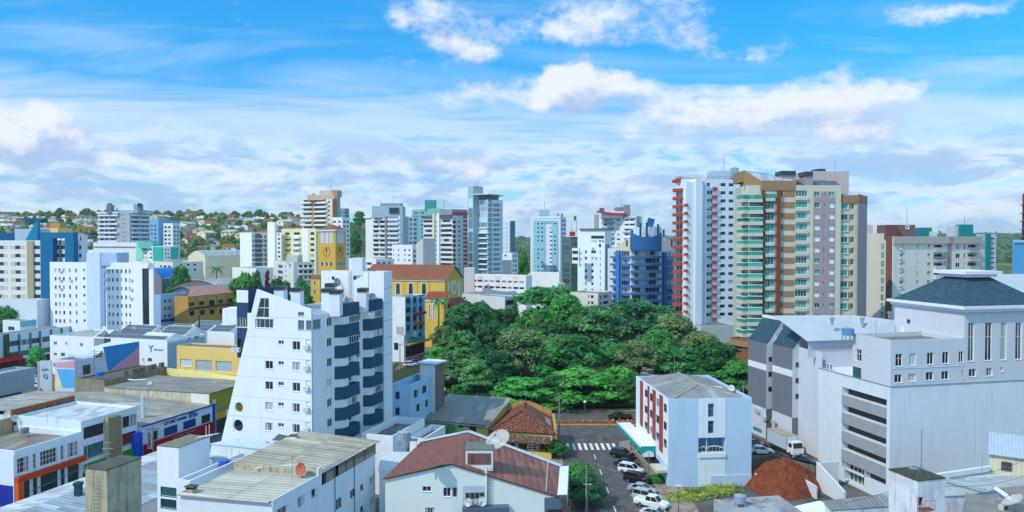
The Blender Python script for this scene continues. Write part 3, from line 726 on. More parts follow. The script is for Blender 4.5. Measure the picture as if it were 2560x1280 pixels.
b = Bld('arched_hall', 'white hall with an arched roof among the houses at the foot of the hill', 'hall', (*xy(492, 420, 640), 0))
a0, a1 = xy(470, 420, 640), xy(513, 414, 640); dn = Vector((-(a1 - a0).y, (a1 - a0).x)).normalized() * 30; mb = MB(); z0, z1 = zat(640, 420), zat(626, 420); arc = []
for i in range(11):
 t = i / 10; p = a0 + (a1 - a0) * t; arc.append((p, z0 + (z1 - z0) * math.sin(math.pi * t)))
mb.face([(a0.x, a0.y, 0), (a1.x, a1.y, 0)] + [(p.x, p.y, z) for p, z in arc[::-1]]); mb.face([(a1.x, a1.y, 0), (a1.x + dn.x, a1.y + dn.y, 0), (a1.x + dn.x, a1.y + dn.y, z0), (a1.x, a1.y, z0)])
mb.build('wall', CREAM, b.o); rb = MB()
for (p, z), (q, w) in zip(arc, arc[1:]):
 rb.face([(p.x, p.y - .3, z + .1), (q.x, q.y - .3, w + .1), (q.x + dn.x, q.y + dn.y, w + .1), (p.x + dn.x, p.y + dn.y, z + .1)])
rb.build('roof', corr('c9cdd2'), b.o)
b = block('apartment_block', 'yellow ochre block rising behind the blue portal building at far left', 'apartment block', 145, 360, 25, 94, 182, 570, paint('e2c483'), v=600)
b.L.grid([(98, 103), (108, 113), (120, 126)], 578, 14, 4, 6, 'd'); roofbox(b, 125, 557, 150, 572, 366, 6, paint('c39a55')); b.done()
b = block('apartment_block', 'white block with a slim red stair window behind the blue portal frame', 'apartment block', 196, 330, 25, 143, 219, 588, paint('e6eaf0'), v=610)
b.R.grid([(200, 204)], 582, 11, 6, 7, 'r'); b.L.grid([(150, 156), (164, 170)], 592, 13, 3, 6, 'd'); b.done()
b = block('apartment_tower', 'slim white tower with dark balcony bays beside a blank white slab', 'apartment tower', 629, 410, 35, 600, 671, 581, paint('f2f3f4'), v=620)
b.R.slabpx('bay', 637, 584, 650, 668, .9, paint('6f6a70')); b.R.grid([(631, 635), (653, 657), (661, 667)], 588, 11.6, 7, 7, 'b'); b.R.grid([(639, 648)], 588, 11.6, 7, 7, 'd')
for r in range(7): b.R.slabpx('balcony', 630, 596 + 11.6 * r, 668, 598 + 11.6 * r, 1.3, OFFW)
b.pr.append(Prism(b, rect(687, 405, 30, 669, 692, v=620), 0, zat(555, 405), paint('f4f5f7'), par=.3))
b.pr.append(Prism(b, rect(640, 385, 35, 581, 700, v=690), 0, zat(670, 385), paint('eef0f2'), par=.4)); b.done()
b = block('apartment_block', 'white block under a long orange tile roof right of the slim white tower', 'apartment block', 755, 440, 25, 692, 770, 579, paint('eceae4'), v=600)
b.L.grid([(695, 700), (706, 711), (718, 723), (733, 738), (745, 750)], 584, 11, 6, 5, 'd')
p = b.m.pts; z = b.zt; sheet(b.o, 'roof', [(p[0].x, p[0].y, z), (p[1].x, p[1].y, z), (p[1].x - 4, p[1].y + 9, z + 2.6), (p[0].x + 4, p[0].y + 9, z + 2.6)], tiles('b4583a', '9a4a30', stain=.3), overhang=.6)
b.done()
b = block('apartment_block', 'pale yellow apartment block with white balconies left of the church tower', 'apartment block', 790, 400, 30, 704, 850, 571, paint('e6e0b8'), v=620)
for r in range(6):
 v = 592 + r * 13.5
 b.L.slabpx('balcony', 733, v, 752, v + 5, 1.4, OFFW); b.L.slabpx('balcony', 712, v, 726, v + 5, 1.0, paint('dcc766'))
b.L.slabpx('panel', 755, 571, 772, 660, .3, paint('f2f2ec')); b.L.grid([(713, 724), (735, 750), (758, 766), (776, 786)], 581, 13.5, 6, 6, 'd'); b.R.grid([(796, 804), (812, 822)], 583, 13.5, 7, 7, 'b')
b.done()
b = block('apartment_block', 'small greyish white block with open balconies below the yellow apartment block', 'apartment block', 734, 330, 60, 683, 786, 656, paint('d9dde0'), v=680)
b.R.grid([(748, 756), (760, 768), (772, 781)], 662, 14, 3, 7, 'd'); b.L.grid([(695, 707)], 662, 14, 3, 8, 'd'); b.L.grid([(713, 716)], 664, 12, 3, 4, 'd')
for r in range(3): b.R.slabpx('balcony', 745, 670 + 14 * r, 785, 673 + 14 * r, 1.0, OFFW)
roofbox(b, 716, 638, 744, 658, 334, 8, paint('d8d6c2')); b.done()
b = block('apartment_tower', 'tall cream tower with balcony bands and an unfinished orange crown behind the clock tower', 'apartment tower', 831, 480, 30, 755, 850, 497, paint('ddd2c0'), v=560)
for r in range(13):
 v = 500 + r * 11.1
 b.L.slabpx('balcony', 755, v + 5, 783, v + 8.8, 1.5, paint('ecebe6')); b.L.slabpx('balcony', 787, v + 5, 818, v + 8.8, 1.5, paint('ecebe6'))
b.L.grid([(760, 781), (788, 815)], 499.5, 11.1, 13, 5.3, 'd'); b.L.grid([(820, 825)], 503, 11.1, 12, 4, 'd')
b.L.slabpx('column', 783.4, 484, 786.6, 640, 1.0, paint('b98a6c')); b.R.slabpx('panel', 832, 497, 840, 640, .3, paint('b4744e')); b.R.slabpx('panel', 841, 480, 849, 640, .5, paint('9a9ba0'))
roofbox(b, 768, 488, 838, 498, 484, 12, paint('d9b9a0')); roofbox(b, 799, 477, 848, 488, 486, 8, paint('cfc2b4')); roofbox(b, 831, 475, 848, 490, 485.4, 6, paint('c78c64'))
masts(b, [(828, 462, 478, 486)]); b.done()
b = block('apartment_block', 'white stepped wing at the right foot of the tall cream tower', 'apartment block', 856, 450, 30, 830, 875, 543, paint('e6e6e4'), v=590)
b.L.grid([(833, 840), (846, 852)], 552, 11.5, 8, 5, 'd'); b.R.grid([(859, 864), (867, 872)], 552, 11.5, 8, 5, 'd'); b.done()
b = block('office_tower', 'small blue glass tower peeping out behind the tall cream tower', 'office tower', 862, 620, 40, 848, 873, 521, G_BLUE, v=560)
for r in range(7): b.L.slabpx('band', 848, 526 + 9 * r, 862, 527.5 + 9 * r, .2, ALU); b.R.slabpx('band', 862, 526 + 9 * r, 873, 527.5 + 9 * r, .2, ALU)
b.done()
b = block('apartment_tower', 'broad white tower with blue glass balconies and stacked roof rooms', 'apartment tower', 1000, 470, 40, 914, 1047, 541, paint('e8ecf0'), v=600)
for r in range(11):
 v = 541 + r * 11.6; b.L.slabpx('balcony', 932, v + 5.5, 968, v + 9.5, 1.5, OFFW); b.L.slabpx('balcony', 972, v + 5.5, 999, v + 9.5, 1.3, OFFW)
b.L.slabpx('column', 967, 541, 971, 680, 1.7, paint('8d9096'))
b.L.grid([(934, 947), (950, 966)], 541, 11.6, 11, 6, 'd'); b.L.grid([(973, 997)], 541, 11.6, 11, 6, 'b'); b.R.slabpx('panel', 1008, 541, 1020, 690, .3, GREYL)
b.R.grid([(1024, 1030), (1034, 1042)], 546, 11.6, 11, 6, 'b'); b.L.slabpx('cornice', 912, 540, 932, 545, 1.0, OFFW)
roofbox(b, 930, 515, 1006, 542, 478, 14, paint('a9bccb')); roofbox(b, 951, 508, 1002, 520, 480, 10, paint('8d97a5')); roofbox(b, 973, 519, 997, 531, 477.4, 1, DARK_F, 'roof_screen')
masts(b, [(984, 488, 510, 482), (952, 498, 512, 482)]); b.done()
b = block('apartment_tower', 'sea green tower with a narrow roof turret behind the dark striped tower', 'apartment tower', 1090, 560, 35, 1030, 1120, 522, paint('7fb8b8'), v=560)
b.L.grid([(1036, 1046), (1052, 1060)], 530, 10, 8, 5, 'b'); roofbox(b, 1062, 500, 1088, 524, 565, 8, paint('3f9a98')); roofbox(b, 1076, 521, 1106, 540, 556, 3, paint('8fc8c4')); masts(b, [(1110, 494, 520, 560)]); b.done()
b = block('apartment_tower', 'grey tower with red trimmed balconies between the striped tower and the glass tower', 'apartment tower', 1130, 520, 50, 1100, 1169, 523, paint('8d959e'), v=590)
for r in range(15): b.R.slabpx('balcony', 1156, 541 + 10.6 * r, 1166, 545 + 10.6 * r, 1.0, paint('c0392f')); b.R.slabpx('panel', 1156, 546 + 10.6 * r, 1165, 549 + 10.6 * r, .6, OFFW)
b.R.slabpx('cornice', 1132, 531, 1168, 536, .8, paint('c0392f')); b.done()
b = block('apartment_tower', 'tower striped in dark glass and white bands behind the church nave', 'apartment tower', 1131, 440, 45, 1058, 1158, 539, paint('dcdfe3'), v=600)
b.L.slabpx('parapet', 1058, 539, 1083, 546, .6, paint('6a5a56')); b.L.slabpx('parapet', 1102, 537, 1131, 546, .6, paint('5c5556'))
b.L.slabpx('column', 1085, 534, 1089, 700, 1.2, CREAM); b.L.slabpx('column', 1095, 534, 1101, 700, 1.0, OFFW)
b.L.grid([(1059, 1084), (1102, 1130)], 550, 11.8, 13, 6.5, 'k'); b.L.grid([(1090, 1094)], 552, 11.8, 12, 5, 'd')
b.R.slabpx('panel', 1131.5, 546, 1138, 700, .4, DARK_F); b.R.grid([(1146, 1150)], 552, 11.8, 12, 5, 'd'); b.R.bands('band', 1131.5, 1138, 547, 11.8, 12, 4, .6, CREAM); b.done()
b = block('apartment_block', 'low white block with scattered small windows in front of the striped tower', 'apartment block', 1031, 370, 40, 980, 1046, 612, paint('e2e4ea'), v=640)
b.L.grid([(983, 986), (995, 998), (1010, 1015), (1021, 1026)], 623, 12.4, 5, 4, 'd'); b.R.grid([(1034, 1040)], 625, 12.4, 5, 5, 'd')
b.pr.append(Prism(b, front([(1040, 366), (1058, 364)], 10, 640), 0, [zat(610, 366), zat(596, 366), zat(596, 366), zat(610, 366)], paint('c4c5c4')))
b.pr.append(Prism(b, rect(1073, 372, 40, 1062, 1088, v=640), 0, zat(614, 372), paint('c6ccdc'), par=.3)); b.pr[-1].sides[1].grid([(1076, 1080)], 630, 12, 4, 5, 'd'); b.done()
b = block('shop_building', 'white flat roofed building with wide windows below the broad white tower', 'building', 940, 340, 45, 872, 985, 648, paint('e9eaec'), v=670)
b.R.grid([(942, 950), (956, 964), (970, 978)], 655, 14, 2, 6, 'b'); b.L.grid([(890, 905), (915, 930)], 655, 14, 2, 6, 'd'); b.done()
GLS = glass((.28, .40, .46), (.4, .5, .55), p=.9, rough=.12); GLD = glass((.05, .10, .14), (.2, .3, .35), p=.8, rough=.08)
STY['G'] = (ALU, GLS, 3); STY['H'] = (ALU, GLD, 3)
b = block('office_tower', 'tall glass office tower with a flat roof canopy in the middle of the skyline', 'office tower', 1219, 430, 48, 1181, 1257, 499, paint('c6d5dc', stain=.08), v=580)
b.L.grid([(1184, 1200), (1201, 1218)], 505, 13, 5, 11, 'G', rec=.08, sill=False); b.L.grid([(1184, 1218)], 583, 13, 8, 10.5, 'H', rec=.1, sill=False)
b.R.grid([(1234, 1237), (1238, 1241), (1242, 1246), (1247, 1249)], 511, 12.3, 14, 5, 'd', mu=1); b.R.bands('band', 1219.5, 1256, 507, 12.3, 15, 1.5, .5, OFFW)
b.L.bands('band', 1181, 1219, 569, 13, 9, 2, .7, OFFW); b.R.slabpx('panel', 1219.5, 500, 1229, 685, .15, paint('8fa3ae'))
b.pr.append(Prism(b, rect(1183, 433, 48, 1170, 1208, v=560), 0, zat(465, 433), paint('9fb6c0', stain=.08), par=.3)); b.pr[-1].sides[0].grid([(1171, 1182)], 495, 26, 3, 24, 'G', rec=.05, sill=False); b.pr[-1].sides[0].grid([(1171, 1182)], 580, 26, 4, 24, 'H', rec=.05, sill=False)
roofbox(b, 1184, 487, 1247, 499, 436, 8, G_TEAL, 'roof_pavilion'); P = at(1182, 486, 430)
mb = MB(); q = [xy(1182, 431, 486), xy(1221, 428, 486), xy(1258, 446, 486), xy(1226, 452, 486)]; mb.prism(q, zat(487, 430), zat(484, 430)); mb.build('roof_canopy', paint('c3ccd0'), b.o)
masts(b, [(1193, 450, 466, 434), (1186, 462, 466, 434)]); b.done()
b = block('apartment_tower', 'slim pale blue tower tucked behind the right side of the glass tower', 'apartment tower', 1274, 540, 30, 1252, 1287, 554, paint('d3e1f4'), v=600)
b.R.slabpx('bay', 1276, 552, 1286, 660, .6, paint('5b7f95')); b.L.grid([(1266, 1268)], 558, 10, 9, 3, 'd'); b.R.grid([(1277, 1284)], 558, 10, 9, 5, 'd'); b.done()
b = block('apartment_block', 'white and slate block at the foot of the glass tower', 'apartment block', 1280, 400, 35, 1256, 1295, 632, paint('dfe3ea'), v=660)
b.L.slabpx('panel', 1257, 650, 1279, 700, .3, paint('6f8494')); b.R.grid([(1282, 1285), (1288, 1292)], 637, 12, 5, 6, 'd'); b.L.grid([(1261, 1267)], 637, 20, 1, 4, 'd'); b.done()
b = block('apartment_tower', 'pale blue slab tower with a white central panel of small windows', 'apartment tower', 1401, 470, 30, 1326, 1415, 543, paint('d5e2f0'), v=600)
b.L.slabpx('panel', 1335, 551, 1363, 688, .5, paint('93c3d6')); b.L.slabpx('panel', 1381, 551, 1395, 688, .5, paint('93c3d6')); b.L.slabpx('panel', 1363, 551, 1381, 557, .5, paint('93c3d6'))
for c in ((1345, 1349), (1354.5, 1358.5), (1386, 1390.5)):
 b.L.bands('window', c[0], c[1], 557, 10.75, 12, 3.6, .56, G_DARK)
b.L.grid([(1375, 1380.5)], 568, 10.75, 11, 3.6, 'd', mu=1); b.L.grid([(1332, 1333.6), (1335.5, 1337)], 557, 10.75, 12, 1.6, 'x')
b.L.slabpx('roof_edge', 1326, 541, 1401, 546, .3, OFFW); b.R.grid([(1404, 1408), (1410, 1413.5)], 549, 10.75, 13, 5, 'd')
roofbox(b, 1349, 524, 1374, 542, 478, 9, paint('a9c8de')); masts(b, [(1361, 504, 524, 480)])
for u in (1393, 1403): roofbox(b, u, 534, u + 5, 541, 473, 2, METAL, 'chimney')
b.pr.append(Prism(b, rect(1398, 430, 30, 1285, 1402, v=690), 0, zat(681, 430), paint('eef0f3'), par=.3)); b.done()
b = block('office_building', 'long white and pale pink office building with window ribbons behind the park', 'office building', 1315, 360, 30, 1178, 1330, 689, paint('ecebee'), v=710)
cols = [(1179 + i * 14.9, 1191 + i * 14.9) for i in range(9)]
b.L.grid(cols, 699, 14.6, 4, 5, 'k')
for i in (1, 4, 7): b.L.slabpx('panel', 1181 + i * 14.9 - 3, 690, 1181 + i * 14.9 + 11.6, 698, .05, paint('dccfd4'))
roofbox(b, 1160, 670, 1185, 700, 358, 8, paint('ddd2d6'), zb=0); b.done()
b = block('office_building', 'dark green and black glass building squeezed beside the white square tower', 'office building', 1428, 440, 35, 1405, 1452, 592, paint('5d7363'), v=640)
b.L.grid([(1408, 1424)], 600, 14, 8, 11, 'H'); b.R.grid([(1430, 1438), (1441, 1450)], 598, 14, 8, 10, 'H')
masts(b, [(1441, 536, 575, 444), (1429, 560, 580, 444)]); roofbox(b, 1425, 579, 1438, 588, 442, 3, paint('b5322c'), 'roof_tank'); b.done()
p = at(1441, 537, 444); mb = MB(); mb.box(Matrix.Translation(p), -1.6, -.2, -.03, .03, -3.4, -.6)
tag(mb.build('flag', paint('2f8a3c'), origin=p), 'small green flag on the mast above the dark glass building', 'flag')
b = block('apartment_tower', 'white square tower with a dark glazed top floor right of the dark glass building', 'apartment tower', 1512, 345, 30, 1444, 1530, 574, paint('e6eff0'), v=650)
L = b.L
L.winpx(1478, 589, 1510, 597, 'k'); L.grid([(1479, 1482), (1485, 1486.6), (1489, 1490.6), (1498, 1502), (1505, 1509)], 600, 20, 1, 6, 'd', mu=1)
L.grid([(1462, 1467.5), (1478, 1484)], 626, 15.9, 7, 7, 'm', mu=1); L.grid([(1500, 1501.6)], 627, 15.9, 7, 8, 'd', mu=1); L.winpx(1497, 610, 1503, 618, 'd'); L.winpx(1478, 626, 1490, 633, 'd')
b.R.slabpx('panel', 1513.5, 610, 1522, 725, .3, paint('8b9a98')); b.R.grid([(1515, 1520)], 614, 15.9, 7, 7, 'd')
mb = MB(); q = rect(1513, 344, 30, 1448, 1530, 574); mb.prism(q, zat(574, 344), zat(571, 344)); mb.build('roof', corr('56707c'), b.o)
b.pr.append(Prism(b, rect(1447, 343, 30, 1430, 1450, v=650), zat(659, 343), zat(620, 343), OFFW, par=.2)); b.pr[-1].sides[0].grid([(1431, 1445)], 627, 16, 2, 8, 'd')
for u, v in ((1450, 631), (1450, 646), (1450, 660), (1482, 620), (1490, 644)):
 s, z = L.hit(u, v); mb = MB(); L.box(mb, s - .5, s + .5, z - .4, z + .4, -.5, -.02); mb.build('air_conditioner', plain('c9ced2'), b.o)
b.done()
b = block('apartment_tower', 'broad white and grey tower crowned by a curved red roof edge', 'apartment tower', 1590, 500, 40, 1486, 1606, 541, paint('e6e9ee'), v=590)
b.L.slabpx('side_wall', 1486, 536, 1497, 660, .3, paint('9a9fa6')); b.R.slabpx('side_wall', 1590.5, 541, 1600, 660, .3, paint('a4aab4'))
for r in range(9):
 v = 543 + 12 * r; b.L.slabpx('balcony', 1506, v, 1536, v + 4.5, 1.4, paint('9aa3b0') if r % 3 else OFFW); b.L.slabpx('balcony', 1560, v, 1588, v + 4.5, 1.4, OFFW if r % 3 else paint('9aa3b0'))
b.L.grid([(1510, 1518), (1521, 1533), (1542, 1550), (1563, 1571), (1575, 1585)], 548, 12, 9, 4.5, 'm')
roofbox(b, 1504, 528, 1565, 542, 506, 10, OFFW); roofbox(b, 1539, 518, 1562, 532, 508, 6, GREYD); roofbox(b, 1561, 512, 1576, 542, 504, 7, paint('8a9098'))
mb = MB(); pts = []
for i in range(11):
 t = i / 10; u = 1492 + 75 * t; v = 526 + 6.5 * math.sin(math.pi * t * .62); pts.append((u, v))
for (u, v), (u2, v2) in zip(pts, pts[1:]):
 q = [at(u, v, 503), at(u2, v2, 503), at(u2, v2 + 4.5, 503), at(u, v + 4.5, 503)]; w = Vector((0, 3, 0)); mb.face([q[3], q[2], q[1], q[0]]); mb.face([q[0], q[1], q[1] + w, q[0] + w]); mb.face([q[2], q[3], q[3] + w, q[2] + w])
mb.build('roof_edge', paint('c8413a'), b.o)
for u in (1499, 1503, 1507): roofbox(b, u, 520, u + 3, 526, 505, 1.2, DARK_F, 'chimney')
masts(b, [(1553, 498, 518, 508)]); b.done()
BL = paint('3580c4'); BLD = paint('2a669e'); BLB = paint('3a7cd0')
b = Bld('apartment_tower', 'blue banded apartment tower with curved balconies and a crescent crown behind the park', 'apartment tower', (*xy(1614, 296, 700), 0))
pts = front([(1532, 300), (1576, 297), (1577, 294), (1652, 294), (1653, 297), (1686, 300)], 16, 700)
m = b.prism(pts, 0, zat(622, 297), paint('e4e6e6'), par=.4); S = m.sides
S[2].grid([(1580, 1601), (1613, 1649)], 627, 18.2, 10, 12, 'c'); S[2].bands('balcony', 1577, 1652, 621, 18.2, 10, 6.2, .9, BLD, bow=2.2, rail=.5)
S[0].grid([(1534, 1540), (1554, 1574)], 629, 18.2, 9, 11, 'c'); S[0].bands('balcony', 1553, 1575, 640, 18.2, 9, 5.2, 1.2, BL, rail=.6); S[0].bands('balcony', 1527, 1541, 640, 18.2, 9, 5.2, 1.2, BL)
S[0].slabpx('column', 1543, 626, 1551, 800, 1.8, BLB); S[4].slabpx('column', 1655, 630, 1663, 800, 1.2, BLD); S[4].grid([(1666, 1683)], 630, 18.2, 9, 11, 'c'); S[4].bands('balcony', 1664, 1686, 640, 18.2, 9, 5.2, 1.3, BL, rail=.6)
mb = MB(); a, c = S[2].hit(1576, 600)[0], S[2].hit(1653, 600)[0]; n = 14; zb = S[2].hit(1614, 624)[1]
zc = lambda t: S[2].hit(1614, 580)[1] + (S[2].hit(1614, 593)[1] - S[2].hit(1614, 580)[1]) * (1 - (2 * t - 1) ** 2)
for i in range(n):
 t0, t1 = i / n, (i + 1) / n; f = lambda t: 1.0 + 2.2 * (1 - (2 * t - 1) ** 2)
 A, B_ = a + (c - a) * t0, a + (c - a) * t1
 mb.face([S[2].pt(A, -f(t0), zb), S[2].pt(B_, -f(t1), zb), S[2].pt(B_, -f(t1), zc(t1)), S[2].pt(A, -f(t0), zc(t0))])
 mb.face([S[2].pt(A, -f(t0), zc(t0)), S[2].pt(B_, -f(t1), zc(t1)), S[2].pt(B_, -f(t1) + .6, zc(t1)), S[2].pt(A, -f(t0) + .6, zc(t0))])
 mb.face([S[2].pt(B_, -f(t1) + .6, zb), S[2].pt(A, -f(t0) + .6, zb), S[2].pt(A, -f(t0) + .6, zc(t0)), S[2].pt(B_, -f(t1) + .6, zc(t1))])
 mb.face([S[2].pt(A, 0, zb), S[2].pt(B_, 0, zb), S[2].pt(B_, -f(t1), zb), S[2].pt(A, -f(t0), zb)])
mb.build('crown', BLD, b.o)
CRM = paint('d9d2be')
for side, ua, ub, va, vb in ((S[0], 1540, 1576, 616, 592), (S[4], 1653, 1684, 590, 604)):
 mb = MB(); a, za = side.hit(ua, va); c, zc_ = side.hit(ub, vb); z0 = side.hit(ub, 627)[1]
 q = [(a, z0), (c, z0), (c, zc_), (a, za)]; mb.face([side.pt(x, -.4, z) for x, z in q]); mb.face([side.pt(x, 5, z) for x, z in q][::-1]); mb.face([side.pt(a, -.4, za), side.pt(c, -.4, zc_), side.pt(c, 5, zc_), side.pt(a, 5, za)])
 mb.build('gable', CRM, b.o)
 for x, w in ((ua + (ub - ua) * .72, 4),): side.slabpx('window', x, 600, x + w, 616, .45, DARK_F)
P = xy(1620, 304, 590); mb = MB(); mb.prism([(P.x + 6.2 * math.cos(i * math.tau / 16), P.y + 4 + 6.2 * math.sin(i * math.tau / 16)) for i in range(16)], zat(612, 304), zat(568, 304)); mb.build('water_tank_room', paint('c3d3e6'), b.o)
p = at(1629, 546, 308); mb = MB(); M = Matrix.Translation(p) @ Matrix.Rotation(.25, 4, 'Y'); mb.box(M, -1.4, 1.4, -.2, .2, -3.6, .0); mb.tube((p.x, p.y, p.z - 8), (p.x, p.y, p.z - 3), .3); mb.build('solar_collector', paint('1f5f9e'), b.o)
for u, v0 in ((1580, 577), (1601, 560), (1617, 559), (1645, 563), (1659, 576)):
 q = at(u, 600, 299); mb = MB(); mb.tube((q.x, q.y, q.z), (q.x, q.y, zat(v0, 299)), .42, 8); mb.tube((q.x, q.y, zat(v0, 299)), (q.x, q.y, zat(v0 - 2, 299)), .55, 8); mb.build('chimney', paint('22456e'), b.o)
b.done()
RED = paint('b04a3c'); WH2 = paint('dfe8f2', stain=.1, streak=.12)
b = block('apartment_tower', 'white tower dotted with red balconies and a folded white pier', 'apartment tower', 1708, 266, 78, 1689, 1858, 447, WH2, v=640)
L, Rr = b.L, b.R
Rr.grid([(1764, 1774), (1800.5, 1813), (1821, 1833)], 457, 20.4, 17, 8, 'd', mu=2); Rr.grid([(1839, 1855)], 475, 20.4, 16, 11, 'k', rec=.9)
Rr.slabpx('pier', 1711, 455, 1731, 815, 1.6, WH2); Rr.slabpx('pier', 1731.2, 448, 1748, 815, 2.6, WH2); Rr.slabpx('pier', 1748.2, 452, 1762, 815, 1.7, paint('cfdcec', stain=.1, streak=.12))
Rr.bands('balcony', 1780, 1789.5, 468, 20.4, 17, 8, 1.0, RED); Rr.bands('column_window', 1775.5, 1779, 476, 20.4, 16, 10, .1, DARK_F)
for r in range(15): Rr.slabpx('balcony', 1709, 510 + 20.4 * r, 1714, 516 + 20.4 * r, 2.2, RED)
L.bands('balcony', 1689.2, 1707, 472, 20.4, 17, 7.5, 1.0, RED, bow=1.4, rail=.9)
L.grid([(1691.5, 1698), (1699.5, 1706)], 481, 20.4, 16, 10, 'b', mu=1)
roofbox(b, 1692, 446, 1750, 449, 268, 8, RED, 'roof_edge'); roofbox(b, 1778, 427, 1848, 448, 274, 6, paint('b3c8d8')); roofbox(b, 1830, 419, 1847, 440, 272, 3, paint('8fb0be'))
q = rect(1708, 265.9, 78, 1690, 1857, 447)
mb = MB(); z = zat(447, 266)
for i in range(4):
 p0, p1 = q[i], q[(i + 1) % 4]; n_ = 10
 for k in range(n_): w = p0.lerp(p1, k / n_); mb.tube((w.x, w.y, z), (w.x, w.y, z + 1.1), .05, 4)
 for hh in (.55, 1.1): mb.tube((p0.x, p0.y, z + hh), (p1.x, p1.y, z + hh), .05, 4)
mb.build('roof_railing', METAL, b.o)
masts(b, [(1810, 385, 428, 276), (1803, 415, 428, 276), (1837, 410, 420, 273)])
for u, v in ((1771, 505), (1770, 520), (1772, 532), (1789, 548), (1769, 646), (1773, 756), (1790, 612)):
 s, z = Rr.hit(u, v); mb = MB(); Rr.box(mb, s - .4, s + .4, z - .3, z + .3, -.45, -.02); mb.build('air_conditioner', plain('d5d8da'), b.o)
b.pr.append(Prism(b, rect(1752, 252, 78, 1700, 1856, v=830), 0, zat(815, 252), paint('bfcbd6'), par=.9))
b.pr.append(Prism(b, rect(1716, 254, 70, 1700, 1751, v=830), 0, zat(822, 254), paint('8c3b36'), par=.6))
b.done()
CR = paint('cbc5b6'); MAU = paint('a4969c'); GOLD = paint('9c7c5c'); BRN = paint('7a4428')
b = Bld('apartment_tower', 'tall beige and mauve tower with gold tiled panels and sea green glass balconies', 'apartment tower', (*xy(1902, 198, 700), 0))
pts = front([(1853.5, 202), (1871, 198.2), (1903, 198), (2101, 198)], 15, 640); zM = zat(463, 198)
m = b.prism(pts, 0, zM, CR, par=.5); S = m.sides
S[2].grid([(1911, 1934)], 475 + 0, 27.9, 14, 20, 'g', skip=((0, 0),), mu=3); S[2].grid([(1952, 1957)], 477, 27.9, 13, 14, 'k', mu=1); S[2].grid([(1988, 2017)], 476, 27.9, 13, 15, 'g', mu=4)
S[2].grid([(2036, 2049.5), (2073, 2086)], 479, 27.9, 13, 12, 's', skip=[(0, r) for r in (0, 1, 6, 7, 10, 11)] + [(1, r) for r in (0, 10, 11)], mu=1)
for c_, r_ in ((0, 0), (0, 1), (0, 6), (0, 7), (0, 10), (0, 11), (1, 0), (1, 10), (1, 11)):
 u0, u1 = ((2036, 2049.5), (2073, 2086))[c_]; S[2].winpx(u0, 479 + 27.9 * r_, u1, 491 + 27.9 * r_, 'g', mu=2)
S[2].grid([(2058.5, 2061)], 480, 27.9, 13, 9, 'd', mu=1)
S[2].slabpx('column', 1903.2, 476, 1910, 870, .8, BRN); S[2].slabpx('column', 1942.4, 476, 1950, 870, .9, BRN); S[2].slabpx('mauve_strip', 1935, 500, 1942, 870, .06, MAU)
for (ua, ub) in ((2034, 2035.6), (2050, 2058), (2061.5, 2072.5), (2086.4, 2087.5)): S[2].slabpx('mauve_strip', ua, 478, ub, 870, .12, MAU)
for r in range(14):
 v = 478 + 27.9 * r
 for ua, ub in ((2035.7, 2049.9), (2058.1, 2061.4), (2072.6, 2086.3)): S[2].slabpx('mauve_panel', ua, v + 13.4 if ub - ua > 4 else v + 11.5, ub, v + 28.6 if ub - ua > 4 else v + 29.5, .11, MAU)
S[2].bands('gold_panel', 1958.5, 1986, 477, 27.9, 13, 15, .08, GOLD)
S[2].bands('window_ledge', 1911, 1935, 495.5, 27.9, 13, 7, .6, CR)
S[2].bands('window_ledge', 1987, 2018, 492, 27.9, 13, 8, .5, CR)
BG = glass((.03, .26, .22), (.05, .34, .28), p=.5, rough=.3, spec=.2)
for sd, ua, ub in ((S[0], 1854, 1870.6), (S[1], 1871.2, 1902.6)):
 sd.grid([(ua + .5, ub - .5)], 504, 27.9, 13, 19, 'g', mu=4 if ub - ua > 20 else 2)
 sd.bands('balcony', ua - .4, ub + .2, 526, 27.9, 12, 9, 1.5, CR); sd.bands('balcony', ua - .4, ub + .2, 498, 27.9, 1, 8, 1.5, CR)
 sd.bands('balcony_glass', ua - .3, ub, 518.4, 27.9, 12, 7.4, 1.42, BG); sd.bands('balcony_rail', ua - .4, ub + .2, 516, 27.9, 12, 1.6, 1.5, WHITE_F)
 sd.bands('balcony_glass', ua - .3, ub, 488, 27.9, 1, 9.6, 1.45, BG)
S[2].slabpx('balcony_glass', 1911, 485, 1942, 495, .5, BG)
mb = MB(); gp = front([(1859, 200.5), (1903, 198 - .25), (1987, 198 - .25)], 13, 640); mb.prism(gp, zat(476, 198), zat(452, 198)); mb.build('crown', GOLD, b.o)
mb = MB(); A = [xy(1860, 201, 450), xy(1904, 199, 450), xy(1984, 199, 450)]; z0, z1, z2 = zat(452.5, 199), zat(426, 201), zat(429, 204)
A3 = [Vector((A[0].x, A[0].y, 0)), Vector((A[1].x, A[1].y, 0)), Vector((A[2].x, A[2].y, 0))]; bk = Vector((0, 10, 0))
def zz(p, z): return Vector((p.x, p.y, z))
tl, tr = zz(A3[0], z1), zz(A3[0] + bk + Vector((10, 0, 0)), z2)
mb.face([zz(A3[0], z0), zz(A3[1], z0), tl]); mb.face([zz(A3[0] + bk, z0), zz(A3[0], z0), tl, zz(A3[0] + bk, z2)]); mb.face([zz(A3[0] + bk + Vector((10, 0, 0)), z0), zz(A3[0] + bk, z0), zz(A3[0] + bk, z2), tr])
mb.face([tl, tr, zz(A3[0] + bk, z2)])
mb.build('crown', GOLD, b.o); sheet(b.o, 'roof', [zz(A3[1], z0 + .1), zz(A3[2], z0 + .1), zz(A3[2] + bk, z0 + 2.4), tr - Vector((0, 0, .1)), tl - Vector((0, 0, .1))], corr('b8c9da'), .1)
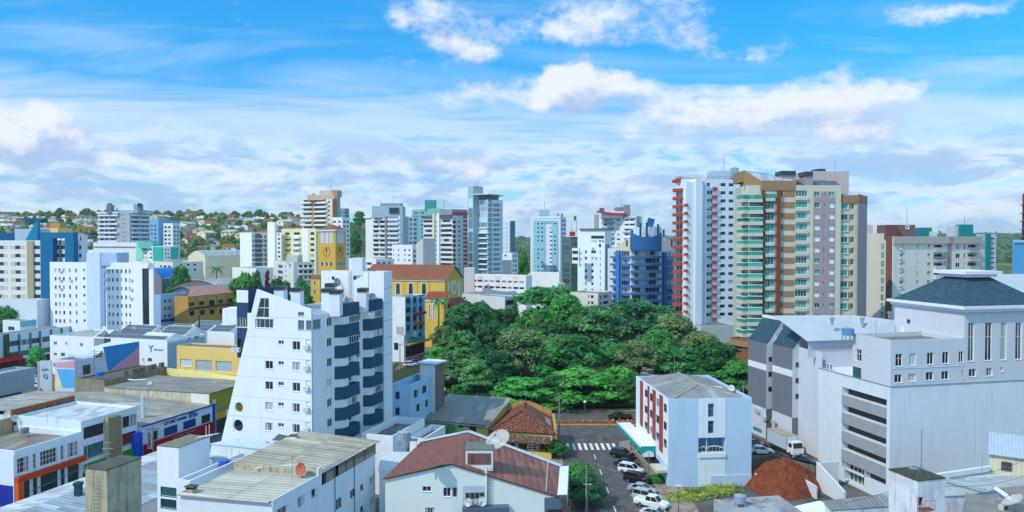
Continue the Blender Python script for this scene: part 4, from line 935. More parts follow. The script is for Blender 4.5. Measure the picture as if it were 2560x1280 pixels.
for u0, u1, v0 in ((1954, 1989, 430), (2013, 2032, 432)):
 roofbox(b, u0, v0, u1, 465, 200, 4, MAU, 'chimney'); roofbox(b, u0 - .8, v0 - 3, u1 + .8, v0 + 1, 199.6, 4.8, DARK_F, 'chimney_cap')
roofbox(b, 2012, 428, 2122, 480, 208, 7, paint('c2b3b0')); roofbox(b, 2042, 422, 2064, 430, 209, 4, DARK_F, 'chimney_cap'); masts(b, [(2087, 398, 430, 210)])
sheet(b.o, 'roof', [at(1990, 463, 200), at(2104, 466, 200), at(2088, 452, 206), at(1990, 449, 206)], corr('51636f'), .1)
q = front([(2088.5, 199), (2144, 199), (2167, 211)], 6, 640); w = b.prism([q[0], q[1], q[2], q[3], q[4]], 0, zat(488, 199), CR, par=.4); SS = w.sides
SS[0].grid([(2101.5, 2119)], 508, 27.9, 12, 15, 'g', mu=2); SS[0].grid([(2127.5, 2134.5)], 508, 27.9, 12, 14, 'g', mu=1); SS[0].bands('gold_panel', 2120.4, 2126.8, 508, 27.9, 12, 14, .06, GOLD); SS[0].slabpx('crown', 2100, 488, 2144, 507, .25, GOLD)
SS[0].bands('window_ledge', 2101, 2120, 522, 27.9, 12, 1.4, .3, WHITE_F); SS[0].slabpx('mauve_strip', 2137, 522, 2144, 840, .3, paint('c4bda8')); SS[1].slabpx('crown', 2144, 488, 2166.5, 507, .25, GOLD); SS[1].slabpx('mauve_wall', 2144.2, 507.4, 2166.5, 840, .12, MAU)
pd = rect(1905, 180, 20, 1822, 1915, v=870)
w = b.prism(rect(1893, 190, 60, 1826, 1935, v=870), 0, zat(853, 190), paint('8a5a38'), par=.4); w.sides[0].grid([(1829, 1855)], 866, 9, 2, 5, 'k'); w.sides[0].slabpx('canopy', 1826, 853, 1890, 866, .5, GOLD)
b.done()
b = block('apartment_block', 'plain beige block with one column of stair windows right of the tall beige tower', 'apartment block', 2214, 238, 35, 2166, 2222, 583, paint('cfc9bf'), v=680)
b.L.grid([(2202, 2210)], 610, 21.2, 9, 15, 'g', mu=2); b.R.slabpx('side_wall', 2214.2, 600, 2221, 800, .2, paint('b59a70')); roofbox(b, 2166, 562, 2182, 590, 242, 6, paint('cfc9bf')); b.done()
b = block('apartment_block', 'cream block with a brown lettered roof room and stacked balconies', 'apartment block', 2232, 232, 72, 2216, 2461, 591, paint('e3e0d6', stain=.1), v=680)
Rr = b.R; Rr.slabpx('cornice', 2232, 591, 2452, 609, .6, paint('bdb5ac')); b.L.slabpx('side_wall', 2217, 591, 2231, 820, .2, paint('7a524e'))
cols = [(2249, 2258), (2291, 2296), (2318, 2326)]
Rr.grid(cols, 611, 22.7, 8, 9, 'm', mu=2); Rr.grid([(2334, 2357), (2419, 2441)], 612, 22.7, 5, 15, 'k', rec=1.0); Rr.grid([(2389, 2400), (2409, 2414)], 612, 22.7, 5, 11, 'm', mu=2)
Rr.bands('balcony', 2333, 2357, 618.5, 22.7, 4, 8, 1.1, glass((.35, .38, .38), p=.99)); Rr.bands('balcony', 2418, 2442, 618.5, 22.7, 4, 8, 1.1, glass((.35, .38, .38), p=.99)); Rr.bands('balcony_slab', 2332, 2358, 627, 22.7, 4, 2, 1.2, OFFW); Rr.bands('balcony_slab', 2417, 2443, 627, 22.7, 4, 2, 1.2, OFFW)
Rr.slabpx('panel', 2368, 592, 2380, 609.5, .7, MAU); Rr.slabpx('panel', 2369, 609.6, 2379, 700, .05, paint('a59792')); Rr.slabpx('panel', 2362, 610, 2367, 700, .3, paint('c3bdba'))
for r in range(8):
 s, z = Rr.hit(2251, 622 + 22.7 * r); mb = MB(); Rr.box(mb, s - .5, s + .4, z - .35, z + .35, -.5, -.02); mb.build('air_conditioner', plain('d5d8da'), b.o)
roofbox(b, 2219, 562, 2288, 592, 236, 7, paint('7a5c5c')); roofbox(b, 2219, 562, 2244, 592, 234.5, 1, paint('6a4844'))
p = at(2264, 573, 235.8)
mb = MB(); M = Matrix.Translation(at(2264, 563.5, 235.85)); k = 235 / 1870
mb.box(M, 0, 9 * k, -.08, 0, -10 * k, 0); mb.build('roof_sign', OFFW, b.o)
text_mesh('F', 8.5 * k, plain('3a2a2a'), b.o, Matrix.Translation(at(2266.4, 571.6, 235.75)), 'roof_lettering', bold=.06)
masts(b, [(2267, 515, 563, 238)]); roofbox(b, 2301, 569, 2330, 592, 250, 5, paint('1f7f86')); roofbox(b, 2327, 579, 2343, 592, 249, 5, paint('c7d2de'))
b.done()
b = block('apartment_block', 'grey block with one full height teal stripe at the right of the skyline', 'apartment block', 2448, 270, 75, 2380, 2490, 585, paint('c3c9d4'), v=650)
b.R.slabpx('stripe', 2463, 585, 2474, 700, .6, paint('0e8a82')); b.R.grid([(2450, 2461), (2476, 2486)], 595, 12.1, 10, 3.2, 'k'); roofbox(b, 2386, 565, 2408, 592, 272, 5, paint('c3cbd8')); roofbox(b, 2404, 561, 2433, 592, 270, 4, paint('14868a')); masts(b, [(2411, 538, 562, 273)]); b.done()
b = block('office_block', 'plain blue block cut off by the right edge of the view', 'office block', 2533, 190, 80, 2531, 2640, 600, paint('5aa6d8'), v=650)
b.R.slabpx('parapet', 2533, 600, 2640, 606, .3, paint('a9cbe6')); b.done()
b = block('apartment_tower', 'red brick tower with dark balcony slabs at the right edge of the view', 'apartment tower', 2556, 230, 85, 2555, 2640, 484, tiles('a05038', '8a4630', .6, .3), v=560)
b.R.bands('balcony', 2549, 2640, 512, 20.5, 6, 2, 1.4, DARK_F); b.R.grid([(2562, 2572)], 520, 20.5, 5, 10, 'd'); b.done()
def dirs(az):
 e1 = Vector((math.sin(RAD(az)), math.cos(RAD(az)))); return e1, Vector((-e1.y, e1.x))
def v3(p, z): return Vector((p[0], p[1], z))
def poly_on(sd, name, pts, out, mat, thick=.02):
 """thin painted shape or panel on a wall, corners given as pixels read on that wall"""
 q = [sd.hit(u, v) for u, v in pts]; a = sum(q[i][0] * q[(i + 1) % len(q)][1] - q[(i + 1) % len(q)][0] * q[i][1] for i in range(len(q)))
 if a < 0: q = q[::-1]
 mb = MB(); mb.face([sd.pt(s, -out, z) for s, z in q], q)
 n = len(q)
 for i in range(n):
  (s, z), (s2, z2) = q[i], q[(i + 1) % n]; mb.face([sd.pt(s2, -out, z2), sd.pt(s, -out, z), sd.pt(s, .0, z), sd.pt(s2, .0, z2)])
 return mb.build(name, mat, sd.b.o)
def winq(sd, u0, vt, vb, u1, style='w', **k):
 s0, zt = sd.hit(u0, vt); _, zb = sd.hit(u0, vb); s1, _ = sd.hit(u1, (vt + vb) / 2); sd.win(s0, s1, zb, zt, style, **k)
def slabq(sd, name, u0, vt, vb, u1, out, mat, back=0):
 s0, zt = sd.hit(u0, vt); _, zb = sd.hit(u0, vb); s1, _ = sd.hit(u1, (vt + vb) / 2); return sd.slab(name, s0, s1, zb, zt, out, mat, back)
def arch_win(sd, u0, v0, u1, v1, frame=WHITE_F, pane=G_DARK, t=.14, name='window'):
 """round-headed window lying proud of the wall: white surround, dark pane, glazing bars"""
 s0, z1 = sd.hit(u0, v0); s1, _ = sd.hit(u1, v0); z0 = sd.hit((u0 + u1) / 2, v1)[1]; r = (s1 - s0) / 2; c = (s0 + s1) / 2; zc = max(z1 - r, z0 + .1)
 def outline(k):
  rr = r - k; return [(c - rr, z0 + k), (c + rr, z0 + k)] + [(c + rr * math.cos(math.pi * i / 8), zc + rr * math.sin(math.pi * i / 8)) for i in range(9)]
 O, I = outline(0), outline(t); mb = MB(); n = len(O)
 for i in range(n):
  j = (i + 1) % n
  mb.face([sd.pt(*_p(O[i], -.10)), sd.pt(*_p(O[j], -.10)), sd.pt(*_p(I[j], -.10)), sd.pt(*_p(I[i], -.10))])
  mb.face([sd.pt(*_p(O[j], -.10)), sd.pt(*_p(O[i], -.10)), sd.pt(*_p(O[i], 0)), sd.pt(*_p(O[j], 0))])
  mb.face([sd.pt(*_p(I[i], -.10)), sd.pt(*_p(I[j], -.10)), sd.pt(*_p(I[j], -.02)), sd.pt(*_p(I[i], -.02))])
 f = mb.build(name, frame, sd.b.o)
 pb = MB(); pb.face([sd.pt(*_p(x, -.02)) for x in I], [((x[0] - s0) / (s1 - s0), (x[1] - z0) / (z1 - z0)) for x in I])
 pb.build('pane', pane, f); return f
def _p(q, i): return (q[0], i, q[1])
def dish(label, p, r, aim, mat, group=None, rim=None):
 """parabolic dish on a short mast; aim = direction it looks at"""
 o = thing('satellite_dish', label, 'satellite dish', p, group); q = Vector(aim).normalized().to_track_quat('Z', 'Y')
 c = Vector(p) + Vector((0, 0, r * 1.15)); mb = MB(); rings = []
 for i in range(5):
  a = r * i / 4; h = .32 * r * (i / 4) ** 2; rings.append([c + q @ Vector((a * math.cos(k * math.tau / 14), a * math.sin(k * math.tau / 14), h)) for k in range(14)])
 for i in range(4):
  for k in range(14):
   A, B_, C_, D_ = rings[i][k], rings[i][(k + 1) % 14], rings[i + 1][(k + 1) % 14], rings[i + 1][k]
   mb.face([A, D_, C_, B_] if i else [A, D_, C_])
 mb.build('reflector', mat, o)
 mb = MB(); f = c + q @ Vector((0, 0, r * .85))
 for k in (0, 5, 9): mb.tube(rings[4][k], f, .018 + r * .008, 4)
 mb.tube(f, f + (c - f) * .2, .06 * (r + .4), 6); mb.build('feed_arm', METAL, o)
 mb = MB(); mb.tube(p, c - q @ Vector((0, 0, .02)), .045 + .02 * r, 6); mb.build('mast', METAL, o)
 return o
WDISH = plain((.62, .64, .66), .5); ODISH = plain((.48, .12, .05), .55); GDISH = plain((.33, .36, .40), .5)
TEALP = paint('2f7f8c'); BLW = paint('cfe0ee')
b = block('shop_row', 'two storey pale blue shop row with teal pilasters at the left edge', 'shop building', -70, 222, 15, -110, 202, 848, BLW, v=850)
R_ = b.R
for u0, u1 in ((20, 46), (48.5, 74), (76, 98), (104, 126), (128.5, 152), (154.5, 176), (178.5, 199)):
 for k, (vt, vb) in enumerate(((853, 866), (881, 893))):
  off = -(u0 - 30) * .135; winq(R_, u0, vt + off, vb + off, u1, 'h', rec=.1, sill=False)
for u in (17.5, 47, 75, 99, 127, 153, 177, 200): slabq(R_, 'pilaster', u - 1.4, 838 - (u - 20) * .14, 912, u + 1.4, .45, TEALP)
slabq(R_, 'canopy', -20, 899, 909, 48, 1.6, paint('c8232b')); slabq(R_, 'shop_front', -20, 909.5, 926, 130, .3, paint('5c1f24'))
slabq(R_, 'sign_panel', 8, 836, 905, 18, .9, paint('3b5238'))
b.pr.append(Prism(b, rect(50, 246, 17, 7, 91, v=815), 8, zat(802, 246), paint('e2e6ea'), par=.3)); slabq(b.pr[-1].sides[1], 'panel', 50.4, 804, 818, 91, .05, paint('6fc0cf')); winq(b.pr[-1].sides[0], 20, 816, 826, 36, 'm')
b.done()
b = block('commercial_building', 'pink and white flat roofed building behind the pale blue shop row', 'building', 203, 268, 16, 91, 290, 806, paint('e6e4e6'), v=815)
b.R.slabpx('wall_panel', 203.5, 792, 289, 850, .12, paint('c9a3b4')); slabq(b.R, 'panel', 214, 812, 824, 252, .2, paint('c3cbe2'))
for u0, u1 in ((216, 226), (241, 251), (257, 266), (274, 282)):
 s0 = b.R.hit(u0, 815)[0]; s1 = b.R.hit(u1, 815)[0]; z = b.R.hit(u0, 812 - (u0 - 216) * .14)[1]
 mb = MB(); mb.box(b.R.M, s0, s1, -.32, -.1, z - 1.6, z); mb.build('window', G_DARK, b.o)
b.L.slabpx('shutter', 139, 800, 150, 812, .06, GREYL); b.done()
b = block('clinic_block', 'small turquoise box with a pale emblem beside the white office block\'s dark glass strip', 'building', 330, 262, 20, 289, 356, 788, paint('4cb9cf'), v=805)
b.R.slabpx('wall_panel', 330.4, 788, 355.6, 830, .05, paint('1f8fc8')); s, z = b.L.hit(300, 797)
text_mesh('Y', 1.6, WHITE_F, b.o, b.L.M @ Matrix.Translation((s, -.06, z - .6)), 'emblem', bold=.03); text_mesh('Y', 1.6, WHITE_F, b.o, b.L.M @ Matrix.Translation((s + .75, -.06, z - .6)), 'emblem', bold=.03)
b.done()
b = block('brick_building', 'old brick building with a rounded gable behind the dark round tree', 'building', 72, 268, 20, 40, 76, 783, tiles('8a4a34', '7a3f2c', .5, .25), v=790); b.done()
b = block('clinic_building', 'large white clinic covered with rows of dark solar panels, lettered on its corner', 'clinic', 418, 210, 17, 125, 514, 852, paint('eef0f5', stain=.1), v=870, par=.3, roof=ROOF_L)
L, R_ = b.L, b.R
for u0, vt, u1, vb in ((134, 854, 142, 862), (163, 855, 169, 863), (200, 858, 207, 866), (134, 882, 142, 889), (152, 882, 162, 891), (173, 884, 180, 892), (198, 886, 207, 894), (358, 897, 361, 906), (369, 895, 380, 904), (133, 907, 137, 917), (356, 896, 361, 903)):
 L.winpx(u0, vt, u1, vb, 'm')
L.slabpx('recess_wall', 235, 846, 260, 905, .04, paint('8f9cae')); L.slabpx('recess_wall', 260.3, 846, 277, 905, .05, paint('4d4458'))
winq(R_, 424, 893, 907, 437, 'd'); winq(R_, 470, 846, 856, 476, 'd'); winq(R_, 486, 842, 849, 497, 'b'); slabq(R_, 'panel', 419, 858, 925, 512, .06, paint('a9c0d8'))
s, z = L.hit(372, 869); text_mesh('Y', 2.6, paint('1f7fb8'), b.o, L.M @ Matrix.Translation((s, -.05, z - 1.1)), 'emblem', bold=.05); s, z = L.hit(386, 868)
s2 = L.hit(413, 866)[0]; text_mesh('SÃO LUCAS', (s2 - s) / 6.2, paint('6f7f90'), b.o, L.M @ Matrix.Translation((s - .2, -.05, z - .9)), 'lettering', bold=.02)
SOL = None
def solar_mat():
 m, t, bs = newmat('solar_cells'); LL = t.links; tc = nd(t, 'ShaderNodeTexCoord'); br = nd(t, 'ShaderNodeTexBrick'); LL.new(tc.outputs['UV'], br.inputs['Vector']); br.offset = 0
 br.inputs['Scale'].default_value = 1; br.inputs['Brick Width'].default_value = 1.05; br.inputs['Row Height'].default_value = 2.0; br.inputs['Mortar Size'].default_value = .06
 br.inputs['Color1'].default_value = (.035, .05, .085, 1); br.inputs['Color2'].default_value = (.045, .06, .10, 1); br.inputs['Mortar'].default_value = (.42, .46, .5, 1)
 LL.new(br.outputs['Color'], bs.inputs['Base Color']); bs.inputs['Roughness'].default_value = .25; bs.inputs['Specular IOR Level'].default_value = .35; return m
SOLAR = solar_mat(); WROOF = corr('d8dce0', .25, stain=.3, lines=.15)
def gable(b, A, B_, w, zl, zr, mat, drop=.0):
 """double pitched roof: A,B eave line (xy), w = vector across, eave height zl, ridge zr"""
 A, B_ = Vector(A), Vector(B_); w = Vector(w); h = w * .5
 sheet(b.o, 'roof', [v3(A, zl), v3(B_, zl), v3(B_ + h, zr), v3(A + h, zr)], mat); sheet(b.o, 'roof', [v3(B_ + w, zl), v3(A + w, zl), v3(A + h, zr), v3(B_ + h, zr)], mat)
 mb = MB()
 for P in (A, B_): mb.face([v3(P, zl - 4), v3(P + w, zl - 4), v3(P + w, zl - .05), v3(P + h, zr - .08), v3(P, zl - .05)])
 mb.build('gable_wall', b.m.mat, b.o)
def solar(b, A, B_, w, zl, zr, f0=.1, f1=.92, t0=.05, t1=.95):
 A, B_, h = Vector(A), Vector(B_), Vector(w) * .5; d = B_ - A
 def P(t, f): return v3(A + d * t + h * f, zl + (zr - zl) * f + .16)
 sheet(b.o, 'solar_panel', [P(t0, f0), P(t1, f0), P(t1, f1), P(t0, f1)], SOLAR, .08)
e1, e2 = dirs(17); P0 = b.m.pts[1]; zt = b.zt
g0 = P0 + e1 * .6 + e2 * 1.5
gable(b, g0 + e2 * 26, g0, e1 * 9, zt - .2, zt + 1.5, WROOF); solar(b, g0 + e2 * 26, g0, e1 * 9, zt - .2, zt + 1.5, .1, .5, .04, .98); solar(b, g0 + e2 * 26, g0, e1 * 9, zt - .2, zt + 1.5, .56, .95, .16, .62)
g1 = P0 + e1 * 10.2 + e2 * 1.0
gable(b, g1 + e2 * 12, g1 + e2 * 2, e1 * 10, zt - .1, zt + 2.4, WROOF); solar(b, g1 + e2 * 12, g1 + e2 * 2, e1 * 10, zt - .1, zt + 2.4, .1, .9)
gable(b, g1 + e2 * 27, g1 + e2 * 14.5, e1 * 9, zt, zt + 2.2, WROOF); solar(b, g1 + e2 * 27, g1 + e2 * 14.5, e1 * 9, zt, zt + 2.2, .15, .9)
for du, dv in ((262, 838), (300, 835), (336, 826), (366, 822), (398, 828), (410, 826)):
 p = gz(du, dv, zt + .6); mb = MB(); mb.box(Matrix.Translation(p), -.6, .6, -.4, .4, 0, 1.1); mb.tube(p + Vector((0, 0, 1.1)), p + Vector((0, 0, 1.5)), .25); mb.build('roof_exhaust', ALU, b.o)
p = gz(498, 821, zt); mb = MB(); mb.tube(p, p + Vector((0, 0, 4.2)), .28, 8); mb.build('chimney', DARK_F, b.o)
b.done()
b = Bld('clinic_wing', 'low white clinic wings with more solar roofs behind the lettered clinic', 'clinic', (*xy(520, 245, 820), 0))
pts = rect(586, 236, 17, 372, 640, v=830); m = b.m = b.prism(pts, 0, zat(832, 236), paint('eef0f5', stain=.1), par=.3, roof=ROOF_L); z = m.zt[0]
A = m.pts[1] + e2 * 2
for k in range(3):
 Q = A + e2 * (8.5 * k); gable(b, Q + e2 * 8, Q, e1 * 9, z - .1, z + 1.7, WROOF); solar(b, Q + e2 * 8, Q, e1 * 9, z - .1, z + 1.7, .1, .92)
Q = A + e1 * 10
for k in range(2): gable(b, Q + e2 * (11 + 12 * k), Q + e2 * 12 * k, e1 * 8, z, z + 1.8, WROOF); solar(b, Q + e2 * (11 + 12 * k), Q + e2 * 12 * k, e1 * 8, z, z + 1.8, .12, .9)
roofbox(b, 556, 772, 592, 812, 250, 8, paint('eef0f5'), 'roof_room', az=90, zb=0)
b.done()
PK = dirty('d9a0b4', amt=.35); BLT = paint('2f8fd8', streak=.15); CRM2 = paint('e8d8a8')
b = Bld('painted_building', 'low building painted with big blue and pink triangles', 'building', (*xy(186, 176, 900), 0))
m = b.prism(rect(186, 176, 17, 137, 232, v=900), 0, zat(901, 176), paint('ccd6ea'), par=.4); L, R_ = m.sides[0], m.sides[1]
poly_on(L, 'painted_band', [(137.4, 908), (185.6, 901), (185.6, 921), (137.4, 918)], .03, PK); poly_on(L, 'painted_shape', [(142, 922), (185.6, 924), (185.6, 970), (157, 970)], .03, paint('58aee6')); poly_on(L, 'painted_shape', [(137.4, 921), (141.5, 922), (156.5, 970), (137.4, 970)], .03, CRM2)
winq(R_, 207, 914, 938, 227, 'k', rec=.25); winq(L, 141, 954, 961, 145, 'd')
e1, e2 = dirs(17); Q0 = R_.pt(R_.hit(233, 900)[0], 0, 0); Q0 = Vector((Q0.x, Q0.y)); sQ = R_.hit(348.4, 870)[0] - R_.hit(233, 900)[0]
m2 = b.prism([Q0 + e2 * 8, Q0, Q0 + e1 * sQ, Q0 + e1 * sQ + e2 * 8], 0, [13.4, 9.4, 13.4, 13.4], paint('ccd6ea'), cap=False)
m2.zt = [12.0, 12.0, 13.4, 13.4]; m2.sides[0].zt0 = m2.sides[0].zt1 = 12.0; m2.sides[1].zt0 = 12.0; m2.sides[3].zt1 = 12.0; m2.sides[3].zt0 = 13.4; m2.cap = True
S = m2.sides[1]
poly_on(S, 'painted_triangle', [(257.5, 867.5), (348, 853.5), (348, 868), (271.5, 930)], .03, BLT); poly_on(S, 'painted_triangle', [(348, 868.8), (348, 916), (274, 930)], .03, PK)
poly_on(S, 'window', [(239, 892), (256, 876), (256, 891), (239, 896)], .04, G_DARK)
mb = MB(); p = gz(236, 905, 11.6)
for k in range(4): mb.tube(p + Vector((-2 + k * .3, 0, 1 + k * .5)), p + Vector((2.5, .5, 1 + k * .5)), .05, 4)
mb.tube(p + Vector((0, 0, -2)), p + Vector((0, 0, 3)), .08, 4); mb.build('antenna', METAL, b.o)
b.done()
b = block('warehouse', 'weathered concrete warehouse with a rusty roof and air conditioners along its parapet', 'warehouse', 260, 160, 17, 186, 418, 951, dirty('8d8674', amt=.9), v=945, par=.35, roof=corr('6b6a66', .3, stain=.9, dark=(.10, .05, .035), rust=.9))
for u, v in ((318, 941), (338, 933), (350, 930), (361, 927), (378, 924), (389, 921), (408, 917)):
 s, z = b.R.hit(u, v); mb = MB(); mb.box(b.R.M, s - .55, s + .55, .15, .8, b.zt + .02, b.zt + 1.1); mb.box(b.R.M, s - .4, s + .4, .12, .15, b.zt + .12, b.zt + 1.0); mb.build('air_conditioner', plain('6f675c'), b.o)
p = gz(249, 947, 9.6)
t_ = thing('water_tank', 'small blue water tank on a ladder stand beside the rusty warehouse roof', 'water tank', p)
mb = MB(); mb.tube(p + Vector((0, 0, .7)), p + Vector((0, 0, 1.5)), .75, 12, r2=.85); mb.build('tank', paint('2f6fd0'), t_); mb = MB()
for dx, dy in ((-.6, -.5), (.6, -.5), (.6, .5), (-.6, .5)): mb.tube(p + Vector((dx, dy, -1)), p + Vector((dx, dy, .72)), .06, 4)
mb.build('stand', ALU, t_); b.done()
pA = gz(100, 985, 0)
b = Bld('pylon_sign', 'white school sign pylon with grey lettering and a pink lower corner', 'sign', pA)
e1, e2 = dirs(17); q = Vector((pA.x, pA.y)); mb = MB(); W = 2.7
mb.prism([q, q + e1 * .0 + Vector((W, .55)), q + Vector((W, .95)), q + Vector((0, .4))], 0, 8.6); mb.build('board', paint('dbe2ee'), b.o)
mb = MB(); mb.box(Matrix.Translation((q.x - .3, q.y, 0)), -.35, .25, 0, .4, 0, 8.4); mb.build('post', GREYL, b.o)
M = Matrix.Translation((q.x + .45, q.y + .04, 0)) @ Matrix.Rotation(math.atan2(.55, W), 4, 'Z')
text_mesh('ALFA', .72, paint('6d7a98'), b.o, M @ Matrix.Translation((0, 0, 6.1)), bold=.02); text_mesh('Q', 1.5, paint('3a4a70'), b.o, M @ Matrix.Translation((.3, 0, 4.1)))
mb = MB(); mb.face([M @ Vector(x) for x in ((-.4, -.03, .1), (.9, -.03, .1), (-.4, -.03, 1.8))]); mb.build('corner_panel', paint('c56fa8'), b.o); b.done()
b = block('canopy_building', 'grey panelled canopy building cut off by the left edge, behind the long sheet roof', 'building', -60, 168, 15, -110, 86, 946, paint('9aa6b4', stain=.1), v=940, z0=3.6, par=.5, roof=ROOF_L)
for k in range(9): b.R.slab('joint', b.R.L * k / 9 + .02, b.R.L * k / 9 + .07, b.zt - 2.6, b.zt, .02, GREYD)
b.pr.append(Prism(b, rect(-60, 171, 15, -110, 55, v=960), 0, 3.6, paint('56718c'), cap=False)); slabq(b.pr[-1].sides[1], 'panel', 0, 975, 986, 26, .05, paint('c05a78')); b.done()
b = block('apartment_block', 'small sky blue block with paired white windows left of the ochre building', 'apartment block', 402, 272, 19, 382, 471, 737, paint('a3c4ea'), v=770)
for r in range(3):
 for u0, u1 in ((410, 417), (421, 428), (445, 452), (455, 462)): winq(b.R, u0, 748.5 + 18.8 * r - (u0 - 410) * .08, 758 + 18.8 * r - (u0 - 410) * .08, u1, 'w', mu=2)
slabq(b.R, 'base_band', 402, 799, 806, 470, .1, paint('1f3f9c')); b.done()
b = block('public_building', 'long ochre two storey building with a mottled red roof', 'building', 470, 272, 17, 466, 588, 742, paint('c89c54'), v=760, par=.1, depthL=6)
for u0, vt, vb, u1 in ((472, 757, 766, 486), (497.5, 754, 763.5, 511), (522.5, 751, 766, 536), (546, 749.5, 759, 558), (569, 747, 756, 580.5)): winq(b.R, u0, vt, vb, u1, 'k')
slabq(b.R, 'ledge', 470.5, 770, 775, 586, .5, paint('6a4b3a'))
for u0, u1 in ((474, 486), (499, 512), (524, 536), (549, 560), (572, 582)): winq(b.R, u0, 778 - (u0 - 474) * .07, 790 - (u0 - 474) * .07, u1, 'd')
for u in (492, 516, 541, 566): slabq(b.R, 'pilaster', u - .7, 740, 770, u + .7, .15, paint('b07c28'))
A = b.m.pts[1]; B_ = b.m.pts[2]; e1, e2 = dirs(17); sheet(b.o, 'roof', [v3(A, b.zt), v3(B_, b.zt), v3(B_ + e2 * 6, b.zt + 2.4), v3(A + e1 * 9 + e2 * 6, b.zt + 2.4)], tiles('b8766c', 'd0a49c', .6, .5, stain=.3), overhang=.4)
b.done()
def hangar(label, A, az, W, Ln, z0, rise, wall, roofm):
 e1, e2 = dirs(az); A = Vector(A); b = Bld('hangar', label, 'hangar', (A.x, A.y, 0)); n = 10
 arc = [(A + e2 * (W * (1 - i / n)), z0 + rise * math.sin(math.pi * i / n)) for i in range(n + 1)]
 mb = MB(); mb.face([v3(arc[0][0], 0), v3(arc[-1][0], 0)] + [v3(p, z) for p, z in arc[::-1]])
 mb.face([v3(arc[-1][0], 0), v3(arc[-1][0] + e1 * Ln, 0), v3(arc[-1][0] + e1 * Ln, z0), v3(arc[-1][0], z0)]); mb.face([v3(arc[0][0] + e1 * Ln, 0), v3(arc[0][0], 0), v3(arc[0][0], z0), v3(arc[0][0] + e1 * Ln, z0)]); mb.build('wall', wall, b.o)
 rb = MB()
 for i, ((p, z), (q, w)) in enumerate(zip(arc, arc[1:])):
  p_, q_ = p - e1 * .4, q - e1 * .4; rb.face([v3(p_, z + .1), v3(q_, w + .1), v3(q_ + e1 * Ln, w + .1), v3(p_ + e1 * Ln, z + .1)], [(i, 0), (i + 1, 0), (i + 1, Ln), (i, Ln)])
 rb.build('roof', roofm, b.o); return b
GRC = corr('8f949a', .3, stain=.5)
hangar('vaulted grey hangar with an arched gable behind the sky blue block', xy(498, 296, 725), 17, 16, 26, 17.3, 3.8, paint('5f7480'), GRC)
hangar('wide pale grey vaulted hangar behind the arched gable hangar', xy(555, 318, 715), 17, 26, 22, 19.6, 3.0, dirty('7f7a78'), corr('a9adb3', .3, stain=.4))
hangar('small hangar under a bright blue curved roof beside the dark glass strip', xy(404, 330, 690), 17, 10, 12, 23, 4.5, paint('7f858c'), paint('2f7fd8'))
b = block('warehouse', 'long low warehouse with a brick red wall behind the vaulted hangars', 'warehouse', 566, 345, 25, 400, 600, 703, paint('8a5a52'), v=705, par=.2, roof=ROOF_L); b.done()
YEL = paint('ecca7c', stain=.15); YELP = paint('efe49c', stain=.15)
b = block('warehouse', 'yellow warehouse front with three big gridded windows behind the slanted white tower', 'warehouse', 606, 184, 17, 442, 640, 872, YEL, v=890, par=.3, roof=corr('6e7175', .3))
for u0, v0, u1, v1 in ((450, 898, 479, 916), (489, 900, 530, 928), (539, 903, 580, 930)):
 b.L.winpx(u0, v0, u1, v1, 'W', mu=6, rec=.2)
b.L.slabpx('base_band', 438, 931, 600, 940, .5, paint('ecc652')); b.done()
b = Bld('yard_wall', 'pale yellow yard wall in front of the yellow warehouse', 'wall', (*xy(500, 168, 940), 0))
a, c = xy(415, 177, 929), xy(604, 165, 946); d = (c - a).normalized(); n = Vector((-d.y, d.x)); b.prism([a, c, c + n * .3, a + n * .3], 0, 9.6, YELP, par=0); b.done()
e1, e2 = dirs(17)
b = Bld('warehouse', 'warehouse with an olive yellow street wall and ribbed grey roof beside the slanted tower', 'warehouse', (*xy(524, 152, 982), 0))
C = xy(524, 152, 982); z = zat(982, 152); m = b.prism([C + e2 * 27, C, C + e1 * 14, C + e1 * 14 + e2 * 27], 0, z - .2, paint('a09a3a'), par=0, cap=False)
b.m = m; m.sides[0].slab('wall_panel', 22.5, 26.9, 0, z - .3, .06, paint('e6e4dc')); m.sides[0].slab('old_wall', .1, 22.48, 0, z - .3, .05, dirty('c9c2b0')); m.sides[1].slab('sign_band', 1, 13, 3.0, 4.6, .5, paint('c9a82c')); m.sides[1].slab('sign', 4.4, 7.5, 3.2, 4.4, .56, paint('dfe4f2'))
m.sides[1].slab('shop_front', .6, 13.6, 0, 2.9, .04, DARK_F); m.sides[1].slab('cornice', 0, 14, 4.62, 4.8, .6, GREYD)
sheet(b.o, 'roof', [v3(C - e2 * .3 - e1 * .2, z), v3(C + e1 * 14 - e2 * .3, z), v3(C + e1 * 14 + e2 * 27, z - .3), v3(C + e2 * 27 - e1 * .2, z - .3)], corr('8f8d88', .9, stain=.4, lines=.5))
p = C + e2 * 18 + e1 * 3
dish('white satellite dish on the ribbed grey roof left of the slanted tower', (*p, z - .2), .55, (.5, -.6, .7), WDISH)
mb = MB(); q = C + e2 * 25 + e1 * 6; mb.tube((q.x - 6, q.y + 3, z + .15), (q.x, q.y, z + .15), .16, 6); mb.tube((q.x, q.y, z + .15), (q.x + 2.4, q.y + .8, z + .15), .16, 6); mb.build('roof_pipe', OFFW, b.o)
b.done()
b = Bld('shop_building', 'low building under a grey sheet roof with blue shop lettering over a red band', 'shop building', (*xy(375, 136, 1065), 0))
A = Vector((-73.9 + .3 * 24.2, 111 + .954 * 24.2)); Bv = Vector((-73.9 + .3 * 43.5, 111 + .954 * 43.5)); z = 6.4
m = b.m = b.prism([A + e2 * 47, A, Bv, Bv + e2 * 47], 0, z - .1, BLW, cap=False, par=0); S = m.sides[1]
SHT = corr('a29e97', 1.1, stain=.6, lines=.16, sheet=6.0)
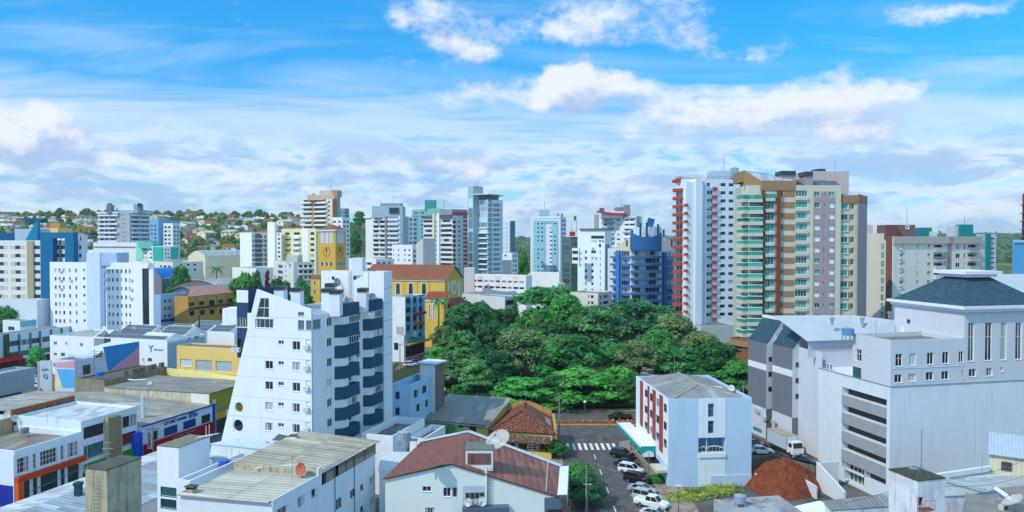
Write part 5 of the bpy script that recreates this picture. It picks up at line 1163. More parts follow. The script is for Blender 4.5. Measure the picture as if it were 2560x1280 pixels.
sheet(b.o, 'roof', [v3(A, z), v3(Bv, z), v3(Bv + e2 * 27, z + 1.1), v3(A + e2 * 27, z + 1.1)], SHT, .15)
sheet(b.o, 'roof', [v3(A + e2 * 27.02, z + 1.1), v3(Bv + e2 * 27.02, z + 1.1), v3(Bv + e2 * 48, z - .2), v3(A + e2 * 48, z - .2)], corr('a9a59c', 1.1, stain=.5, lines=.16, sheet=6.0), .15)
mb = MB(); mb.prism([Bv, Bv + e1 * .35, Bv + e1 * .35 + e2 * 21, Bv + e2 * 21], 0, z + .9); mb.build('party_wall', dirty('c9c2b0'), b.o)
BLUEW = paint('1d49a8')
for u0, vt, vb, u1 in ((410, 1071, 1093, 444), (458, 1055, 1076, 490), (504, 1040, 1061, 526)): winq(S, u0, vt, vb, u1, 'k', rec=.2, mu=8)
for u0, vt, vb, u1 in ((372, 1083, 1106, 395),): winq(S, u0, vt, vb, u1, 'k', rec=.3)
for u0, vt, vb, u1 in ((410, 1073, 1091, 443), (458, 1057, 1074, 489)):
 s0, z1 = S.hit(u0, vt); z0 = S.hit(u0, vb)[1]; s1 = S.hit(u1, vt)[0]; mb = MB()
 for k in range(7): mb.box(S.M, s0 + .1, s1 - .1, .06, .1, z0 + (z1 - z0) * k / 7 + .03, z0 + (z1 - z0) * (k + 1) / 7 - .03)
 mb.build('shutter', BLUEW, b.o)
S.slab('corner_strip', S.L - .75, S.L, 0, z, .12, paint('1f3fc0')); S.slab('fascia', 0, S.L, z - .14, z + .12, .18, paint('1d4a9a'))
s0, z0 = S.hit(404, 1066); DKB = paint('163f9a')
for k, (u, v, st, sc_) in enumerate(((421, 1059.5, 'UniCesumar', 1.0),)):
 s0, z0 = S.hit(u, v); s1 = S.hit(467, 1045)[0]; text_mesh(st, (s1 - s0) / 5.1, DKB, b.o, S.M @ Matrix.Translation((s0, -.05, z0)), bold=.03)
s0, z0 = S.hit(410, 1058); mb = MB()
for i in range(14):
 a0, a1 = math.pi * (.95 + 1.1 * i / 14), math.pi * (.95 + 1.1 * (i + 1) / 14)
 q = [(s0 + .5 + r * math.cos(a), -.06, z0 + .05 + r * math.sin(a)) for r, a in ((.55, a0), (.55, a1), (.3, a1), (.3, a0))]; mb.face([S.pt(*x) for x in q])
for i in range(12): a0, a1 = math.tau * i / 12, math.tau * (i + 1) / 12; mb.face([S.pt(s0 + .5, -.06, z0 + .1), S.pt(s0 + .5 + .17 * math.cos(a0), -.06, z0 + .1 + .17 * math.sin(a0)), S.pt(s0 + .5 + .17 * math.cos(a1), -.06, z0 + .1 + .17 * math.sin(a1))])
mb.build('emblem', DKB, b.o)
for k, st in enumerate(('Graduação', 'Pós-Graduação', 'EAD e híbrido')):
 s0, z0 = S.hit(471.5, 1036.5 + 4.6 * k); s1 = S.hit(496, 1030)[0]; text_mesh(st, (s1 - s0) / 6.6, DKB, b.o, S.M @ Matrix.Translation((s0, -.05, z0)), bold=.015)
REDB = paint('a5121c', stain=.1)
S.slab('sign_band', .2, S.L - 1.3, .9, 3.05, .9, REDB); s0, _ = S.hit(425, 1095); text_mesh('BENOIT', 1.25, WHITE_F, b.o, S.M @ Matrix.Translation((s0, -.95, 1.5)), bold=.05)
mb = MB(); mb.box(S.M, s0 - .4, s0 + 5.6, -1.1, -.95, 2.8, 2.88); mb.build('sign_lamp_bar', ALU, b.o)
S.slab('end_wall', -1.9, -.02, 0, 5.4, .1, paint('1f55d8'), back=6)
b.done()
p = S.pt(.4, -1.3, 0)
b2 = Bld('blade_sign', 'white vertical sign board with red lettering hung over the street', 'sign', (p.x, p.y, 2.2))
M = Matrix.Translation((p.x, p.y, 0)) @ Matrix.Rotation(RAD(-8), 4, 'Z'); mb = MB(); mb.box(M, -.42, .42, -.1, .1, 2.4, 5.6); mb.build('board', WHITE_F, b2.o)
text_mesh('BENOIT', .78, paint('b5202a'), b2.o, M @ Matrix.Translation((.27, -.11, 2.6)) @ Matrix.Rotation(-math.pi / 2, 4, 'Y'), bold=.03)
mb = MB(); mb.tube((p.x, p.y, 5.3), (p.x + .3, p.y + 1.2, 5.3), .05); mb.tube((p.x, p.y, 2.7), (p.x + .3, p.y + 1.2, 2.7), .05); mb.build('bracket', METAL, b2.o)
p = gz(357, 1062, 5.2); t_ = thing('duct_pipe', 'tall square white downpipe duct standing between two sheet roofs', 'duct', p); mb = MB(); mb.box(Matrix.Translation(p), -.28, .28, -.2, .2, -5, 5.6); mb.build('duct', paint('c2d2dc'), t_)
b = Bld('shop_building', 'white two storey corner building with gridded windows over an orange canopy at bottom left', 'shop building', (*xy(35, 111, 1130), 0))
A = xy(35, 111, 1130); z1 = 8.5; t1 = 11.9; t2 = 23.8; B0 = A + e1 * t1; C0 = A + e1 * t2; OW = paint('dbe6f0', stain=.12)
m = b.m = b.prism([A + e2 * 16, A, B0 - e1 * .02, B0 - e1 * .02 + e2 * 16], 0, z1, OW, par=.9, roof=corr('8d877c', .55, stain=.6, lines=.5, sheet=5)); S = m.sides[1]
m2 = b.prism([B0 + e2 * 14, B0, C0, C0 + e2 * 14], 0, 10.2, OW, par=.45, roof=corr('cfd6de', .9, stain=.3, lines=.4)); S2 = m2.sides[1]
for u0, u1 in ((39, 71), (81, 89), (100, 141), (151, 158.5), (169, 194)):
 a, c = S.hit(u0, 1160)[0], S.hit(u1, 1160)[0]; S.win(a, c, 4.95, 7.15, 'k', rec=.25, mu=max(2, int((c - a) / .55)))
 mb = MB()
 for zz_ in (5.7, 6.45): mb.box(S.M, a, c, .14, .19, zz_ - .03, zz_ + .03)
 for k in range(1, max(2, int((c - a) / .55))): x = a + (c - a) * k / max(2, int((c - a) / .55)); mb.box(S.M, x - .03, x + .03, .13, .18, 4.95, 7.15)
 mb.build('window_grille', WHITE_F, b.o)
S.slab('canopy', -.1, S.L + .3, 3.75, 4.5, .9, paint('c8481c')); S.slab('canopy', -.1, .8, 0, 3.75, .9, paint('d8602c'))
for u in (36.5, 76, 95, 146, 163.5, 199): a = S.hit(u, 1160)[0]; S.slab('pilaster', a - .28, a + .28, 0, 8.0, .14, OW)
S.slab('shop_glass', .9, S.L - .1, .4, 3.7, .05, G_TEAL); m.sides[0].slab('base_band', 0, 16, 0, 3.2, .05, paint('1f2f9c'))
for (ua, ub, za, zb, st, nn) in ((209, 261, 7.0, 9.0, 'k', 5), (296, 341, 6.9, 8.9, 'k', 5), (209, 260, 3.7, 5.9, 'h', 3), (296, 341, 3.9, 5.9, 'r', 3)):
 a, c = S2.hit(ua, 1100)[0], S2.hit(ub, 1100)[0]; S2.win(a, c, za, zb, st, rec=.3, mu=nn)
a, c = S2.hit(296.5, 1100)[0], S2.hit(340, 1100)[0]; mb = MB()
for k in range(5): mb.box(S2.M @ Matrix.Translation((a + (c - a) * (k + .5) / 5, .12, 4.0)) @ Matrix.Rotation(.25, 4, 'Y'), -.42, .42, -.03, .03, .1, 1.7)
mb.build('drying_cloth', paint('8a2f3c'), b.o)
def screen_mat():
 m, t, bs = newmat('pierced_block_screen'); LL = t.links; tc = nd(t, 'ShaderNodeTexCoord'); br = nd(t, 'ShaderNodeTexBrick'); LL.new(tc.outputs['UV'], br.inputs['Vector'])
 br.inputs['Scale'].default_value = 1; br.inputs['Brick Width'].default_value = .28; br.inputs['Row Height'].default_value = .2; br.inputs['Mortar Size'].default_value = .045
 br.inputs['Color1'].default_value = (.06, .045, .03, 1); br.inputs['Color2'].default_value = (.12, .09, .055, 1); br.inputs['Mortar'].default_value = (.42, .33, .20, 1); LL.new(br.outputs['Color'], bs.inputs['Base Color']); bs.inputs['Roughness'].default_value = .9; return m
a, c = S2.hit(262, 1100)[0], S2.hit(295, 1100)[0]; mb = MB(); mb.box(S2.M, a, c, -.7, 0, 2.2, 9.6); mb.build('block_screen', screen_mat(), b.o)
mb = MB(); mb.box(S2.M, a - .12, a - .002, -.8, 0, 2.1, 9.7); mb.box(S2.M, c + .002, c + .12, -.8, 0, 2.1, 9.7); mb.build('screen_frame', paint('cdb98c'), b.o)
S2.slab('shop_band', .5, S2.L, 1.6, 2.9, .5, paint('2f8a3c')); S2.slab('shop_glass', .2, S2.L - .2, .1, 1.5, .04, G_DARK)
wl = m2.sides[3]
for i, (u, v) in enumerate(((22, 1043), (36, 1050))):
 p = gz(u, v + 6, 9.2); dish(('round white dish at the left edge behind the white parapet', 'narrow white dish beside the round one behind the white parapet')[i], p, (.75, .6)[i], (.3 + i, -.9, .6), WDISH)
b.done()
b = Bld('wall', 'old peeling brick and plaster party wall rising behind the white parapet at left', 'wall', (*(B0 + e2 * 14.3), 0))
Q = B0 + e2 * 14.3; b.prism([Q - e1 * .5, Q + e1 * 12, Q + e1 * 12 + e2 * .4, Q - e1 * .5 + e2 * .4], 0, 11.2, dirty('9a5a3c', dark=(.25, .24, .2), amt=.9), par=0)
b.prism([Q - e1 * 9, Q - e1 * .52, Q - e1 * .52 + e2 * .4, Q - e1 * 9 + e2 * .4], 0, 10.0, dirty('c0a888', amt=.7), par=0); b.done()
YC = paint('d2aa4c', stain=.14, streak=.12); YB = paint('dcb858', stain=.12, streak=.12); TER = tiles('a8623c', '8f5030', .35, .4, stain=.35); TRM = paint('ccd0d4')
b = Bld('church', 'yellow church with a clock tower and a long terracotta roof', 'church', (*xy(1112, 284, 700), 0))
t = b.prism(rect(839, 306, 30, 795.5, 864.5, v=640), 0, zat(576, 306), YC, par=0, cap=False); L, R_ = t.sides[0], t.sides[1]; z = zat(576, 306)
for u0 in (802, 813.3, 824.3): arch_win(L, u0, 578, u0 + 7.5, 608, pane=paint('b9cfe6'), name='window'); arch_win(L, u0 + .6, 653, u0 + 7, 666)
for u0 in (842.5, 848, 853.6): arch_win(R_, u0, 578 - 0, u0 + 4.9, 608, pane=paint('b9cfe6')); arch_win(R_, u0, 652.5, u0 + 4.4, 665.5)
arch_win(R_, 859, 652.5, 863, 665)
for sd, uc in ((L, 817), (R_, 851)):
 s, zc = sd.hit(uc, 629.5); mb = MB(); rr = 2.15 if sd is L else 2.15
 for k in range(12):
  a = k * math.tau / 12; M = sd.M @ Matrix.Translation((s, -.08, zc)) @ Matrix.Rotation(a, 4, 'Y'); mb.box(M, -.1, .1, -.06, .06, rr - .62, rr - .05)
 fc = mb.build('clock_face', DARK_F, b.o)
 for a, ln, w in ((-.03, 1.7, .12), (-.42, 1.25, .16)):
  mb = MB(); M = sd.M @ Matrix.Translation((s, -.12, zc)) @ Matrix.Rotation(a, 4, 'Y'); mb.box(M, -w, w, -.05, .05, -.35, ln); mb.build('clock_hand', DARK_F, fc)
c = sum((Vector(p) for p in t.pts), Vector((0, 0))) / 4; mb = MB(); ex = inset(t.pts, -.45); ap = v3(c, z + 2.6)
for i in range(4): p, q = ex[i], ex[(i + 1) % 4]; mb.face([v3(p, z + .35), v3(q, z + .35), ap], [(0, 0), (7, 0), (3.5, 4)])
mb.build('roof', TER, b.o); mb = MB(); mb.prism(ex, z - .35, z + .34); mb.build('cornice', TRM, b.o); mb = MB(); mb.tube(ap - Vector((0, 0, .3)), ap + Vector((0, 0, 1.2)), .18, 6); mb.build('finial', GREYD, b.o)
nv = b.prism(rect(1112, 284, 17, 905, 1156, v=720), 0, zat(700, 284), YB, par=0, cap=False); L, R_ = nv.sides[0], nv.sides[1]; z = zat(700, 284)
for u0, u1 in ((958, 969), (988.5, 1001.5), (1020.5, 1033.5), (1053.5, 1066.5)): arch_win(L, u0, 706, u1, 737, t=.22)
for u in (978, 1011, 1043, 1073): L.slabpx('pilaster', u - .5, 702, u + .5, 800, .08, paint('b3924a'))
L.slabpx('cornice', 903, 697, 1112.5, 701.5, .35, TRM)
e1, e2 = dirs(17); P0 = nv.pts[1]; P1 = nv.pts[2]; Wd = (P1 - P0).length; Ln = (nv.pts[0] - P0).length; zr = z + 5.2; mid = P0 + e1 * Wd / 2
mb = MB(); mb.face([v3(P0, z), v3(P1, z), v3(mid, zr)]); mb.face([v3(P1 + e2 * Ln, z), v3(P0 + e2 * Ln, z), v3(mid + e2 * Ln, zr)]); mb.build('gable_wall', YC, b.o)
sheet(b.o, 'roof', [v3(P0 + e2 * Ln - e1 * .5, z + .05), v3(P0 - e1 * .5 - e2 * .5, z + .05), v3(mid - e2 * .5, zr + .25), v3(mid + e2 * Ln, zr + .25)], TER, .25)
sheet(b.o, 'roof', [v3(P1 - e2 * .5 + e1 * .5, z + .05), v3(P1 + e2 * Ln + e1 * .5, z + .05), v3(mid + e2 * Ln, zr + .25), v3(mid - e2 * .5, zr + .25)], TER, .25)
mb = MB()
for a_, c_ in ((P0 - e1 * .5, mid), (P1 + e1 * .5, mid)):
 za, zc = z - .25, zr - .05; q = [v3(a_ - e2 * .62, za), v3(c_ - e2 * .62, zc), v3(c_ - e2 * .62, zc + .5), v3(a_ - e2 * .62, za + .5)]; mb.face(q); mb.face(q[::-1])
mb.build('verge', TRM, b.o)
s, zc = R_.hit(1134, 718.5); mb = MB(); pb = MB(); n = 20
for i in range(n):
 a0, a1 = math.tau * i / n, math.tau * (i + 1) / n; P = lambda r, a, o: R_.pt(s + r * math.cos(a), o, zc + r * math.sin(a))
 mb.face([P(1.9, a0, -.12), P(1.9, a1, -.12), P(2.75, a1, -.12), P(2.75, a0, -.12)]); mb.face([P(2.75, a1, -.12), P(2.75, a1, 0), P(2.75, a0, 0), P(2.75, a0, -.12)])
 pb.face([P(0, 0, -.04), P(1.9, a0, -.04), P(1.9, a1, -.04)])
for i in range(4):
 M = R_.M @ Matrix.Translation((s, -.06, zc)) @ Matrix.Rotation(i * math.pi / 4, 4, 'Y'); mb.box(M, -.06, .06, -.04, .02, -1.9, 1.9)
f = mb.build('window', WHITE_F, b.o); pb.build('pane', G_BLUE, f)
for u in (1119.5, 1145.5): arch_win(R_, u, 705, u + 3.4, 742, t=.25, pane=OFFW)
ch = b.prism(rect(1109, 277, 17, 1060, 1122, v=780), 0, zat(752, 277), YB, par=0, cap=False); z = zat(752, 277)
for u0 in (1070.5, 1080.5): arch_win(ch.sides[0], u0, 758, u0 + 6, 797, t=.3)
ch.sides[0].slabpx('cornice', 1058, 750, 1109.3, 754, .3, TRM); q = ch.pts
sheet(b.o, 'roof', [v3(q[0], z + .1), v3(q[1], z + .1), v3(q[2] , z + 2.9), v3(q[3], z + 2.9)], tiles('a84838', '96402f', .35, .4, stain=.3), .2, .4)
po = b.prism(rect(1116, 281, 17, 1112, 1158, v=780), 0, zat(769, 281), YC, par=0, cap=False); q = po.pts; z = zat(769, 281); d_ = (q[1] - q[0]).normalized()
sheet(b.o, 'roof', [v3(q[1] + d_ * 3, z - .3), v3(q[2] + d_ * 3, z - .3), v3(q[2] - d_ * 1, z + 2.8), v3(q[1] - d_ * 1, z + 2.8)], tiles('a84838', '96402f', .35, .4, stain=.3), .2)
ex_ = b.prism(rect(800, 297, 20, 777, 806, v=720), 0, zat(697, 297), YB, par=0, cap=False); q = ex_.pts; z = zat(697, 297)
for v0 in (700, 722): arch_win(ex_.sides[0], 784.5, v0, 789.5, v0 + 12)
sheet(b.o, 'roof', [v3(q[0], z + .1), v3(q[1], z + .1), v3(q[2], z + 1.4), v3(q[3], z + 1.4)], TER, .2, .5)
b.done()
b = block('shop_building', 'blue framed shop building with a blank white side wall on the park street', 'shop building', 1013, 250, 22, 981, 1062, 742, paint('e3e6ea', stain=.2), v=800)
R_ = b.R; R_.slab('frame_wall', .02, R_.L, 4.2, b.zt, .05, paint('5f9fc4'))
for r in range(5):
 for u0, u1 in ((1014.5, 1025), (1029, 1040), (1044, 1054)):
  vt = 746 + 22.2 * r - (u0 - 1014) * .07; s0, z1 = R_.hit(u0, vt); z0 = R_.hit(u0, vt + 15)[1]; s1 = R_.hit(u1, vt)[0]; mb = MB(); mb.box(R_.M, s0, s1, -.09, -.05, z0, z1); f = mb.build('window', ALU, b.o)
  pb = MB(); pb.face([R_.pt(s0 + .1, -.1, z0 + .1), R_.pt(s1 - .1, -.1, z0 + .1), R_.pt(s1 - .1, -.1, z1 - .1), R_.pt(s0 + .1, -.1, z1 - .1)], [(0, 0), (1, 0), (1, 1), (0, 1)]); pb.build('pane', G_DARK, f)
for u in (1027, 1042, 1056): slabq(R_, 'pilaster', u - 1.2, 741, 842, u + 1.2, .7, paint('8fc0de'))
slabq(R_, 'sign', 1030, 783, 789, 1060, 1.0, paint('c22a34')); slabq(R_, 'sign', 1029, 808, 815, 1056, 1.0, paint('d8552c')); slabq(R_, 'sign_band', 1014, 850, 858, 1060, .5, paint('4f9fd0')); slabq(R_, 'canopy', 1010, 860, 863, 1066, 2.4, paint('b98f3c'))
slabq(R_, 'shop_glass', 1014, 868, 894, 1060, .06, G_DARK); slabq(R_, 'blade_sign', 1029, 827, 842, 1032, 1.6, paint('bfe0c0'))
b.pr.append(Prism(b, rect(1010, 244, 22, 978, 1014, v=850), 0, zat(838, 244), paint('dfe3e8'), par=.3)); b.pr[-1].sides[0].winpx(985, 857, 996, 875, 'd'); b.pr[-1].sides[0].slabpx('panel', 991, 817, 1010, 836, .1, paint('b9aeb8')) ; b.done()
b = block('apartment_block', 'low grey and white block with a taupe roof between the church and the pink office', 'building', 1200, 310, 35, 1150, 1290, 736, paint('d3d9e2'), v=750)
b.L.winpx(1158, 742, 1163, 748, 'd'); b.pr.append(Prism(b, rect(1262, 300, 40, 1195, 1292, v=760), 0, zat(742, 300), paint('d9dee6'), par=.3)); b.pr[-1].sides[1].winpx(1264, 750, 1288, 762, 'k'); b.done()
b = block('apartment_block', 'low cream block in front of the white square tower, behind the dark green crowns', 'building', 1495, 285, 30, 1425, 1530, 733, paint('dcd8d2'), v=750)
b.L.grid([(1470, 1474), (1477, 1484)], 738, 15, 2, 7, 'd'); b.R.grid([(1499, 1504), (1508, 1520)], 740, 15, 2, 7, 'd'); b.done()
b = block('shop_building', 'small white house with a mono pitch roof below the pale blue slab tower', 'building', 1395, 340, 40, 1332, 1412, 708, paint('e0e3e6'), v=715); b.R.grid([(1398, 1401), (1404, 1408)], 713, 12, 1, 6, 'd'); b.L.winpx(1340, 716, 1348, 722, 'd'); b.done()
e1, e2 = dirs(17.5)
WT = paint('e6eaf0', stain=.14, streak=.2); NAVY = paint('27536c', stain=.1); TILEB = tiles('2f558f', '24447a', .12, .12, mortar=(.02, .05, .12), stain=.2)
b = Bld('apartment_tower', 'white apartment tower with a slanted front edge, two round holes and navy balcony bands', 'apartment tower', (*xy(779, 112, 900), 0))
P0 = xy(779, 112, 900)
class _Pr: pass
def plane(b, p, q, z0, zt): pr = _Pr(); pr.b = b; pr.z0 = z0; return Side(pr, p, q, zt, zt)
Ls = plane(b, P0 + e2 * 30, P0, 0, 40)
sA, zA = Ls.hit(642, 723); sB, zB = Ls.hit(555, 1095); s0 = sA + (sB - sA) * (zA - 0) / (zA - zB); zc = Ls.hit(779, 774)[1]
outer = [(s0, 0), (30, 0), (30, zc), (sA, zA)]
holes = []; wn = []
def rectpx(u0, v0, u1, v1):
 a = Ls.hit(u0, v0)[0]; c = Ls.hit(u1, v0)[0]; um = (u0 + u1) / 2; return (a, c, Ls.hit(um, v1)[1], Ls.hit(um, v0)[1])
for r in range(5): wn.append((rectpx(695, 851 + 51.7 * r, 709, 861 + 51.7 * r), 'w', 2)); wn.append((rectpx(731, 853 + 51.9 * r, 750, 875 + 51.9 * r), 'm', 2))
for r in range(4): wn.append((rectpx(663, 902 + 51.6 * r, 682, 922.5 + 51.6 * r), 'm', 2))
wn.append((rectpx(637, 797, 685, 820), 'm', 4)); wn.append((rectpx(745, 780, 760, 789), 'b', 1)); wn.append((rectpx(745, 800.5, 760.5, 824), 'b', 1)); wn.append((rectpx(765, 801, 778.6, 824.5), 'b', 1))
tri = [Ls.hit(639.5, 794), Ls.hit(672, 794), Ls.hit(672, 745.5), Ls.hit(651, 745.5)]
circ = []
for u, v, rr in ((597, 1018, 10.4), (595, 1064, 12.6)):
 s, z = Ls.hit(u, v); R0 = abs(Ls.hit(u + rr, v)[0] - s); circ.append([(s + R0 * math.cos(k * math.tau / 28), z + R0 * 1.02 * math.sin(k * math.tau / 28)) for k in range(28)])
Ls.clip = outer; Ls.op = [q + (.2,) for q, _, _ in wn]; xs = [p[0] for p in tri]; zs = [p[1] for p in tri]; Ls.op.append((min(xs), max(xs), min(zs), max(zs), .2))
for q in circ: xs = [p[0] for p in q]; zs = [p[1] for p in q]; Ls.op.append((min(xs), max(xs), min(zs), max(zs), .0))
Ls.zt0 = Ls.zt1 = zA; mb = MB(); Ls.build(mb)
mb.face([Ls.pt(x, 0, z) for x, z in ((tri[0][0], tri[0][1]), (tri[3][0], tri[3][1]), (tri[0][0], tri[3][1]))][::-1])
for q in [outer] + circ:
 n = len(q)
 for k in range(n): (a, z), (c, w) = q[k], q[(k + 1) % n]; mb.face([Ls.pt(a, 0, z), Ls.pt(a, .34, z), Ls.pt(c, .34, w), Ls.pt(c, 0, w)])
for q in circ:
 xs = [p[0] for p in q]; zs = [p[1] for p in q]; cx, cz = (min(xs) + max(xs)) / 2, (min(zs) + max(zs)) / 2; hx, hz = max(xs) - cx, max(zs) - cz
 def sq(p): t = 1 / max(abs(p[0] - cx) / hx, abs(p[1] - cz) / hz); return (cx + (p[0] - cx) * t, cz + (p[1] - cz) * t)
 for k in range(28):
  p0, p1 = q[k], q[(k + 1) % 28]; mb.face([Ls.pt(x, 0, z) for x, z in (p0, p1, sq(p1), sq(p0))][::-1])
mb.build('slanted_wall', WT, b.o)
for (a, c, z0, z1), st, mu in wn: b.wins.append((Ls, a, c, z0, z1, st, .17, mu, True))
mb = MB(); pb = MB(); pb.face([Ls.pt(s, .16, z) for s, z in tri], [(0, 0), (1, 0), (1, 1), (.4, 1)])
for (a, z), (c, w) in list(zip(tri, tri[1:] + tri[:1])) + [(((tri[0][0] + tri[1][0]) / 2 + .2, tri[0][1]), ((tri[2][0] + tri[3][0]) / 2, tri[2][1])), (((tri[0][0] + tri[3][0]) / 2, (tri[0][1] + tri[3][1]) / 2), (tri[1][0], (tri[1][1] + tri[2][1]) / 2))]:
 mb.tube(Ls.pt(a, .12, z), Ls.pt(c, .12, w), .06, 4)
f = mb.build('window', WHITE_F, b.o); pb.build('pane', G_DARK, f)
mb = MB()
for v in (797, 849, 901, 952, 1004, 1056): z = Ls.hit(775, v - 1)[1]; a = sA + (sB - sA) * (zA - z) / (zA - zB); mb.box(Ls.M, a + .05, 29.98, -.012, .0, z - .02, z + .02)
mb.build('floor_joint', GREYL, b.o)
for r in range(5):
 s, z = Ls.hit(768, 868 + 51.7 * r); mb = MB(); mb.box(Ls.M, s - .42, s + .42, -.42, -.03, z - .3, z + .3); mb.build('air_conditioner', plain('c9ced2'), b.o)
 s, z = Ls.hit(770, 855 + 51.7 * r); mb = MB()
 for a, c, e, f_ in ((-.35, .35, .3, .34), (-.35, .35, -.34, -.3), (-.35, -.31, -.34, .34)): mb.box(Ls.M, s + a, s + c, -.05, 0, z + e, z + f_)
 mb.build('vent_frame', GREYD, b.o)
lu = 30 - Ls.hit(616, 950)[0]; Lr = 20.9
body = b.prism([P0 + e1 * .36 + e2 * lu, P0 + e1 * .36, P0 + e1 * Lr, P0 + e1 * Lr + e2 * lu], 0, zc - .9, WT, par=.5, roof=corr('9aa2ac', .4)); S = body.sides[1]
mb = MB(); mb.face([Ls.pt(30, 0, 0), P0.to_3d() + e1.to_3d() * .36, v3(P0 + e1 * .36, zc), Ls.pt(30, 0, zc)]); mb.build('slanted_wall', WT, b.o)
bl = 30 - Ls.hit(586, 800)[0]; zb0, zb1 = Ls.hit(600, 896)[1], Ls.hit(600, 726)[1]
bay = b.prism([P0 + e1 * .6 + e2 * bl, P0 + e1 * .6 + e2 * (lu + .02), P0 + e1 * 9 + e2 * (lu + .02), P0 + e1 * 9 + e2 * bl], zb0, zb1, TILEB, par=.3); B0s = bay.sides[0]
q = B0s.hit(590, 794); q2 = B0s.hit(626, 794); B0s.win(q[0], min(q2[0], B0s.L - .05), B0s.hit(600, 818)[1], q[1], 'c', rec=.15); q = B0s.hit(588, 846); q2 = B0s.hit(606, 846); B0s.win(max(.1, q[0]), q2[0], B0s.hit(595, 868)[1], q[1], 'd', rec=.3)
z = B0s.hit(600, 756)[1]; mb = MB(); mb.box(B0s.M, 0, B0s.L, -.03, 0, z, zb1); mb.build('parapet_band', WT, b.o)
for u in (587.5, 597): s, z = B0s.hit(u, 874); mb = MB(); mb.box(B0s.M, s - .4, s + .4, -.5, -.02, z - .35, z + .35); mb.build('air_conditioner', plain('c9ced2'), b.o)
S.grid([(818, 830.5)], 794, 50.6, 6, 21, 'w', mu=2); S.grid([(891, 902)], 781, 46.6, 7, 20, 'w', mu=2)
q0, z1 = S.hit(780, 801); S.win(.05, S.hit(802, 801)[0], S.hit(779.5, 824.5)[1], S.hit(779.5, 801)[1], 'b', mu=1)
def bayband(name, a, c, z0, z1, o, mat, ch=.8):
 p = [S.pt(x, -y, 0) for x, y in ((a, .0), (a + ch, o), (c, o), (c, 0))]; mb = MB(); mb.prism([(w.x, w.y) for w in p], z0, z1); return mb.build(name, mat, b.o)
for (ua, ub, um, v0, dv, n, hb, o, ch) in ((836, 882, 860, 757, 51.0, 7, 31, 1.25, 1.1), (907, 941, 924, 748, 46.9, 8, 28, 1.25, .8)):
 a, c = S.hit(ua, 900)[0], S.hit(ub, 900)[0]; z, dz, hz = S.zrow(um, v0, dv, hb)
 for r in range(n):
  z1 = z - r * dz
  if z1 - dz < 2: break
  bayband('balcony', a, c, z1 - hz, z1, o, NAVY, ch)
  bayband('balcony_wall', a + .05, a + (c - a) * (.99 if r < 1 else .42), z1 - dz + .02, z1 - hz - .02, o - .12, paint('dfe4ec'), ch)
  if r < 2 or r % 3 == 1:
   mb = MB(); zz0, zz1 = z1 - dz + .1, z1 - hz - .08; xa, xb = a + (c - a) * .45, a + (c - a) * .97
   fr = MB(); fr.box(S.M, xa, xb, -o + .06, -o + .11, zz0, zz0 + .06); fr.box(S.M, xa, xb, -o + .06, -o + .11, zz1 - .06, zz1)
   for k in range(5): x = xa + (xb - xa) * k / 4; fr.box(S.M, x - .035, x + .035, -o + .05, -o + .11, zz0, zz1)
   f = fr.build('window', WHITE_F, b.o); mb.face([S.pt(xa, -o + .1, zz0), S.pt(xb, -o + .1, zz0), S.pt(xb, -o + .1, zz1), S.pt(xa, -o + .1, zz1)], [(0, 0), (1, 0), (1, 1), (0, 1)]); mb.build('pane', G_DARK, f)
  else:
   S.win(a + (c - a) * .5, a + (c - a) * .9, z1 - dz + .3, z1 - hz - .3, 'd', rec=.2)
T0 = P0 + e1 * Lr; wv = (T0 - P0).length
sd = plane(b, T0 + e2 * 40, T0, 0, 40); off = sd.hit(960, 800)[0] - 40
TR = T0 - e2 * off; ul = 40 - sd.hit(803, 690)[0]; zt = zat(679, TR.y)
d_ = TR + e1 * 3.2
tw = b.prism([T0 + e2 * ul, TR, d_, d_ + e2 * (ul + off)], 0, zt, WT, par=.35); TL, TRs = tw.sides[0], tw.sides[1]
TRs.q = TRs.q
for u, st in ((817, 's'), (830, 'x'), (845, 's'), (868, 's'), (884, 'x'), (901, 's')):
 mb = MB(); s, z1 = TL.hit(u, 691); s1, z0 = TL.hit(u + 6, 699); mb.box(TL.M, s, s1, -.05, 0, z0, z1); mb.build('vent_opening', BLACK if st == 'x' else OFFW, b.o)
mb = MB(); sa, sb = TL.hit(874, 690)[0], TL.hit(881, 690)[0]; z0, z1 = TL.hit(878, 740)[1], TL.hit(878, 676)[1]
for s in (sa, sb): mb.tube(TL.pt(s, -.25, z0), TL.pt(s, -.25, z1), .035, 4)
k = z0
while k < z1: mb.tube(TL.pt(sa, -.25, k), TL.pt(sb, -.25, k), .03, 4); k += .38
mb.build('ladder', METAL, b.o)
TL.slab('tower_rib', TL.hit(919, 690)[0], TL.hit(921, 690)[0], 20, zt, .12, WT)
for v in (720, 757, 800, 843, 885): z = TRs.hit(970, v)[1]; mb = MB(); mb.box(TRs.M, 0, TRs.L, -.012, 0, z - .03, z + .03); mb.build('floor_joint', GREYD, b.o)
roofbox(b, 880, 645, 906, 680, TR.y + 1.2, 3, WT, 'water_tank_room')
for u0, v0, u1, v1, D in ((803, 728, 828, 775, 118), (823, 732, 849, 775, 116.5), (893, 727, 915, 755, 124), (727, 726, 750, 790, 117), (685, 722, 709, 770, 121), (812, 715, 835, 740, 126)):
 roofbox(b, u0, v0, u1, v1, D, 2.2, WT, 'chimney', zb=zc - 1.5); roofbox(b, u0 - .7, v0 - 6, u1 + .7, v0 + 3, D - .12, 2.4, DARK_F, 'chimney_cap', zb=zat(v0 + 3, D))
mb = MB(); a3 = Ls.pt(sA, .34, zA); c3 = Ls.pt(30, .34, zc)
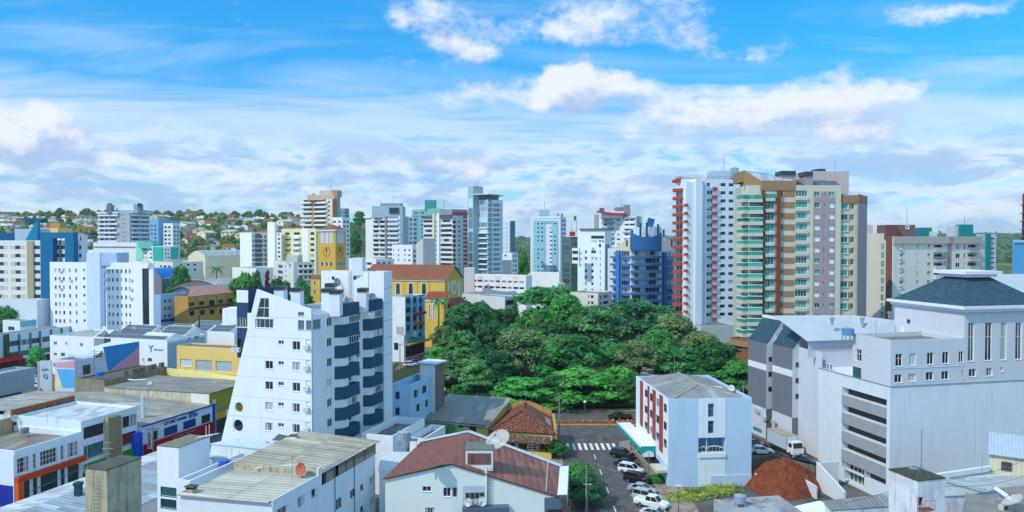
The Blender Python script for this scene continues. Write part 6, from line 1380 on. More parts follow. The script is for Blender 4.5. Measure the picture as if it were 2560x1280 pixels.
sheet(b.o, 'roof', [Ls.pt(sA + .1, .36, zA - 1.6), Ls.pt(29.9, .36, zc - 1.3), v3(P0 + e1 * 9 + e2 * .3, zc - 1.0), v3(P0 + e1 * 9 + e2 * lu, zc + .6)], corr('9fb0c4', .4), .1)
for i, (u, v, r, mat, aim) in enumerate(((853, 737, 1.0, GDISH, (-.7, -.6, .4)), (862, 744, .95, WDISH, (-.5, -.8, .4)), (838, 742, .5, ODISH, (-.4, -.9, .3)), (875, 767, .8, WDISH, (-.2, -.9, .5)), (888, 766, .8, WDISH, (.5, -.8, .4)), (912, 744, .5, WDISH, (-.4, -.9, .3)), (925, 745, .75, plain((.5, .42, .28), .5), (-.3, -.9, .3)), (935, 744, .8, GDISH, (.6, -.7, .3)), (848, 706, .8, GDISH, (.8, -.5, .3)), (880, 754, .7, GDISH, (.1, -.9, .4)))):
 dlab = ['large grey dish left of the tower ladder', 'large white dish tucked against the tower ladder', 'small orange dish by the dark chimney caps', 'white dish at the foot of the tower ladder', 'white dish at the foot of the ladder looking right', 'tiny white dish near the tower edge', 'yellowish dish near the right edge of the rear tower', 'grey dish on the right edge of the rear tower', 'grey dish high on the rear tower wall', 'grey dish in the middle of the ladder foot cluster'][i]
 q = TL.hit(u, v); p = TL.pt(q[0], -.7 - .1 * (i % 3), q[1] - r * 1.1); dish(dlab + ' on the slanted tower', p, r, aim, mat)
b.done()
RW = corr('d3d9e2', .8, stain=.3, lines=.55); RB = corr('a3b0c0', .8, stain=.35, lines=.35)
def qb(name, label, cat, px, wall, roofm, z0=0, ov=.25, drop=.12, rot=0, par=False):
 """building under one roof plane whose corners are read as (u, v, height), near-left first and counter-clockwise"""
 P = [gz(u, v, z) for u, v, z in px]; b = Bld(name, label, cat, (P[0].x, P[0].y, z0)); b.P = P
 b.m = b.prism([(p.x, p.y) for p in P], z0, [p.z - drop for p in P], wall, cap=False, par=0)
 Q = P[rot:] + P[:rot]; sheet(b.o, 'roof', Q, roofm, .12, ov); return b
e1, e2 = dirs(17)
A = gz(61, 1247, 5); Bv = gz(393, 1127, 5); A2 = Vector((A.x, A.y)); B2 = Vector((Bv.x, Bv.y)); d = (B2 - A2).normalized(); n = Vector((d.y, -d.x))
b = Bld('warehouse', 'low warehouse under a pale ribbed metal roof beside the street at bottom left', 'warehouse', (A.x, A.y, 0)); A3 = A2 - d * 14
m = b.m = b.prism([A3 + n * 17, B2 + n * 17, B2, A3], 0, [5.2, 5.2, 4.9, 4.9], paint('d3d8de'), cap=False, par=0)
sheet(b.o, 'roof', [v3(A3, 5), v3(B2, 5), v3(B2 + n * 6, 5.9), v3(A3 + n * 6, 5.9)], RW); sheet(b.o, 'roof', [v3(A3 + n * 6, 5.9), v3(B2 + n * 6, 5.9), v3(B2 + n * 17.2, 5.2), v3(A3 + n * 17.2, 5.2)], RB)
p = gz(196, 1240, 5.7); mb = MB(); mb.box(Matrix.Translation(p), -.38, .38, -.38, .38, -.5, 1.5); mb.box(Matrix.Translation(p), -.48, .48, -.48, .48, 1.5, 1.85); mb.build('vent_stack', paint('1f4a50'), b.o); b.done()
CONC = dirty('b9b098', dark=(.09, .09, .08), amt=.8)
b = block('water_tower', 'stained raw concrete water tower with an iron ladder at the bottom left', 'water tower', 268, 71, 17, 214, 354, 1177, CONC, v=1230, par=.0); b.m.cap = False
q = b.m.pts; mb = MB(); mb.prism(inset(q, -.05), b.zt, b.zt + .12); mb.build('roof', dirty('5c5f55', amt=.8), b.o)
mb = MB(); L = b.L; a, c = L.hit(233, 1230)[0], L.hit(258, 1230)[0]
for s in (a + .3, c - .3): mb.tube(L.pt(s, -.18, 6), L.pt(s, -.18, b.zt), .022, 4)
k = 8
while k < b.zt - .3:
 mb.tube(L.pt(a + .3, -.18, k), L.pt(c - .3, -.18, k), .02, 4); mb.tube(L.pt(a + .3, -.18, k), L.pt((a + c) / 2, -.62, k), .015, 4); mb.tube(L.pt(c - .3, -.18, k), L.pt((a + c) / 2, -.62, k), .015, 4); k += .36
mb.build('ladder', METAL, b.o)
p = gz(268, 1160, b.zt); mb = MB(); mb.tube(p, p + Vector((0, 0, 2.2)), .03, 5)
for hgt, w in ((2.1, .35), (1.5, .5), (1.0, .3)): mb.tube(p + Vector((-w, 0, hgt)), p + Vector((w, .1, hgt)), .018, 4)
p2 = gz(219, 1172, b.zt); mb.tube(p2, p2 + Vector((0, 0, 3.0)), .025, 5); mb.build('antenna', ALU, b.o); b.done()
b = block('stair_block', 'white windowless stair block with a mossy flat top and two louvred windows', 'building', 447, 93, 17, 393, 525, 1121, paint('e2e8f0', stain=.1), v=1180, par=.0); b.m.cap = False; mb = MB(); mb.prism(inset(b.m.pts, .02), b.zt, b.zt + .1); mb.build('roof', dirty('7f8074', dark=(.12, .09, .07)), b.o)
for v0, v1 in ((1218, 1240), (1248, 1270)): b.L.winpx(401, v0, 441, v1, 'h', mu=10)
mb = MB()
for u in (517, 525): p = b.R.pt(b.R.hit(u, 1100)[0], .1, b.zt); mb.tube(p, p + Vector((0, 0, 1.6)), .04, 5)
mb.build('roof_rail', WHITE_F, b.o); p = gz(494, 1092, b.zt + .1); mb = MB(); mb.tube(p, p + Vector((2.6, .6, .3)), .05, 5); mb.tube(p + Vector((0, -1, 0)), p + Vector((2.6, .6, .3)), .05, 5); mb.build('roof_brace', WHITE_F, b.o); b.done()
b = block('terrace_building', 'white terrace with high parapets beside the windowless stair block', 'building', 475, 89, 17, 445, 640, 1202, paint('dfe5ee', stain=.1), v=1220, par=1.3, roof=ROOF_G); b.done()
b = qb('low_building', 'low annexe with a pale blue ribbed roof at the foot of the slanted tower', 'building', [(527, 1109, 12), (650, 1121, 12), (735, 1106, 12), (604, 1095, 12.4)], paint('dbe3ea'), corr('c3d3e2', .5, stain=.2, lines=.2)); b.done()
b = qb('low_building', 'small annexe under a dark grey roof below the white tower windows', 'building', [(676, 1106, 10.8), (756, 1110, 10.6), (770, 1101, 10.8), (700, 1086, 11.4)], paint('cfd6dc'), corr('4f5358', .4, stain=.3)); b.done()
b = qb('low_building', 'annexe with striped white sheet roof beside the windowless stair block', 'building', [(527, 1142, 10.5), (575, 1150, 10.5), (640, 1124, 10.5), (530, 1118, 10.8)], paint('d3dce4'), corr('c9d3df', .8, stain=.3, lines=.4)); b.done()
b = qb('low_building', 'flat stained grey roof between the annexes and the big corrugated roof', 'building', [(590, 1143, 10.6), (690, 1160, 10.6), (770, 1128, 10.6), (610, 1128, 10.6)], paint('e0e4ea'), ground_mat('felt_roof', (.24, .23, .21), (.14, .13, .12), .5, col3=(.3, .26, .18), s3=1.2)); b.done()
dish('left orange satellite dish on the flat stained roof', gz(669, 1133, 10.6), .75, (-.6, -.8, .35), ODISH)
dish('right orange satellite dish on the flat stained roof', gz(692, 1133, 10.6), .75, (-.6, -.8, .35), ODISH)
dish('white dish right of the two orange dishes on the flat roof', gz(701, 1134, 10.6), .7, (-.5, -.8, .4), WDISH)
p = gz(734, 1118, 10.8); t_ = thing('chimney', 'square white chimney at the back edge of the big corrugated roof', 'chimney', p); mb = MB(); mb.box(Matrix.Translation(p), -.5, .5, -.35, .35, -2, 1.6); mb.build('shaft', WT, t_); mb = MB(); mb.box(Matrix.Translation(p), -.58, .58, -.42, .42, 1.6, 1.75); mb.build('cap', DARK_F, t_)
ZB = 11.5; C = gz(679, 1254, ZB); Cc = Vector((C.x, C.y)); e1, e2 = dirs(17)
b = Bld('apartment_block', 'white three storey block under a big weathered corrugated roof at the bottom', 'apartment block', (C.x, C.y, 0))
WB = paint('dde6f0', stain=.16, streak=.25); Lf = 12.0; L1 = 9.6; L2 = 24.6
m1 = b.prism([Cc + e2 * Lf, Cc, Cc + e1 * L1, Cc + e1 * L1 + e2 * Lf], 0, ZB - .15, WB, cap=False, par=0); m2 = b.prism([Cc + e1 * (L1 + .01) + e2 * Lf, Cc + e1 * (L1 + .01) + e2 * .25, Cc + e1 * L2 + e2 * .25, Cc + e1 * L2 + e2 * Lf], 0, ZB - 1.6, WB, cap=False, par=0)
CR1 = corr('c9c4b6', .8, stain=.35, dark=(.22,.21,.18), lines=.5, sheet=7); CR2 = corr('bdb6a4', 1.0, stain=.6, dark=(.15, .14, .12), lines=.6, sheet=6, rust=.12)
sheet(b.o, 'roof', [v3(Cc + e2 * 12.3 - e1 * .4, ZB - .35), v3(Cc + e2 * 12.3 + e1 * L1, ZB - .35), v3(Cc + e1 * L1 + e2 * .2, ZB), v3(Cc - e1 * .4 + e2 * .2, ZB)], CR1, .1)
sheet(b.o, 'roof', [v3(Cc + e2 * 12.3 + e1 * (L1 + .05), ZB + .55), v3(Cc + e2 * 12.3 + e1 * (L2 + .3), ZB + .75), v3(Cc + e1 * (L2 + .3) - e2 * .4, ZB + .3), v3(Cc + e1 * (L1 + .05) - e2 * .1, ZB + .1)], CR2, .1)
mb = MB(); mb.prism([Cc + e1 * (L1 - .3) - e2 * .1, Cc + e1 * (L1 + .04) - e2 * .1, Cc + e1 * (L1 + .04) + e2 * 12, Cc + e1 * (L1 - .3) + e2 * 12], ZB - 1, ZB + .48); mb.build('ridge_wall', dirty('b9b19a'), b.o)
S1, S2 = m1.sides[1], m2.sides[1]
S1.slab('fascia', 0, L1 + .25, ZB - 1.2, ZB + .12, .12, WB); S1.slab('end_pier', L1 - .5, L1 + .25, 0, ZB + 1.0, .2, WB)
for (u0, vt, vb, u1, st) in ((743, 1239, 1274, 762, 'm'), (778.5, 1223, 1243, 788, 'h'), (804, 1207, 1236, 821, 'd'), (693, 1271, 1300, 717, 'm'), (805, 1270, 1300, 821, 'd'), (744, 1300, 1335, 762, 'm')): winq(S1, u0, vt, vb, u1, st)
for (u0, vt, vb, u1, st) in ((840, 1250, 1279, 855, 'm'), (875.5, 1227, 1250, 889, 'm'), (901, 1213, 1226, 908, 'h'), (923.5, 1195, 1217, 937, 'm'), (924, 1247, 1272, 937, 'm'), (901, 1268, 1282, 908, 'h'), (876, 1285, 1310, 889, 'm')): winq(S2, u0, vt, vb, u1, st)
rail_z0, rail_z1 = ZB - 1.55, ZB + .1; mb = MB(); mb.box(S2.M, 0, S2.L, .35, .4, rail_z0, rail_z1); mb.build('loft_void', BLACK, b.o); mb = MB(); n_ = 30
for k in range(n_):
 a = S2.L * k / n_; c = S2.L * (k + 1) / n_
 if k in (2, 3, 8, 9): continue
 mb.box(S2.M, a + .06, c - .02, .02, .06, rail_z0, rail_z1 - (.2 if k % 3 else .0))
mb.build('loft_glazing', glass((.10, .095, .08), (.25, .24, .2), p=.4), b.o)
mb = MB()
for k in (0, 3, 8, 14, 18, 24, 29.9): mb.tube(S2.pt(S2.L * k / 30, -.08, 0 if k in (8, 18) else rail_z0), S2.pt(S2.L * k / 30, -.08, rail_z1), .06, 5)
mb.tube(S2.pt(0, -.1, rail_z1 + .02), S2.pt(S2.L, -.1, rail_z1 + .1), .08, 5); mb.build('downpipe', paint('5f8fb0'), b.o); b.done()
p = gz(479, 1290, 8.5); t_ = thing('chimney', 'old stained concrete chimney in front of the big corrugated roof', 'chimney', (p.x, p.y, 0)); mb = MB(); mb.box(Matrix.Translation((p.x, p.y, 0)) @ Matrix.Rotation(RAD(-17), 4, 'Z'), -.5, .5, -.4, .4, 0, zat(1222, p.y)); mb.build('shaft', CONC, t_)
mb = MB(); z = zat(1222, p.y)
for dx in (-.42, .42): mb.box(Matrix.Translation((p.x, p.y, 0)) @ Matrix.Rotation(RAD(-17), 4, 'Z'), dx - .08, dx + .08, -.35, .35, z, z + .28)
mb.box(Matrix.Translation((p.x, p.y, 0)) @ Matrix.Rotation(RAD(-17), 4, 'Z'), -.62, .62, -.5, .5, z + .28, z + .38); mb.build('cap', dirty('5f5c52'), t_)
dish('white dish with an orange rim on the ridge of the big corrugated roof', (*(Cc + e1 * (L1 - 1.2) + e2 * 1.6), ZB), .8, (-.45, -.85, .25), ODISH)
mb = MB(); q = Cc + e1 * (L1 - 2) + e2 * 2.4; o = tag(mb if False else (mb.tube((q.x, q.y, ZB), (q.x, q.y, ZB + 2.8), .03, 5), mb.build('antenna_mast', METAL, origin=(q.x, q.y, ZB)))[1], 'thin bare antenna mast beside the orange rimmed dish', 'antenna')
b = qb('low_building', 'narrow white building with a pale sheet roof left of the brown gable roof', 'building', [(948, 1175, 8.0), (985, 1177, 8.0), (1062, 1131, 8.0), (955, 1130, 8.2)], paint('e3e6e8'), corr('cfd6dc', .7, stain=.2, lines=.25)); b.done()
b = Bld('terrace_building', 'stepped white terraces with high parapets behind the narrow pale roof', 'building', (*xy(1000, 124, 1080), 0))
Q = xy(982, 116, 1100); ee1, ee2 = dirs(17.5); b.prism([Q + ee2 * 5.5, Q, Q + ee1 * 12, Q + ee1 * 12 + ee2 * 5.5], 0, zat(1090, 116) - 0, WT, par=1.2); Q2 = Q - ee2 * .4 + ee1 * 5; b.prism([Q2 - ee2 * .02, Q2 - ee2 * 2.6, Q2 - ee2 * 2.6 + ee1 * 9, Q2 + ee1 * 9], 0, zat(1092, 121), WT, par=1.0)
b.done()
p = gz(1034, 1122, 8.6); t_ = thing('chimney', 'white square chimney beside the brown gable roof', 'chimney', (p.x, p.y, 0)); mb = MB(); mb.box(Matrix.Translation((p.x, p.y, 0)), -.5, .5, -.4, .4, 0, zat(1100, p.y)); mb.build('shaft', WT, t_); mb = MB(); z = zat(1100, p.y); mb.box(Matrix.Translation((p.x, p.y, 0)), -.56, .56, -.46, .46, z, z + .14); mb.build('cap', dirty('6f6b5c'), t_)
FL, FP, FR = gz(963, 1197, 8.7), gz(1129, 1160, 10.65), gz(1397, 1243, 5.9); BL_, BP, BR_ = gz(1050, 1110, 8.7), gz(1172.6, 1085, 10.65), gz(1403, 1172, 6.1)
GW = paint('e0e8e6', stain=.12, streak=.12)
b = Bld('apartment_block', 'white gabled block under a big brown roof with a mesh dish at the bottom centre', 'apartment block', (FL.x, FL.y, 0))
f2 = lambda p: Vector((p.x, p.y))
FM = FL.lerp(FR, (FP.x - FL.x) / (FR.x - FL.x)); 
ml = b.prism([f2(FL), f2(FP), f2(BP), f2(BL_)], 0, [8.6, 10.5, 10.5, 8.6], GW, cap=False, par=0); mr = b.prism([f2(FP), f2(FR), f2(BR_), f2(BP)], 0, [10.5, 5.8, 5.9, 10.5], GW, cap=False, par=0)
BRN2 = tiles('8f5c50', '815048', .5, .55, mortar=(.10, .05, .045), stain=.35)
BRN3 = corr('915d50', 1.05, stain=.25, dark=(.09, .05, .045), lines=.42)
up = Vector((0, 0, .18))
sheet(b.o, 'roof', [FL + up + Vector((-.3, -.3, -.06)), FP + up + Vector((0, -.3, 0)), BP + up, BL_ + up], BRN2, .15); sheet(b.o, 'roof', [FP + up + Vector((0, -.3, 0)), FR + up + Vector((.2, -.3, 0)), BR_ + up, BP + up], BRN3, .15)
mb = MB(); mb.tube(BP + up * 2 - Vector((0, .1, 0)), BR_ + up * 2, .3, 4); mb.tube(BL_ + up * 2, BP + up * 2, .25, 4); mb.build('verge', paint('aebcc9'), b.o)
q0, q1 = FP.lerp(FR, .88) + up * 1.4, BP.lerp(BR_, .86) + up * 1.4; mb = MB(); mb.tube(q0, q1, .12, 5); mb.build('roof_joint', paint('a9a4a4'), b.o)
q0, q1 = FR + Vector((-.2, -.2, .35)), BR_ + Vector((-.2, 0, .35)); mb = MB(); M_ = Matrix.Identity(4); mb.face([q0, q0 + Vector((1.3, 0, .1)), q1 + Vector((1.3, 0, .1)), q1]); mb.face([q0 + Vector((1.3, 0, -2)), q1 + Vector((1.3, 0, -2)), q1 + Vector((1.3, 0, .1)), q0 + Vector((1.3, 0, .1))]); mb.build('gutter', paint('dfe3e6'), b.o)
SL, SR = ml.sides[0], mr.sides[0]
SL.winpx(1056, 1216, 1078, 1229, 'm'); SL.winpx(1108, 1219, 1127, 1242, 'm', mu=2); SL.winpx(1063, 1269, 1087, 1300, 'm'); SR.winpx(1131, 1219, 1143, 1242, 'd', mu=1)
s0, z1 = SR.hit(1157, 1215); s1, z0 = SR.hit(1211, 1262)
mb = MB(); mb.box(SR.M, s0, s1, -.03, 0, z0, z1); mb.build('balcony_recess', paint('b9c9d6'), b.o)
s2, z2 = SR.hit(1163, 1231); s3, z3 = SR.hit(1211, 1246); mb = MB(); mb.box(SR.M, s2, s3, -.08, -.035, z3, z2); f = mb.build('window', ALU, b.o)
mb = MB(); n_ = 4
for k in range(n_): a = s2 + (s3 - s2) * k / n_; c = s2 + (s3 - s2) * (k + 1) / n_; mb.face([SR.pt(a + .06, -.085, z3 + .07), SR.pt(c - .06, -.085, z3 + .07), SR.pt(c - .06, -.085, z2 - .07), SR.pt(a + .06, -.085, z2 - .07)], [(0, 0), (1, 0), (1, 1), (0, 1)])
mb.build('pane', G_DARK, f)
s4, z4 = SR.hit(1156, 1263); s5, z5 = SR.hit(1271, 1275); mb = MB(); mb.box(SR.M, s4, s5, -1.3, 0, z5, z4); mb.build('canopy', paint('56657a'), b.o)
s6 = SR.hit(1212, 1220)[0]; mb = MB(); mb.box(SR.M, s6, s6 + .28, -.25, 0, z4 + .01, SR.hit(1212, 1172)[1]); mb.build('pier', GW, b.o)
sa, sb = SR.hit(1218.5, 1200)[0], SR.hit(1227.5, 1200)[0]; mb = MB(); zz0, zz1 = z4, SR.hit(1222, 1168)[1]
for s in (sa, sb): mb.tube(SR.pt(s, -.2, zz0), SR.pt(s, -.2, zz1), .035, 4)
k = zz0
while k < zz1: mb.tube(SR.pt(sa, -.2, k), SR.pt(sb, -.2, k), .03, 4); k += .36
mb.build('ladder', METAL, b.o)
sg, zg = SR.hit(1361, 1244); mb = MB(); mb.box(SR.M, sg, SR.L + .3, -.14, 0, 0, zg); mb.build('facade_panel', paint('5a6c80'), b.o)
sg, zg = SR.hit(1368, 1273); sh = SR.hit(1404, 1273)[0]; mb = MB(); mb.box(SR.M, sg, sh, -.24, -.15, zg - 1.5, zg); mb.build('sign', BLACK, b.o); text_mesh('CABO', (sh - sg) / 3.3, WHITE_F, b.o, SR.M @ Matrix.Translation((sg + .15, -.25, zg - .78)), bold=.03)
p = FP.lerp(FR, .22) + (BP - FP) * .14; p = gz(1200, 1166, 10.0)
mb = MB(); M = Matrix.Translation(p); mb.box(M, -1.9, 1.7, 0, 3.3, -.6, 2.2); mb.build('tank_house', paint('dcdfe2'), b.o); mb = MB(); mb.box(M, -1.65, 1.45, -.05, 0, .25, 1.75); mb.build('tank_house_screen', tiles('8a5f5c', '6f4a48', .25, 2), b.o)
mb = MB(); mb.box(M, -2.0, 1.8, -.1, 3.4, 2.2, 2.32); mb.build('tank_house_roof', dirty('6f7a74', dark=(.08, .09, .08)), b.o)
b.done()
mesh_m, t_m, b_m = newmat('dish_mesh'); tcm = nd(t_m, 'ShaderNodeTexCoord'); b_m.inputs['Base Color'].default_value = (.55, .55, .54, 1); b_m.inputs['Alpha'].default_value = .72; b_m.inputs['Roughness'].default_value = .6
dish('large pale mesh satellite dish on the brown gable roof', p + Vector((2.5, 2.4, .6)), 1.75, (-.45, -.55, .95), mesh_m)
for i, (u, dx) in enumerate(((1171, 0), (1178, .3), (1187, 0), (1196, 0), (1205, 0))):
 q = SR.hit(u, 1262); pp = SR.pt(q[0], -.75, z4); dish(['upright white dish at the left end of the canopy', 'low white dish second on the canopy', 'grey lying dish in the middle of the canopy', 'white dish fourth on the canopy', 'tall white dish before the balcony pier on the canopy'][i] + ' of the gabled block', pp, (.55, .45, .5, .45, .62)[i], ((-.3, -.9, .3), (.7, -.5, .5), (0, -.4, .9), (-.6, -.6, .5), (-.1, -1, .3))[i], GDISH if i == 2 else WDISH)
p = FP.lerp(BP, .55) + Vector((0, 0, .2)); mb = MB(); mb.tube(p, p + Vector((0, 0, 2.4)), .035, 5)
for hgt, w in ((2.3, .7), (2.0, .85), (1.7, .6), (1.4, .9)):
 mb.tube(p + Vector((-w, 0, hgt)), p + Vector((w, .25, hgt)), .02, 4)
 for k in range(5): q = p + Vector((-w + 2 * w * k / 4, .25 * k / 8, hgt)); mb.tube(q + Vector((0, 0, -.2)), q + Vector((0, 0, .2)), .012, 4)
tag(mb.build('tv_antenna', ALU, origin=tuple(p)), 'tangled television antenna on the ridge of the brown roof', 'antenna')
LBW = paint('a9cbe8', stain=.15)
b = block('apartment_block', 'light blue block with small dark windows in the shade right of the slanted tower', 'apartment block', 1026, 138, 18, 980, 1090, 962, LBW, v=1020, par=1.3, roof=corr('9aa4b2', .5, stain=.3))
for v0 in (979, 1019): b.L.winpx(988, v0, 999, v0 + 19, 'd')
for u0, v0, u1 in ((1035, 977, 1045), (1056, 966, 1066), (1079, 960, 1083), (1041, 1012, 1049), (1063, 1001, 1070), (1079, 996, 1083)): winq(b.R, u0, v0, v0 + 19, u1, 'd')
pp = b.pr[0].pts; b.done()
b = block('stair_block', 'brick shaft with a pale flat cap rising beside the light blue block', 'building', 1088, 146, 25, 1050, 1111, 911, tiles('7d5a58', '6d4d4c', .3, .12, mortar=(.3, .25, .24)), v=940, par=.0); b.m.cap = False; mb = MB(); mb.prism(inset(b.m.pts, -.4), b.zt, b.zt + .3); mb.build('roof', paint('d8dfe8'), b.o); b.L.slab('wall_panel', 0, b.L.L - .02, 4, b.zt - .2, .05, paint('cfd6da'))
q = b.m.pts[1]; mb = MB(); mb.tube((q.x - 1, q.y + 1, b.zt), (q.x - 1, q.y + 1, b.zt + 3.6), .05, 5); mb.build('antenna', ALU, b.o); b.done()
YW = paint('d9bf72', stain=.2, streak=.3)
A, B_, C_, D_ = gz(1045, 1053, 5.2), gz(1219, 1068, 5.2), gz(1280, 995, 8.2), gz(1120, 985, 8.2)
b = Bld('wooden_house', 'yellow wooden house under a dark grey corrugated roof beside the park', 'house', (A.x, A.y, 0))
ins = inset([f2(A), f2(B_), f2(C_), f2(D_)], .5); m = b.prism(ins, 0, [5.0, 5.0, 8.0, 8.0], YW, cap=False, par=0); sheet(b.o, 'roof', [A, B_, C_, D_], corr('8f8c8a', .7, stain=.45, dark=(.16, .155, .15), lines=.5), .12)
S = m.sides[0]
for u0, u1 in ((1071, 1087), (1108, 1122), (1147, 1157), (1174, 1190)): S.winpx(u0, 1064, u1, 1085, 'r')
S.slabpx('fascia', 1050, 1056, 1218, 1060, .1, paint('7a2a20')); SE = m.sides[1]; 
for u0, u1 in ((1222, 1224), (1229, 1233)): winq(SE, u0, 1068, 1082, u1, 'r')
mb = MB()
for k in range(46): mb.box(S.M, S.L * k / 46, S.L * k / 46 + .03, -.012, 0, 0, 4.9)
mb.build('board_joint', paint('b59a58'), b.o); b.done()
TL_ = tiles('8a4024', '6b2e1a', .24, .3, stain=.55, lichen=.75)
E0, E1, E2, E3 = gz(1226, 1076, 4.6), gz(1387, 1085, 4.6), None, None
E2 = Vector((E1.x + .3, 148.6, 4.6)); E3 = Vector((E0.x + .5, 148.6, 4.6)); R0 = Vector(((E0.x + E1.x) / 2 + .3, 142.8, 7.3)); R1 = Vector((R0.x + .4, 148.6, 7.6))
b = Bld('tiled_house', 'old house with a mossy red clay tile hip roof on the street corner', 'house', (E0.x, E0.y, 0))
m = b.prism([f2(E0) + Vector((.4, .4)), f2(E1) + Vector((-.4, .4)), f2(E2) + Vector((-.4, -.2)), f2(E3) + Vector((.4, -.2))], 0, 4.5, YW, cap=False, par=0)
sheet(b.o, 'roof', [E0, E1, R0], TL_, .15); sheet(b.o, 'roof', [E1, E2, R1, R0], TL_, .15); sheet(b.o, 'roof', [E3, E0, R0, R1], TL_, .15)
mb = MB()
for a, c in ((E0, R0), (E1, R0), (R0, R1)): mb.tube(a + Vector((0, 0, .12)), c + Vector((0, 0, .12)), .16, 5)
mb.build('ridge_tiles', tiles('9a5a3a', '7a4028', .3, .3, lichen=.8), b.o)
mb = MB(); mb.face([v3(f2(E3) + Vector((.2, -.2)), 4), v3(f2(E2) - Vector((.2, .2)), 4), v3(f2(E2) - Vector((.2, .2)), 6.0), R1 + Vector((1.0, -.1, .35)), R1 + Vector((-1.0, -.1, .35)), v3(f2(E3) + Vector((.2, -.2)), 6.0)]); mb.prism([f2(E1) + Vector((-.1, .2)), f2(E1) + Vector((.35, .2)), f2(E2) + Vector((.35, 0)), f2(E2) + Vector((-.1, 0))], 3.6, 5.4); mb.build('parapet', dirty('c99a64', dark=(.25, .10, .06), amt=.8), b.o)
sheet(b.o, 'roof_patch', [E1.lerp(E2, .25) + (R0 - E1) * .08 + Vector((0, 0, .2)), E1.lerp(E2, .75) + (R1 - E2) * .08 + Vector((0, 0, .2)), E1.lerp(E2, .72) + (R1 - E2) * .3 + Vector((0, 0, .2)), E1.lerp(E2, .3) + (R0 - E1) * .25 + Vector((0, 0, .2))], corr('a09a96', .3), .05)
q0, q1 = E0 + Vector((.3, -.1, -.5)), E1 + Vector((-.8, -.1, -.5)); sheet(b.o, 'awning_roof', [q0 + Vector((0, -1.5, -1.0)), q1 + Vector((0, -1.5, -1.0)), q1, q0], tiles('6f5040', '58402f', .24, .3, lichen=.9, stain=.6), .12)
S = m.sides[0]; S.grid([(1245, 1264), (1268, 1292), (1296, 1318), (1322, 1342), (1346, 1366)], 1106, 40, 1, 12, 'r', mu=3); S.slab('base_wall', 0, S.L, 0, 1.2, 1.2, YW); b.done()
p = gz(1315, 1000, 8.3); mb = MB(); mb.tube(p, p + Vector((0, 0, 2.6)), .04, 5); mb.tube(p + Vector((-.6, 0, 1.0)), p + Vector((.6, 0, 1.0)), .025, 4); mb.tube(p + Vector((-.4, 0, 1.6)), p + Vector((.4, 0, 1.6)), .02, 4); tag(mb.build('tv_antenna', ALU, origin=tuple(p)), 'small television antenna on the red clay tile roof', 'antenna')
BLP = paint('b6d1ec', stain=.12, streak=.28); WSP = paint('dde7f2', stain=.12, streak=.25); REDS = paint('a34a44', stain=.1)
b = block('apartment_block', 'pale blue and white block with brick red stripes on the street corner', 'apartment block', 1671, 120, 85, 1590, 1879, 998, BLP, v=1100, par=.45, roof=ROOF_G)
L, Rr = b.L, b.R; zt = b.zt
L.slab('side_wall', 0, L.L, 3.6, zt, .03, paint('e6ecf4', stain=.1))
for u0, u1, vt, vb in ((1602, 1608, 951, 1062), (1620.5, 1624, 962, 1081), (1633, 1640, 971, 1095), (1650, 1658, 984, 1125)):
 a, c = L.hit(u0, (vt + vb) / 2)[0], L.hit(u1, (vt + vb) / 2)[0]; L.slab('red_stripe', a, c, L.hit(u0, vb)[1], zt - .15, .16, REDS)
for u0, u1, vt in ((1613, 1620, 967), (1626, 1632.6, 977), (1642, 1649.6, 990), (1660.5, 1668.6, 1002)):
 for r in range(3):
  z1 = zt - 1.0 - 2.9 * r; a, c = L.hit(u0, vt)[0], L.hit(u1, vt)[0]; mb = MB(); mb.box(L.M, a, c, -.07, -.03, z1 - 1.5, z1); f = mb.build('window', WHITE_F, b.o); pb = MB(); pb.face([L.pt(a + .1, -.075, z1 - 1.4), L.pt(c - .1, -.075, z1 - 1.4), L.pt(c - .1, -.075, z1 - .1), L.pt(a + .1, -.075, z1 - .1)], [(0, 0), (1, 0), (1, 1), (0, 1)]); pb.build('pane', G_DARK, f)
a, c = Rr.hit(1746, 1100)[0], Rr.hit(1813, 1100)[0]
zr0, zr1 = Rr.hit(1780, 1132)[1], Rr.hit(1780, 1094)[1]
for z0_, z1_ in ((0, zr0), (zr1, zt)):
 sw = [(Rr.hit(1770, 1030)[0], Rr.hit(1785, 1030)[0])]
 if z0_ == 0: Rr.slab('white_strip', a, c, .02, z1_, .04, WSP)
 else:
  Rr.slab('white_strip', a, sw[0][0], z0_, zt, .04, WSP); Rr.slab('white_strip', sw[0][1], c, z0_, zt, .04, WSP)
  zw = [Rr.hit(1777, v)[1] for v in (1009, 1043, 1052, 1084)]
  Rr.slab('white_strip', sw[0][0] + .002, sw[0][1] - .002, zw[0], zt, .04, WSP); Rr.slab('white_strip', sw[0][0] + .002, sw[0][1] - .002, zw[2], zw[1], .04, WSP); Rr.slab('white_strip', sw[0][0] + .002, sw[0][1] - .002, z0_, zw[3], .04, WSP)
  Rr.win(*sw[0], zw[1], zw[0], 'b', rec=.3, mu=1, sill=False); Rr.win(*sw[0], zw[3], zw[2], 'b', rec=.3, mu=1, sill=False)
Rr.op.append((a, c, zr0, zr1, 2.2)); mb = MB(); mb.box(Rr.M, a, c, 2.19, 2.25, zr0, zr1); mb.build('recess_wall', paint('7fa8cc'), b.o)
Rr.slab('balcony_slab', a - .02, c + .02, zr0 - .7, zr0 - .02, .25, OFFW, back=2.2)
for k in range(7):
 s = a + (c - a) * (.1 + .13 * k); mb = MB(); hgt = (.8, .95, .7, .95, 1.0, .95, .8)[k]; mb.box(Rr.M, s - .32, s + .32, .5, .95, zr0, zr0 + hgt); o = mb.build('air_conditioner', plain('cdd2d6'), b.o); mb = MB(); mb.box(Rr.M, s - .24, s + .24, .47, .5, zr0 + .12, zr0 + hgt - .15); mb.build('fan_grille', DARK_F, o)
